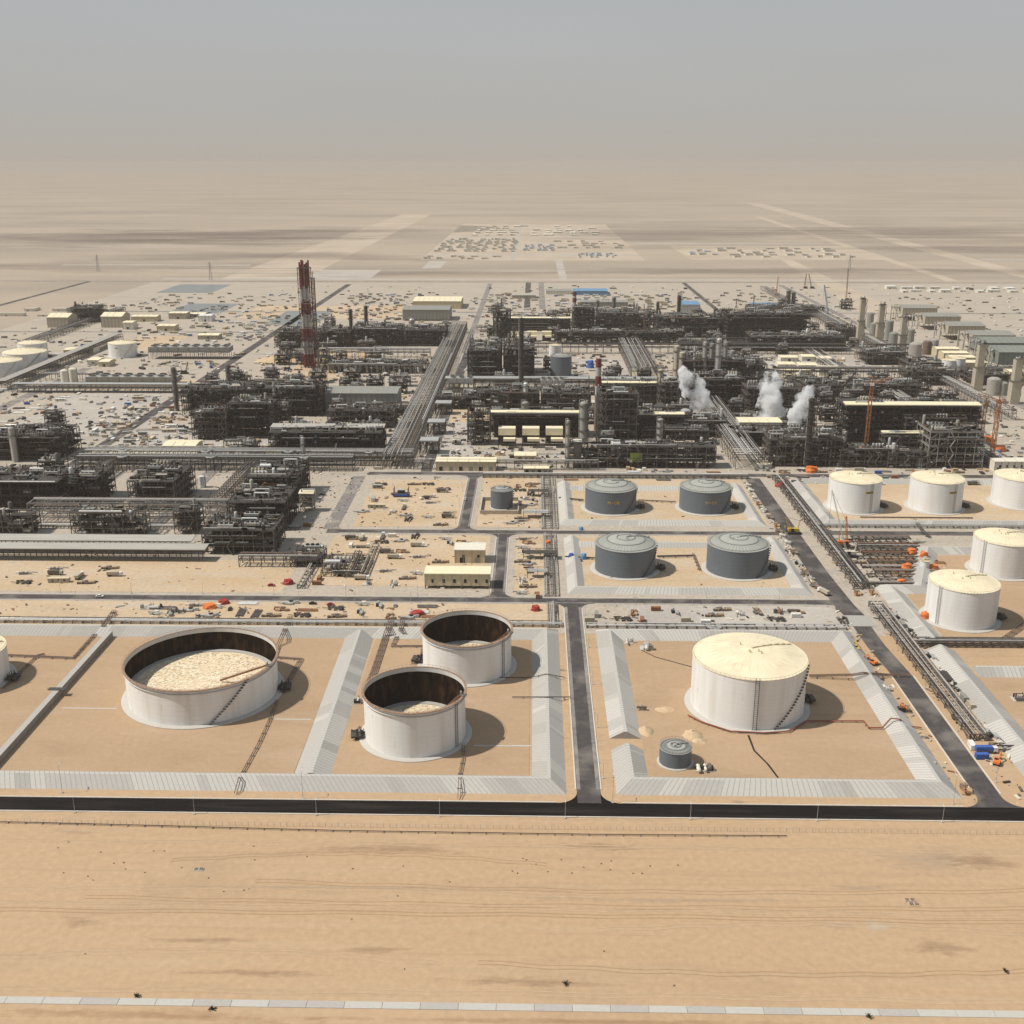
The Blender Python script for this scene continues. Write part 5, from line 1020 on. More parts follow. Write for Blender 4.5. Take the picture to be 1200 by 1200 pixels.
pipeline('pipes joining the front right grey tank', [(812, 648), (820, 668)], 2, .5, 'pipe_brown', 1.2); pipeline('pipes joining the rear left grey tank', [(655, 583), (684, 586)], 3, .5, 'pipe_dark', 1.2)
pipeline('pipes between the rear grey tanks', [(748, 586), (792, 588)], 2, .5, 'pipe_dark', 1.2)
t = thing('cable_trench', 'dark crooked crack like trench running from the domed tank to the bund', 'trench', (0, 0, 0)); b = MB(); P = [G(877, 862), G(884, 880), G(900, 896), G(912, 912)]
for (x0, y0), (x1, y1) in zip(P, P[1:]): b.quad((x0 - .6, y0, .22), (x0 + .5, y0, .22), (x1 + .4, y1, .22), (x1 - .5, y1, .22), 'dark')
b.build('trench', t); 
# ------------------------------------------------------------------ small prototypes (each built once, then copied)
def wheel(b, x, y, r, w=.3): b.hexa([(x - r, y - w, 0), (x + r, y - w, 0), (x + r, y + w, 0), (x - r, y + w, 0), (x - r * .7, y - w, 2 * r), (x + r * .7, y - w, 2 * r), (x + r * .7, y + w, 2 * r), (x - r * .7, y + w, 2 * r)], 'tyre')
def p_car(col):
    t = thing('parked_car', '', 'car'); b = MB(); b.box(-2.4, 2.4, -.95, .95, .35, 1.0, col); b.hexa([(-1.5, -.9, 1.0), (1.2, -.9, 1.0), (1.2, .9, 1.0), (-1.5, .9, 1.0), (-1.2, -.8, 1.65), (.6, -.8, 1.65), (.6, .8, 1.65), (-1.2, .8, 1.65)], 'glass', col); b.build('body', t)
    for x in (-1.5, 1.5):
        for y in (-.85, .85): b = MB(); wheel(b, x, y, .36, .15); b.build('wheel', t)
    return t
def p_truck(col, load):
    t = thing('truck', '', 'truck'); b = MB(); b.box(3.2, 5.2, -1.2, 1.2, .7, 3.0, col); b.box(5.0, 5.25, -1.1, 1.1, 1.8, 2.7, 'glass'); b.build('cab', t)
    b = MB(); b.box(-5, 2.9, -1.25, 1.25, 1.0, 1.35, 'steel'); b.box(-5, 2.9, -1.2, 1.2, 1.35, 3.3 if load != 'flat' else 1.5, {'flat': 'steel'}.get(load, load)); b.build('bed', t)
    for x in (-4, -2.8, 4.1):
        for y in (-1.1, 1.1): b = MB(); wheel(b, x, y, .5, .2); b.build('wheel', t)
    return t
def p_cabin(col, roof, L=12, W=3.2, h=2.9):
    t = thing('site_cabin', '', 'site cabin'); b = MB(); b.box(-L / 2, L / 2, -W / 2, W / 2, .3, h, col); b.build('wall', t); b = MB(); b.box(-L / 2 - .2, L / 2 + .2, -W / 2 - .2, W / 2 + .2, h + .02, h + .25, roof); b.build('roof', t)
    b = MB(); b.box(-L * .3, -L * .3 + 1, -W / 2 - .06, -W / 2 - .01, .3, 2.4, 'steel'); b.build('door', t)
    for x in (0, L * .25): b = MB(); b.box(x, x + 1.4, -W / 2 - .06, -W / 2 - .01, 1.3, 2.3, 'glass'); b.build('window', t)
    return t
def p_container(col):
    t = thing('shipping_container', '', 'container'); b = MB()
    b.box(-3, 3, -1.2, 1.2, .1, 2.6, col)
    for i in range(13): b.box(-3 + i * .48, -3 + i * .48 + .2, -1.28, -1.2, .3, 2.4, col)
    b.build('body', t); b = MB(); b.box(3.02, 3.08, -1.1, 1.1, .2, 2.5, 'steel'); b.build('door', t); return t
def p_stack(seed, pal, L=9, W=4, single=True):
    r = random.Random(seed); b = MB()
    for i in range(r.randint(9, 16)):
        k = r.random(); x, y = r.uniform(-L / 2, L / 2), r.uniform(-W / 2, W / 2); m = r.choice(pal)
        if k < .45: b.bar((x - r.uniform(1, 4), y, .4 + r.random()), (x + r.uniform(1, 4), y + r.uniform(-.4, .4), .4 + r.random()), r.uniform(.3, .9), m, 6)
        else: s = r.uniform(.6, 2.2); b.rbox(x, y, s * 1.8, s, 0, r.uniform(.4, 1.8), r.uniform(-.3, .3), m)
    o = b.build('material_stack'); mark(o, '', 'material stack'); return o
def p_pipes(seed, m):
    r = random.Random(seed); b = MB(); n = r.randint(5, 9)
    for k in range(r.choice([1, 2])):
        for i in range(n - k): b.bar((-6 + r.uniform(-.8, .8), (i - n / 2 + k * .5) * .8, .45 + k * .65), (6 + r.uniform(-.8, .8), (i - n / 2 + k * .5) * .8, .45 + k * .65), .62, m, 6)
    b.box(-4, -3.7, -n * .42, n * .42, 0, .2, 'lumber'); b.box(3.7, 4, -n * .42, n * .42, 0, .2, 'lumber'); o = b.build('pipe_stack'); mark(o, '', 'pipe stack'); return o
def p_digger(col, arm=True):
    t = thing('excavator', '', 'excavator'); b = MB(); b.box(-1.8, 1.8, -1.5, -.8, 0, .9, 'tyre'); b.box(-1.8, 1.8, .8, 1.5, 0, .9, 'tyre'); b.build('track', t)
    b = MB(); b.box(-2, 1.4, -1.4, 1.4, 1.0, 2.2, col); b.box(-.2, 1.3, .1, 1.3, 2.2, 3.3, 'glass', col); b.build('cab', t); b = MB(); b.tube([(1.2, -.3, 1.6), (4.2, -.3, 4.4), (6.8, -.3, 2.2), (6.2, -.3, .4)], .55, col, 4); b.rbox(6.1, -.3, 1.1, 1.2, 0, .8, 0, 'steel'); b.build('boom', t); return t
def p_lamp(h, arm=1.6):
    t = thing('lamp_post', '', 'lamp post'); b = MB(); b.lathe(0, 0, [(.11, 0), (.07, h)], 8, 'galv'); b.rbox(0, 0, .9, .9, 0, .3, 0, 'concrete_c'); b.build('pole', t); b = MB(); b.bar((0, 0, h), (0, arm, h + .3), .14, 'cab_white'); b.box(-.25, .25, arm - .1, arm + .8, h + .15, h + .35, 'galv'); b.build('lamp_head', t); return t
ORD = 'first second third fourth fifth sixth seventh eighth ninth tenth eleventh twelfth thirteenth fourteenth fifteenth sixteenth seventeenth eighteenth nineteenth'.split()
TENS = {20: 'twent', 30: 'thirt', 40: 'fort', 50: 'fift', 60: 'sixt', 70: 'sevent', 80: 'eight', 90: 'ninet'}
def ordinal(n):
    if n < 20: return ORD[n - 1]
    return TENS[n // 10 * 10] + ('ieth' if n % 10 == 0 else 'y-' + ORD[n % 10 - 1]) if n < 100 else 'last'
PLACES = [(362, 430, 'the striped flare tower'), (490, 470, 'the main pipe rack'), (430, 470, 'the grey shed'), (270, 490, 'the left train'), (170, 535, 'the beige warehouses'), (90, 490, 'the left construction yard'), (140, 415, 'the lone pale tank'), (220, 415, 'the long air coolers'),
          (100, 375, 'the gabled halls'), (215, 345, 'the far left ponds'), (30, 420, 'the left edge tanks'), (480, 590, 'the sandy lot'), (450, 660, 'the sleeper pipes'), (80, 680, 'the grey canopies'), (300, 620, 'the dense pipework block'), (180, 580, 'the open plaza'), (150, 720, 'the left mid road'), (440, 720, 'the middle mid road'),
          (620, 530, 'the beige furnaces'), (715, 500, 'the tall square frame'), (850, 520, 'the diagonal rack'), (900, 490, 'the middle steam plume'), (1060, 500, 'the longest hall'), (1150, 520, 'the orange tower crane'), (930, 430, 'the beige yard'), (840, 430, 'the column forest'), (660, 430, 'the slim grey tank'), (750, 430, 'the sloping rack'), (580, 430, 'the dense module blocks'),
          (430, 390, 'the rear left train'), (450, 345, 'the back sheds'), (560, 350, 'the back lots'), (650, 345, 'the blue roofed shed'), (720, 375, 'the rear train'), (900, 385, 'the wide far hall'), (820, 350, 'the pale blue hall'), (950, 345, 'the far cranes'), (1030, 380, 'the beige towers'), (1120, 395, 'the compressor sheds'), (1120, 430, 'the beige halls'), (1130, 350, 'the far right lots'), (1180, 380, 'the right edge road'),
          (640, 620, 'the middle pipe bundle'), (930, 640, 'the right road'), (1050, 660, 'the pipe laydown'), (1080, 800, 'the right hand road rack'), (1180, 830, 'the right edge bund'), (830, 720, 'the domed tank bund'), (760, 850, 'the domed tank basin'), (800, 575, 'the rear grey tanks'), (800, 650, 'the front grey tanks'), (1050, 590, 'the rear white tanks'), (1190, 470, 'the right edge tower'), (555, 545, 'the long substation'), (330, 370, 'the far left road')]
def place_of(x, y):
    px, py = proj(x, y, 0); return 'near ' + min(PLACES, key=lambda p: (p[0] - px) ** 2 + 3 * (p[1] - py) ** 2)[2]
USED = set()
def put(proto, x, y, rz, phrase, group, z=.15, place=None):
    o = proto if proto.name not in USED and not USED.add(proto.name) else dup(proto, (x, y, z))
    o.location = (x, y, z); o.rotation_euler = (0, 0, rz); o['group'] = group; DEFER.append((o, (phrase, place or place_of(x, y)))); return o
def protos(fn, args): return [fn(*a) for a in args]
CARS = [(p_car('cab_white'), 'small white parked car'), (p_car('galv'), 'small silver parked car'), (p_car('steel_dark'), 'small dark parked car'), (p_car('red'), 'small red parked car')]
TRUCKS = [(p_truck('cab_white', 'flat'), 'white flatbed truck'), (p_truck('cab_white', 'tan_wall'), 'white truck with tan load'), (p_truck('cab_white', 'blue'), 'white truck with blue body'), (p_truck('tan_wall', 'steel'), 'tan tipper truck')]
CABINS = [(p_cabin('cab_white', 'cab_white'), 'long white site cabin'), (p_cabin('cream', 'galv', 9), 'cream site cabin with grey roof'), (p_cabin('tan_wall', 'beige', 14), 'long tan site cabin'), (p_cabin('shed_grey', 'galv', 8), 'short grey site cabin'), (p_cabin('blue_roof', 'blue_roof', 7), 'short blue site cabin')]
CONTS = [(p_container('rust'), 'rusty brown container'), (p_container('cab_white'), 'white container'), (p_container('blue'), 'blue container'), (p_container('shed_green'), 'dull green container'), (p_container('tan_wall'), 'tan container'), (p_container('shed_grey'), 'grey container'), (p_container('cream'), 'cream container')]
STACKS = [(p_stack(1, ['scrap', 'lumber', 'steel']), 'heap of mixed timber and scrap'), (p_stack(2, ['steel', 'steel_dark', 'galv']), 'heap of dark steel pieces'), (p_stack(3, ['rust', 'scrap', 'pipe_brown', 'lumber']), 'heap of rusty brown fittings'), (p_stack(4, ['galv', 'cream', 'concrete_b'], 7, 5), 'heap of pale crates'), (p_stack(5, ['steel_dark', 'pipe_dark', 'scrap'], 12, 5), 'long heap of blackish material'), (p_stack(6, ['cab_white', 'steel', 'shed_grey']), 'heap of white and grey goods')]
PIPEST = [(p_pipes(1, 'steel'), 'stack of dark pipes'), (p_pipes(2, 'rust'), 'stack of rusty pipes'), (p_pipes(3, 'insul'), 'stack of silver pipes'), (p_pipes(4, 'pipe_dark'), 'stack of black pipes')]
DIG = [(p_digger('yellow'), 'yellow excavator'), (p_digger('orange'), 'orange excavator')]
KINDS = {'car': (CARS, 'cars parked about the plant', 5, 2.4), 'truck': (TRUCKS, 'trucks about the plant', 11, 3.2), 'cabin': (CABINS, 'site cabins about the plant', 14, 4.5), 'cont': (CONTS, 'containers about the plant', 7, 3.2), 'stack': (STACKS, 'heaps of building material', 11, 6), 'pipes': (PIPEST, 'stacks of pipes', 13, 7), 'dig': (DIG, 'excavators about the plant', 9, 4)}
COUNT = {}
OCC = []
for o in list(COL.objects):
    if o.parent is None and o.get('category') and o.name.split('.')[0] not in ('containment_bund', 'pipeline', 'bund_wall'):
        xs_, ys_ = [], []
        for c in o.children:
            for v in c.bound_box: xs_.append(v[0] + o.location.x); ys_.append(v[1] + o.location.y)
        if xs_ and o.name.split('.')[0] not in [p[0].name.split('.')[0] for v in KINDS.values() for p in v[0]]: OCC.append((min(xs_), max(xs_), min(ys_), max(ys_)))
ROADS = [(x0, x1, y0, y1) for (x0, x1, y0, y1) in [(-700, 199, 661, 671), (-158, 190, 800, 809), (225, 480, 803, 812), (-150, 700, 965, 975), (20, 31, 430, 662), (-27, -18, 670, 800), (-58, -49, 809, 965), (-162, -151, 809, 960), (-103, -93, 975, 1640), (-108, -98, 1640, 2620), (-436, -423, 985, 2600), (-900, 480, 1836, 1846), (-900, 1200, 2100, 2112), (-20, -8, 2150, 2650), (10, 22, 2150, 2650), (560, 572, 990, 2600), (189, 212, 430, 962), (345, 355, 2100, 2650), (-620, -606, 1000, 1500), (-420, -165, 1132, 1142), (-300, -288, 800, 1000), (-236, -224, 860, 990)]]
SMALL = []
# low pipe units filling the ground between the big units: six built, then copied
def p_unit(W, D, H, nf, seed, fm, **k): return process_unit('', 0, 0, 0, 0, D, nf, seed, 1.6, fm, loc=(0, W, 0, H), deck=1.0, group='low pipe units', **k)
UNITS = [(p_unit(22, 12, 6, 1, 301, 'steel_dark', vessels=2, vm='steel'), 'low dark pipe unit', 22, 12), (p_unit(26, 14, 11, 2, 302, 'steel', vessels=2, vm='galv'), 'two deck pipe unit with silver drum', 26, 14), (p_unit(16, 16, 15, 3, 303, 'steel_dark', vessels=2, tower=1), 'three deck dark frame with a column', 16, 16),
         (p_unit(30, 10, 7, 1, 304, 'steel', vessels=3, vm='steel_light'), 'long low pipe unit', 30, 10), (p_unit(14, 12, 10, 2, 305, 'steel_dark', vessels=1), 'small two deck dark frame', 14, 12), (p_unit(20, 18, 13, 2, 306, 'steel_dark', vessels=2, tower=2), 'dark frame with twin columns', 20, 18)]
NU = 0
def free(x, y, w, d, roads=True):
    for (a, b_, c, e) in OCC + (ROADS if roads else []):
        if x + w > a and x - w < b_ and y + d > c and y - d < e: return False
    for (a, c, q, s) in SMALL:
        if abs(x - a) < q + w and abs(y - c) < s + d: return False
    return True
def scatter(x0, x1, y0, y1, n, mix, seed, rz=(0, 0, 0, pi / 2), place=None, roads=True, maxk=285, rows=0):
    r = random.Random(seed); names = [k for k, w in mix.items() for _ in range(w)]; done = 0
    for _ in range(n * 6):
        if done >= n: break
        k = r.choice(names)
        if COUNT.get(k, 0) >= maxk: continue
        P, grp, L, W = KINDS[k]; a = r.choice(rz); w, d = (L / 2 + .3, W / 2 + .3) if abs(a) < .5 else (W / 2 + .3, L / 2 + .3)
        x, y = r.uniform(x0, x1), r.uniform(y0, y1)
        if rows: y = y0 + round((y - y0) / rows) * rows + r.uniform(-1, 1)
        px, py = proj(x, y, 0)
        if not (-5 < px < 1205) or not free(x, y, w, d, roads): continue
        p, ph = r.choice(P); p, ph = r.choice(P) if any(q in ph for q in ('blue', 'red', 'green', 'yellow', 'orange')) and r.random() < .85 else (p, ph); SMALL.append((x, y, w, d)); COUNT[k] = COUNT.get(k, 0) + 1; done += 1
        put(p, x, y, a + r.uniform(-.06, .06), ph, grp, .17, place)
Q = lambda px0, px1, yb, yt: (G(px0, yb)[0], G(px1, yb)[0], G(600, yb)[1], G(600, yt)[1])
def fill_units(px0, px1, yb, yt, n, seed):
    global NU
    r = random.Random(seed); done = 0
    for _ in range(n * 14):
        if done >= n or NU > 230: break
        py = r.uniform(yt, yb); px = r.uniform(px0, px1); x, y = G(px, py); p, ph, W, D = r.choice(UNITS)
        if not free(x + W / 2, y + D / 2, W / 2 + 1.5, D / 2 + 1.5): continue
        SMALL.append((x + W / 2, y + D / 2, W / 2 + 1, D / 2 + 1)); put(p, x, y, 0, ph, 'low pipe units between the big units', .12); done += 1; NU += 1
for i, a in enumerate([(548, 690, 500, 452, 12), (690, 870, 545, 445, 34), (870, 1000, 545, 450, 26), (1000, 1150, 500, 450, 14), (548, 800, 402, 366, 26), (800, 1000, 420, 362, 30), (560, 640, 460, 405, 8), (795, 890, 470, 395, 16), (210, 470, 545, 446, 40), (320, 520, 440, 382, 22), (0, 130, 600, 500, 14), (140, 350, 600, 556, 8), (985, 1130, 445, 385, 22), (1100, 1200, 470, 440, 8)]): fill_units(*a, 700 + i)
YARDS = [((54, 150, 527, 466), 60, {'cabin': 3, 'stack': 5, 'cont': 2, 'truck': 1, 'pipes': 1, 'car': 2}), ((150, 215, 528, 487), 26, {'cabin': 3, 'stack': 3, 'car': 2, 'cont': 1}), ((235, 310, 548, 526), 14, {'stack': 4, 'car': 1, 'cabin': 1}), ((0, 45, 488, 466), 12, {'cabin': 1, 'pipes': 2, 'cont': 1}),
         ((185, 265, 438, 425), 14, {'stack': 3, 'truck': 1, 'cont': 1}), ((415, 540, 617, 567), 20, {'stack': 5, 'cabin': 1, 'truck': 1}), ((355, 480, 688, 630), 20, {'stack': 4, 'truck': 1, 'cont': 1}), ((0, 120, 692, 668), 9, {'stack': 3, 'cabin': 1, 'truck': 1}), ((480, 575, 692, 630), 10, {'stack': 3}),
         ((165, 520, 726, 706), 30, {'stack': 5, 'pipes': 2, 'car': 1}), ((690, 950, 733, 712), 16, {'stack': 3, 'cont': 1}), ((608, 632, 700, 630), 12, {'stack': 3, 'pipes': 1}), ((600, 630, 618, 565), 10, {'stack': 3}), ((640, 850, 563, 552), 16, {'pipes': 2, 'stack': 1, 'truck': 1}),
         ((550, 665, 537, 526), 14, {'car': 3, 'truck': 1, 'stack': 1}), ((900, 1150, 566, 550), 60, {'stack': 5, 'truck': 1, 'car': 1, 'cont': 1, 'pipes': 2}), ((900, 945, 690, 600), 0, {'stack': 1}),
         ((1150, 1200, 548, 500), 22, {'cont': 2, 'cabin': 2, 'stack': 2, 'truck': 1}), ((505, 545, 540, 470), 22, {'truck': 1, 'stack': 3, 'car': 1}), ((520, 556, 478, 462), 8, {'stack': 2, 'cont': 1}), ((628, 720, 452, 415), 50, {'stack': 5, 'cont': 2, 'cabin': 1, 'pipes': 1}), ((745, 800, 452, 415), 36, {'stack': 4, 'cont': 2, 'cabin': 2}),
         ((890, 985, 445, 418), 40, {'stack': 3, 'cabin': 2, 'cont': 1}), ((290, 360, 440, 415), 16, {'stack': 3, 'dig': 1}), ((380, 520, 450, 440), 20, {'stack': 2, 'cont': 1, 'pipes': 1}), ((110, 330, 368, 345), 70, {'cabin': 3, 'stack': 3, 'cont': 2, 'truck': 1}), ((140, 300, 400, 370), 60, {'cabin': 3, 'stack': 3, 'cont': 2}),
         ((0, 110, 430, 400), 25, {'stack': 3, 'pipes': 2, 'cont': 1}), ((270, 345, 402, 372), 40, {'cabin': 2, 'stack': 3, 'cont': 2}), ((370, 480, 375, 345), 100, {'cabin': 4, 'stack': 3, 'cont': 3, 'truck': 1}), ((545, 580, 400, 350), 40, {'stack': 3, 'cont': 1}), ((548, 640, 372, 345), 70, {'cabin': 3, 'stack': 3, 'cont': 2}),
         ((650, 800, 368, 345), 90, {'cabin': 4, 'stack': 3, 'cont': 3}), ((800, 1000, 366, 340), 130, {'cabin': 4, 'stack': 4, 'cont': 3, 'truck': 1}), ((1000, 1060, 375, 345), 30, {'cabin': 2, 'stack': 3}), ((1090, 1200, 366, 338), 90, {'cabin': 4, 'stack': 2, 'cont': 2}), ((955, 1000, 400, 372), 25, {'stack': 3, 'cont': 1}),
         ((1020, 1100, 470, 445), 30, {'stack': 3, 'pipes': 2}), ((1080, 1160, 500, 455), 40, {'stack': 3, 'cabin': 2, 'cont': 1}), ((700, 1000, 345, 334), 60, {'cabin': 3, 'stack': 2}), ((380, 640, 345, 334), 60, {'cabin': 3, 'stack': 2}), ((1060, 1200, 700, 600), 0, {'stack': 1})]
scatter(226, 286, 690, 796, 26, {'pipes': 3, 'stack': 3}, 900, rz=(0, 0, 0, 0), roads=False, place='in the pipe laydown beside the right road')
scatter(212, 228, 480, 650, 34, {'stack': 6, 'pipes': 1, 'cont': 1}, 901, rz=(pi / 2,), roads=False); scatter(210, 227, 680, 955, 40, {'stack': 6, 'pipes': 1}, 902, rz=(pi / 2,), roads=False); scatter(186, 190, 690, 950, 22, {'stack': 1}, 903, rz=(pi / 2,), roads=False, place='left of the right road'); scatter(187, 196, 440, 640, 7, {'stack': 1}, 904, rz=(pi / 2,), roads=False, place='left of the right road')
for i, (q, n, mix) in enumerate(YARDS): scatter(*Q(*q), n, mix, 500 + i, rows=15 if q[2] < 410 else 0, rz=(0, 0, 0, pi / 2) if q[2] > 410 else (0,))
for i, (px, py, kind, idx, rz, place) in enumerate([(117, 700, 'car', 0, 0, 'driving on the mid road at the left'), (545, 586, 'car', 0, pi / 2, 'driving on the short vertical road'), (1155, 882, 'truck', 2, 0, 'on the sand right of the right road'), (1150, 889, 'cont', 2, 0, 'beside the blue truck right of the right road'), (1168, 896, 'dig', 1, 1, 'on the sand by the blue truck'),
        (1023, 779, 'dig', 1, 2.2, 'left of the road bend beside the domed tank bund'), (1004, 763, 'dig', 0, 1.6, 'behind the orange one at the road bend'), (1118, 842, 'car', 2, 1.5, 'under the right road rack'), (360, 617, 'cont', 0, 0, 'on the sand island at the curved left road'), (965, 696, 'truck', 1, 2, 'at the corner of the mid and right roads'),
        (270, 577, 'dig', 0, 0, 'on the open plaza by the white silo'), (152, 632, 'car', 0, 0, 'on the track before the trussed rack'), (630, 700, 'cont', 0, 1.57, 'beside the middle pipe bundle'), (905, 560, 'truck', 1, 0, 'before the round pale basin'), (465, 580, 'truck', 0, 0, 'beside the blue rig on the sandy lot'), (318, 687, 'car', 3, 0, 'behind the mid road by the sleeper pipes')]):
    P, grp, L, W = KINDS[kind]; X, Y = G(px, py); put(P[idx][0], X, Y, rz, P[idx][1], grp, .25, place)
# bus, blue rig, tents, tarpaulins
X, Y = G(841, 560); t = thing('bus', 'long white and blue bus on the road behind the rear right grey tank', 'bus', (X, Y + 2, .2)); b = MB(); b.box(-12, 12, -1.3, 1.3, .6, 3.2, 'blue_roof', 'cab_white'); b.build('body', t); b = MB(); b.box(-11.5, 11.5, -1.36, -1.31, 1.7, 2.6, 'glass'); b.build('window', t)
for x in (-8, 8): b = MB(); wheel(b, x, -1.1, .5, .25); b.build('wheel', t)
X, Y = G(470, 583); t = thing('drilling_rig', 'dark blue rig on the sandy lot behind the white flatbed truck', 'rig', (X, Y, .15)); b = MB(); b.box(-7, 7, 0, 6, 1, 3, 'blue', 'steel'); b.box(-3, 3, 1, 5, 3, 6, 'steel_dark', 'galv'); b.build('body', t); b = MB(); [b.bar((x, y, 0), (x, y, 8), .5, 'steel_dark') for x in (-6, 6) for y in (0, 6)]; b.build('frame', t)
def wrap(name, label, cat, px, py, w, d, h, m, seed=0, z=.15):
    r = random.Random(seed); X, Y = G(px, py, z); b = MB(); n = 10; prof = []
    pts = [[(w * (1 - .25 * k / 3) * cos(2 * pi * j / n) * r.uniform(.8, 1.1), d * (1 - .25 * k / 3) * sin(2 * pi * j / n) * r.uniform(.8, 1.1), h * (k / 3) ** .8 * r.uniform(.9, 1.1)) for j in range(n)] for k in range(4)]
    i0 = 0
    for k in range(4): b.v += pts[k]
    for k in range(3):
        for j in range(n): b.f.append((k * n + j, k * n + (j + 1) % n, (k + 1) * n + (j + 1) % n, (k + 1) * n + j)); b.m.append(b.mi(m))
    b.f.append(tuple(3 * n + j for j in range(n))); b.m.append(b.mi(m)); o = b.build(name); o.location = (X, Y, z); mark(o, label, cat); return o
for i, (px, py, w, h, m, lb) in enumerate([(669, 655, 2.4, 4, 'blue', 'blue wrapped valve beside the bund, left of two'), (684, 655, 2.6, 4, 'blue_roof', 'light blue wrapped valve beside the bund, right of two'), (681, 621, 2, 2.4, 'blue_roof', 'blue covered pallet on the near verge behind the rear bund'), (642, 638, 2.4, 3, 'orange', 'orange wrapped fitting on the middle pipe bundle'),
        (1084, 725, 3.6, 4.4, 'orange', 'bright orange netting at the foot of the nearest right white tank'), (1068, 649, 4, 4, 'orange', 'orange tent at the back of the pipe laydown'), (1082, 656, 3.4, 6, 'orange', 'orange and white tank tent right of the pipe laydown'), (1062, 668, 4, 4.4, 'orange', 'orange tent in the middle of the pipe laydown'), (1093, 668, 4, 4, 'orange', 'orange tent at the right end of the pipe laydown'), (1056, 684, 3.6, 3, 'orange', 'orange tent at the front of the pipe laydown'),
        (915, 570, 5, 4, 'red', 'dark red covered heap at the top of the right road'), (951, 553, 6, 5, 'orange', 'orange covered shelter in the clutter before the front units'), (628, 715, 3.4, 3, 'red', 'dark red machine cover beside the middle pipe bundle, front'), (489, 720, 5, 2.4, 'red', 'bright red machine heap behind the mid road pipes'), (246, 712, 5, 2.4, 'orange', 'orange machine heap behind the huge open tank'), (262, 707, 4, 2.4, 'red', 'red machine heap behind the huge open tank'), (338, 684, 4, 3, 'red', 'red machine beside the fat beige pipe pair'),
        (236, 471, 4, 8, 'blue', 'bright blue tarpaulin high in the left train'), (692, 431, 5, 10, 'blue', 'blue wrapped unit left of the banded chimney top'), (716, 470, 5, 14, 'blue', 'blue crate load on the silver drum unit'), (884, 474, 7, 14, 'red', 'red crane house between the two larger steam plumes'), (1168, 528, 9, 5, 'orange', 'orange roofed shelter by the tower crane'), (1156, 517, 7, 5, 'orange', 'smaller orange shelter behind the first')]):
    X, Y = G(px, py); w *= 1 if Y < 900 else 1.1; wrap('tarpaulin_cover', lb, 'tarpaulin', px, py, w, w * .8, h, m, i)
X0, X1, Y, h = foot(738, 752, 549, 533); t = thing('debris_net', 'yellow green netting hung on the front of the long rack unit', 'net', (X0, Y - .6, .1)); b = MB(); 
z0, z1 = GY(745, 539, Y)[1], GY(745, 531, Y)[1]
for i in range(8): b.box((X1 - X0) * i / 8, (X1 - X0) * (i + .96) / 8, -.25 - .15 * (i % 2), -.1, z0 - .4 * (i % 3), z1, 'green_net')
b.build('net', t)
t = tank('white', *G(1083, 668), 3.2, 7, 'small white drum tank with an orange top in the pipe laydown', seed=66, stair=None, apron=.4)
# things in the domed tank basin
def pile(name, label, px, py, r_, h, m, seed=0, ky=.7):
    r = random.Random(seed); X, Y = G(px, py); b = MB(); n = 20; rings = 5
    for k in range(rings + 1):
        f = k / rings
        for j in range(n): a = 2 * pi * j / n; q = r_ * (1 - f) * r.uniform(.86, 1.12) if k < rings else .02; b.v.append((q * cos(a), q * sin(a) * ky, h * (1 - (1 - f) ** 1.3) * r.uniform(.85, 1.1) if k else 0))
    for k in range(rings):
        for j in range(n): b.f.append((k * n + j, k * n + (j + 1) % n, (k + 1) * n + (j + 1) % n, (k + 1) * n + j)); b.m.append(b.mi(m))
    o = b.build(name, None, True); o.location = (X, Y, .12); mark(o, label, 'sand pile', 'piles of sand'); return o
pile('sand_pile', 'sand heap in the gap of the bund', 731, 862, 6, 3, 'sandpile', 1, .5); pile('sand_pile', 'rounded sand heap right of the bund gap', 757, 857, 4, 2.6, 'sandpile', 2, 1.3); pile('sand_pile', 'wide rough sand heap between bund gap and domed tank', 812, 862, 5, 3, 'sandpile', 3, 1.2); pile('sand_pile', 'low end of the rough sand heap', 820, 869, 4, 1.6, 'sandpile', 4); pile('sand_pile', 'low flat sand mound with a dark rim', 779, 832, 5, .9, 'sandpile', 5)
pile('sand_pile', 'smooth sand mound behind the small dark chimney', 325, 423, 32, 7, 'sandpile', 6, .8)
def skid(label, px, py, W, D, seed, pad=True, m=PIPES):
    X, Y = G(px, py); t = thing('equipment_skid', label, 'skid', (X, Y, .15), 'equipment skids'); r = random.Random(seed); b = MB(); b.box(-W / 2, W / 2, -D / 2, D / 2, 0, .35, 'concrete_c'); b.build('base', t); b = MB(); b.v = []
    clutter(b, r, W, D, .4, 3.2, int(W * D / 6) + 3, m)
    b.v = [(x - W / 2, y - D / 2, z) for x, y, z in b.v]; b.build('machinery', t); return t
skid('skid with grey machines near the back corner of the domed tank basin', 737, 754, 5, 3, 1); skid('square pad with a round valve near the back corner of the domed tank basin', 757, 760, 7, 6, 2); skid('pump skid beside the small corrugated tank', 806, 893, 3, 4, 3, m=['steel_dark', 'dark', 'beige']); skid('low brown skid in front of the small corrugated tank', 826, 903, 9, 3, 4, m=['scrap', 'steel_dark', 'cream'])
skid('grey crate on the sand before the domed tank', 752, 832, 2.4, 2, 5); skid('silver mixer skid at the right edge', 1196, 820, 9, 6, 6, m=['galv', 'steel', 'steel_dark']); skid('valve skid left of the nearest open tank, front', 421, 861, 5, 3, 7); skid('valve skid left of the nearest open tank, back', 419, 823, 4, 5, 8); skid('valve skid behind the rear open tank', 490, 776, 5, 4, 9)
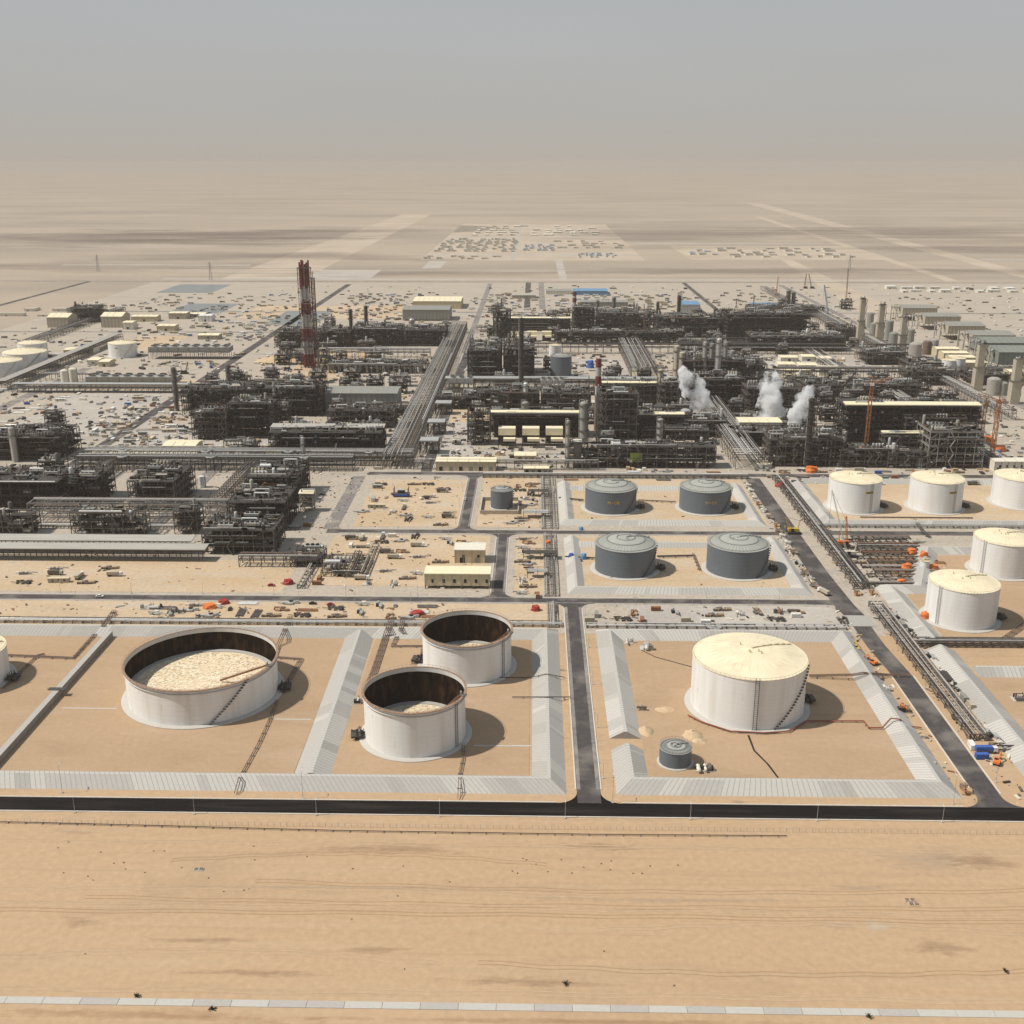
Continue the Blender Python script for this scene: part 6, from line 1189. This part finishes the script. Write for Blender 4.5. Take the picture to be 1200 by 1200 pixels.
skid('machine skid on the mid verge behind the domed tank', 918, 718, 14, 3, 10, m=['steel', 'steel_light', 'rust']); skid('machinery row beside the huge open tank behind the mid pipes', 178, 713, 14, 5, 11); skid('machinery block behind the huge open tank', 205, 718, 12, 5, 12, m=['steel', 'steel_light']); skid('small pump skid left of the middle pipe bundle, rear', 616, 586, 7, 5, 13); skid('small pump skid left of the middle pipe bundle, front', 616, 648, 7, 7, 14)
skid('machine pad right of the domed tank road, by the bend', 1058, 832, 6, 7, 15, m=['rust', 'scrap', 'orange']); skid('concrete mixer skid before the sleeper pipes', 430, 685, 6, 4, 16); skid('pump skid by the blue rig', 497, 585, 8, 4, 17, m=['red', 'cream', 'steel_dark'])
# box bridges across the middle bundle
for i, (px, py, W, D) in enumerate([(631, 569 + 12, 17, 7), (628, 606, 20, 9), (633, 654, 24, 7), (630, 676, 14, 6)]):
    X, Y = G(px, py); t = thing('valve_bridge', ['farthest', 'grey roofed second', 'dark wide third', 'nearest'][i] + ' valve platform across the middle pipe bundle', 'platform', (X, Y, .1), 'valve platforms'); b = MB(); b.box(-W / 2, W / 2, -D / 2, D / 2, 4.6, 4.9, 'galv' if i in (1, 3) else 'grating'); b.build('deck', t); b = MB(); [b.bar((x, y, 0), (x, y, 6), .35, 'steel') for x in (-W / 2, 0, W / 2) for y in (-D / 2, D / 2)]; b.bar((-W / 2, -D / 2, 6), (W / 2, -D / 2, 6), .2, 'steel'); b.bar((-W / 2, D / 2, 6), (W / 2, D / 2, 6), .2, 'steel'); b.build('frame', t)
# pads on the desert, rocks and bushes
for i, (px, py, m) in enumerate([(1066, 1055, 0), (1071, 1060, 0), (233, 1019, 0)]):
    X, Y = G(px, py); t = thing('manhole_pad', ['left', 'right', 'lone'][i] + (' dark hatched pad on the pale square of desert' if i < 2 else ' pale manhole frame on the desert at the left'), 'pad', (X, Y, .05)); b = MB(); b.box(-2, 2, -1, 1, 0, .25, 'concrete_c' if i == 2 else 'sand_pale'); b.build('slab', t); b = MB(); [b.box(x - .7, x + .7, -.6, .6, .26, .5, 'scrap') for x in (-1, 1)]; b.build('cover', t)
rb = random.Random(8)
for i, (px, py) in enumerate([(663, 1153), (1178, 1139), (160, 1168), (248, 1183), (1018, 1192), (412, 1077), (474, 1136), (100, 1118), (145, 1011), (708, 1115), (262, 1045), (790, 1155)] + [(rb.uniform(20, 580), rb.choice([rb.uniform(985, 1020), rb.uniform(1000, 1060)])) for _ in range(22)] + [(rb.uniform(600, 800), rb.uniform(1006, 1024)) for _ in range(16)]):
    r = random.Random(i + 90); X, Y = G(px, py); b = MB(); big = i < 5
    for k in range(26 if big else 10):
        a, e = r.uniform(0, 6.28), r.uniform(.1, 1.3); L = r.uniform(.4, 1.0) * (1.5 if big else .55); q = (L * cos(a) * cos(e), L * sin(a) * cos(e), L * sin(e)); s = L * .22
        b.bar((0, 0, 0), q, .06 * (1 + big), 'bush'); b.poly([(q[0] - s, q[1], q[2]), (q[0], q[1] - s, q[2] + s), (q[0] + s, q[1], q[2] + s * .5), (q[0], q[1] + s, q[2] - s * .4)], 'bush')
    o = b.build('desert_shrub'); o.location = (X, Y, 0); mark(o, '', 'shrub', 'shrubs on the desert'); DEFER.append((o, ('larger dark shrub' if big else 'tiny dark shrub', 'on the bare foreground desert')))
# ------------------------------------------------------------------ lamps, fences, cranes, pylons
L1 = p_lamp(7.5)
for i, px in enumerate([-45, 88, 229, 372, 516, 662, 807, 953, 1097, 1235]):
    X, _ = G(px, 952)
    if -10 < px < 1210: put(L1, X, 417.2, 0, 'white lamp post', 'lamp posts along the black front road', .1, 'on the near edge of the black front road')
L2 = p_lamp(14, 2)
for (px, py) in [(73, 929), (355, 936), (718, 941), (1117, 942)]: X, Y = G(px, py); put(L2, X, Y, 0, 'tall light mast', 'tall masts behind the front road', .1, 'between front bund and black road')
L3 = p_lamp(8, 1.2); i = 0
for (Yl, xs_, pl) in [(659.8, range(-330, 190, 36), 'on the near edge of the mid road'), (673, range(-310, 190, 47), 'on the far edge of the mid road'), (798, range(-140, 190, 38), 'on the near edge of the second cross road'), (977, range(-130, 200, 40), 'on the far edge of the third cross road')]:
    for x in xs_:
        if not (12 < x < 40): put(L3, x, Yl, 0, 'thin lamp post', 'lamp posts along the inner roads', .1, pl)
for (Xl, pl) in [(33, 'along the centre road'), (212, 'along the right road'), (-60.5, 'along the short vertical road')]:
    for y in (range(450, 650, 48) if Xl > 0 else range(825, 960, 45)): put(L3, Xl, y, pi / 2, 'thin lamp post', 'lamp posts along the inner roads', .1, pl)
t = thing('perimeter_fence', 'long line of short posts with wire between desert and black front road', 'fence', (0, 0, 0)); wire = MB(); rest = MB(); k = 0
x = -236.0
while x < 236:
    y = 408.5
    b = MB() if k % 2 == 0 and k < 200 else rest; b.bar((x, y, 0), (x, y, 1.9), .12, 'tan_wall'); b.bar((x, y, 1.9), (x, y + .4, 2.3), .09, 'tan_wall')
    if k % 2 == 0 and k < 200: b.build('post', t)
    x += 2.75; k += 1
rest.build('post', t, kind='stuff')
for z in (.9, 1.85): wire.bar((-236, 408.5, z), (236, 408.5, z), .04, 'galv')
wire.build('wire', t)
def lattice(b, p, q, w, m, taper=1.0, seg=None, tk=1.0):
    d = [q[i] - p[i] for i in range(3)]; L = math.sqrt(sum(v * v for v in d)); d = [v / L for v in d]; a = (0, 0, 1) if abs(d[2]) < .9 else (1, 0, 0)
    u = (d[1] * a[2] - d[2] * a[1], d[2] * a[0] - d[0] * a[2], d[0] * a[1] - d[1] * a[0]); l = math.sqrt(sum(v * v for v in u)); u = [v / l for v in u]; v_ = (d[1] * u[2] - d[2] * u[1], d[2] * u[0] - d[0] * u[2], d[0] * u[1] - d[1] * u[0])
    n = seg or max(3, int(L / (w * 1.6)))
    def C(f, k): s = w / 2 * (1 + (taper - 1) * f); a_, b_ = [(-1, -1), (1, -1), (1, 1), (-1, 1)][k % 4]; return tuple(p[i] + d[i] * L * f + u[i] * a_ * s + v_[i] * b_ * s for i in range(3))
    for k in range(4):
        b.bar(C(0, k), C(1, k), w * .16 * tk, m)
        for i in range(n): b.bar(C(i / n, k + i % 2), C((i + 1) / n, k + 1 - i % 2), w * .1 * tk, m)
mat('crane_orange', (.36, .14, .05), .6, .2, .5)
def crane(label, px, yb, tip, m, tower=None, seed=0, w=1.6, name='crawler_crane', cat='crane'):
    X, Y = G(px, yb); t = thing(name, label, 'crane', (X, Y, .1), 'cranes'); zt = GY(*tip, Y); tx, tz = zt[0] - X, zt[1]
    b = MB(); b.box(-5, 5, -4, -2.4, 0, 1.6, 'tyre'); b.box(-5, 5, 2.4, 4, 0, 1.6, 'tyre'); b.box(-3, 3, -2.5, 2.5, .8, 1.8, 'steel_dark'); b.build('track' if not tower else 'base', t)
    if tower:
        h = GY(px, tower, Y)[1]; b = MB(); lattice(b, (0, 0, 1), (0, 0, h), w * 1.3, m); b.build('mast', t); b = MB(); b.box(-1.8, 1.8, -1.8, 1.8, h, h + 2.6, 'cab_white' if seed % 2 else m); b.build('cab', t)
        b = MB(); lattice(b, (0, 0, h + 2), (tx, 0, tz), w, m, .5); lattice(b, (0, 0, h + 2), (-tx * .3, 0, h + 2.5), w, m, seg=3); b.box(-tx * .3 - 2, -tx * .3 + 2, -1.4, 1.4, h, h + 2.4, 'concrete_dark'); b.build('jib', t); b = MB(); b.bar((0, 0, h + 2.6), (0, 0, h + 9), .8, m); b.bar((0, 0, h + 9), (tx * .7, 0, h + 2 + (tz - h - 2) * .7), .18, 'steel'); b.bar((0, 0, h + 9), (-tx * .28, 0, h + 2.5), .18, 'steel'); b.build('tie', t)
    else:
        s = 1 if tx >= 0 else -1; b = MB(); b.box(-4.5 * 1, 3.5, -1.8, 1.8, 1.8, 4.2, m); b.box(1.5 * s - 1, 1.5 * s + 1, -2.8, -1.8, 2, 4.6, 'glass', m); b.build('cab', t); b = MB(); lattice(b, (2.5 * s, 0, 2.5), (tx, 0, tz), w, m if m != 'steel_dark' else 'steel_dark', .5); b.build('boom', t)
        b = MB(); b.bar((-3 * s, 0, 4), (-4 * s, 0, 10), .5, m); b.bar((-4 * s, 0, 10), (tx, 0, tz), .16, 'steel'); b.bar((tx, 0, tz), (tx, 0, tz * .45), .14, 'steel'); b.rbox(tx, 0, .9, .9, tz * .45 - 1.4, tz * .45, 0, 'yellow'); b.build('rigging', t)
for a in [('orange tower crane mast in front of the longest hall', 1013, 540, (1042, 444), 'crane_orange', 452, 1, 2.0), ('orange tower crane at the right end of the front row', 1161, 545, (1146, 462), 'crane_orange', 473, 2, 2.4), ('second rust coloured tower crane behind the right end', 1149, 522, (1160, 470), 'rust', 476, 4, 1.8)]: crane(a[0], a[1], a[2], a[3], a[4], a[5], a[6], a[7], 'tower_crane')
for a in [('pale lattice boom crane beside the pipe laydown', 996, 652, (975, 575), 'cream', None, 1, 1.0), ('orange bodied crane at the back of the pipe laydown', 988, 640, (992, 605), 'orange', None, 3, 1.3), ('dark boom crane leaning right behind the longest hall', 974, 470, (1003, 436), 'steel_dark', None, 1, 1.8), ('slim dark boom crane left of the striped flare tower', 337, 434, (341, 401), 'steel_dark', None, 1, 1.6), ('pale blue boom crane left of the beige towers', 973, 376, (966, 334), 'blue_roof', None, 1, 2.6),
          ('far brown boom crane over the rear train, left of two', 944, 338, (945, 321), 'rust', None, 1, 2.4), ('far brown boom crane over the rear train, right of two', 952, 338, (948, 321), 'steel', None, 1, 2.4), ('far thin crane behind the blue roofed hall', 757, 392, (755, 356), 'rust', None, 1, 2), ('far thin crane beside the pale blue hall, orange', 864, 388, (863, 350), 'rust', None, 1, 2), ('far crane behind the wide far hall, left', 883, 372, (884, 346), 'steel', None, 1, 2), ('far crane behind the wide far hall, right', 911, 346, (912, 324), 'orange', None, 1, 2.2),
          ('far tall thin crane near the beige towers', 993, 352, (994, 315), 'rust', None, 1, 2), ('yellow crane boom on the right road corner', 930, 625, (921, 606), 'yellow', None, 1, 1.6), ('thin crane over the silver drum unit', 694, 480, (690, 440), 'rust', None, 1, 1.5), ('thin boom beside the left end burner frame', 536, 520, (531, 499), 'cream', None, 1, 1.2), ('small boom crane left of the left train', 216, 438, (220, 424), 'steel_dark', None, 1, 1.8), ('thin crane before the beige drums', 388, 545, (394, 520), 'cream', None, 1, 1.2)]: crane(*a)
def pylon(label, x, y, h=42):
    t = thing('power_pylon', label, 'pylon', (x, y, 0), 'power pylons'); b = MB(); lattice(b, (0, 0, 0), (0, 0, h), 7, 'steel_light', .15, 9, .4); b.build('mast', t); b = MB(); [b.bar((-s, 0, z), (s, 0, z), .4, 'steel_light') for z, s in ((h * .7, 10), (h * .82, 8), (h * .93, 6))]; b.build('arm', t)
for i, px in enumerate([115, 247, 995]): X, Y = G(px, 328 if i % 2 else 318); pylon(('thin grey power pylon', 'on the far plain'), X, Y)
# ------------------------------------------------------------------ far camp and lots beyond the fence
r = random.Random(77); fars = []
def farblock(x, y, w, d, h, m, phrase, place):
    b = MB(); b.box(-w / 2, w / 2, -d / 2, d / 2, 0, h, 'cream' if m != 'steel' else 'steel', m); b.box(-w / 2 - .5, w / 2 + .5, -d / 2 - .5, d / 2 + .5, h + .05, h + .5, m); b.box(-w * .2, -w * .2 + 2, -d / 2 - .2, -d / 2 - .02, 0, 2.5, 'dark'); o = b.build('camp_building'); o.location = (x, y, .1); mark(o, '', 'building', 'camp buildings far off'); DEFER.append((o, (phrase, place)))
for (x0, x1, y0, y1, nx, ny, m, ph, pl, p_) in [(-320, -60, 3560, 4200, 9, 8, 'shed_grey', 'grey camp block', 'in the far left camp rows', .9), (-40, 60, 3600, 3900, 5, 4, 'blue_roof', 'blue roofed camp block', 'in the middle of the far camp', 1), (130, 250, 3350, 3520, 7, 3, 'blue_roof', 'pale blue camp block', 'at the front right of the far camp', .8), (-250, 260, 4350, 5100, 11, 5, 'cream', 'cream camp block', 'in the most distant camp rows', .7), (70, 300, 3700, 4100, 6, 4, 'tan_wall', 'tan camp block', 'in the right part of the far camp', .6),
          (470, 560, 3450, 3640, 3, 3, 'blue_roof', 'blue roofed block', 'on the far right lot', .7), (580, 960, 3350, 3750, 9, 5, 'shed_grey', 'grey low block', 'on the far right lot', .7), (-330, -100, 3280, 3420, 7, 2, 'tan_wall', 'tan low block', 'at the front left of the far camp', .7), (780, 1250, 2440, 2560, 14, 2, 'cab_white', 'white low block', 'on the lot behind the compressor sheds', .8), (-1000, -700, 2000, 2150, 4, 2, 'tan_wall', 'tan low block', 'on the sandy field at the far left', .6)]:
    for i in range(nx):
        for j in range(ny):
            if r.random() < p_: farblock(x0 + (x1 - x0) * (i + .5) / nx + r.uniform(-9, 9), y0 + (y1 - y0) * (j + .5) / ny + r.uniform(-9, 9), (x1 - x0) / nx * r.uniform(.25, .8), (y1 - y0) / ny * r.uniform(.1, .4), r.uniform(2.5, 6), m, ph, pl)
# loose rubble and offcuts nobody could count
r = random.Random(5); b = MB(); n = 0
while n < 4500:
    f = r.random(); py = 334 + (r.random() ** .8) * 226; px = r.uniform(0, 1200); x, y = G(px, py)
    if y > 2630 or y < 980 or not all(not (a - 1 < x < c + 1 and d - 1 < y < e + 1) for a, c, d, e in OCC): n += 1; continue
    if -560 > x and y > 2200 or (x < -860): n += 1; continue
    s = r.uniform(.8, 3.4) * (1 + (y - 980) / 2500); b.rbox(x, y, s * r.uniform(.8, 3), s, .1, .1 + s * r.uniform(.25, .8), r.choice([0, 1.57, r.uniform(0, 3)]), r.choice(['scrap', 'steel', 'cream', 'concrete_b', 'lumber', 'steel_dark', 'cab_white', 'tan_wall', 'steel', 'shed_grey', 'galv', 'steel_dark'])); n += 1
b.build('site_rubble', None, False, kind='stuff')
b = MB()
for (x0, x1, y0, y1, n) in [(-340, -40, 632, 658, 90), (40, 185, 630, 658, 30), (-150, -32, 675, 796, 90), (-140, -62, 815, 960, 90), (212, 232, 430, 660, 260), (187, 197, 440, 660, 60), (212, 228, 675, 960, 220), (184, 189, 690, 960, 120), (-420, -165, 677, 730, 60), (34, 180, 690, 780, 30), (34, 178, 830, 930, 30), (-12, 6, 677, 796, 60), (-44, 6, 815, 960, 60), (226, 290, 690, 796, 300), (-330, -150, 745, 990, 500)]:
    for _ in range(n):
        s = r.uniform(.3, 1.2); x, y = r.uniform(x0, x1), r.uniform(y0, y1); b.rbox(x, y, s * r.uniform(.8, 4), s, .1, .15 + s * r.uniform(.2, .7), r.uniform(0, 3), r.choice(['scrap', 'steel', 'lumber', 'steel_dark', 'cream', 'rust', 'concrete_b']))
b.build('loose_offcuts', None, False, kind='stuff')

# ------------------------------------------------------------------ steam and haze
def vol(name, col, density, aniso=0.0):
    m = bpy.data.materials.new(name); m.use_nodes = True; nt = m.node_tree; nt.nodes.clear(); o = nt.nodes.new('ShaderNodeOutputMaterial'); v = nt.nodes.new('ShaderNodeVolumePrincipled')
    v.inputs['Color'].default_value = (*col, 1); v.inputs['Density'].default_value = density; v.inputs['Anisotropy'].default_value = aniso; nt.links.new(v.outputs[0], o.inputs['Volume']); return m
MATS['steam'] = vol('steam', (1, 1, 1), .3, 0)
nt = MATS['steam'].node_tree; v = [n for n in nt.nodes if n.type == 'PRINCIPLED_VOLUME'][0]; ge = nt.nodes.new('ShaderNodeNewGeometry'); nn = nt.nodes.new('ShaderNodeTexNoise'); nn.inputs['Scale'].default_value = .085; nn.inputs['Detail'].default_value = 5; nn.inputs['Roughness'].default_value = .62; nt.links.new(ge.outputs['Position'], nn.inputs['Vector'])
mr = nt.nodes.new('ShaderNodeMapRange'); mr.inputs['From Min'].default_value = .44; mr.inputs['From Max'].default_value = .68; mr.inputs['To Max'].default_value = .40; nt.links.new(nn.outputs[0], mr.inputs[0]); nt.links.new(mr.outputs[0], v.inputs['Density'])
import bmesh
def plume(label, pts, Y, seed):
    r = random.Random(seed); bm = bmesh.new(); scale = Y / 1100
    from mathutils import Matrix
    fine = []
    for (a, b_) in zip(pts, pts[1:]):
        for f in (0, .5): fine.append([a[i] + (b_[i] - a[i]) * f for i in range(3)])
    fine.append(list(pts[-1]))
    for (px, py, pr) in fine:
        x, z = GY(px, py, Y); R = pr * 1.38 * scale
        for k in range(9):
            if k == 0: dx = dy = dz = 0; q = R * .75
            else: a, e = r.uniform(0, 6.28), r.uniform(-1.2, 1.2); dx, dy, dz = R * .62 * cos(a) * cos(e), R * .5 * sin(a) * cos(e), R * .62 * sin(e); q = R * r.uniform(.28, .55)
            bmesh.ops.create_icosphere(bm, subdivisions=2, radius=q, matrix=Matrix.Translation((x + dx, Y + dy, z + dz)))
    me = bpy.data.meshes.new('steam_plume'); bm.to_mesh(me); bm.free(); o = bpy.data.objects.new('steam_plume', me); COL.objects.link(o); me.materials.append(MATS['steam'])
    md = o.modifiers.new('union', 'REMESH'); md.mode = 'VOXEL'; md.voxel_size = .9
    tx = bpy.data.textures.new('billow', 'CLOUDS'); tx.noise_scale = 5; tx.noise_depth = 3; dm = o.modifiers.new('billow', 'DISPLACE'); dm.texture = tx; dm.strength = 3.6; dm.mid_level = .5
    o['kind'] = 'stuff'; o['label'] = label; return o
plume('white steam drifting up left from the silver silo', [(820, 489, 3), (819, 478, 7), (822, 467, 9), (813, 456, 10), (806, 445, 8), (800, 436, 5)], 1180, 1)
plume('largest white steam plume over the beige building', [(893, 507, 6), (897, 494, 9), (903, 478, 12), (902, 463, 11), (903, 448, 9)], 1165, 2)
plume('slim white steam plume right of the largest', [(926, 512, 3), (929, 500, 6), (936, 486, 8), (942, 472, 9), (947, 461, 7)], 1125, 3)
MATS['haze'] = vol('haze', (.62, .57, .52), HAZE_DENSITY)
b = MB(); b.box(-32000, 32000, -7000, 32000, -1, 282, 'haze'); b.build('haze', None, False, kind='stuff')
# ------------------------------------------------------------------ labels for repeats: which one it is
groups = {}
for o, (ph, pl) in DEFER:
    x, y = o.location.x, o.location.y; px, py = proj(x, y, 0); groups.setdefault((ph, pl), []).append((px, py, o))
def back_row(L):  # split long rows by depth into nearer and farther ones
    L.sort(key=lambda q: q[1]); h = (len(L) + 1) // 2; return [('farther', L[:h]), ('nearer', L[h:])]
for (ph, pl), L in groups.items():
    if len(L) == 1: L[0][2]['label'] = f'{ph} {pl}'; continue
    parts = [('', L)] if len(L) <= 7 or 'edge of' in pl or 'road' in pl else back_row(L)
    for pre, S_ in parts:
        S_.sort(key=lambda q: (q[0], q[1]))
        for i, (_, _, o) in enumerate(S_): o['label'] = f"{pre + ' ' if pre else ''}{ph} {pl}, {ordinal(i + 1)} from left"
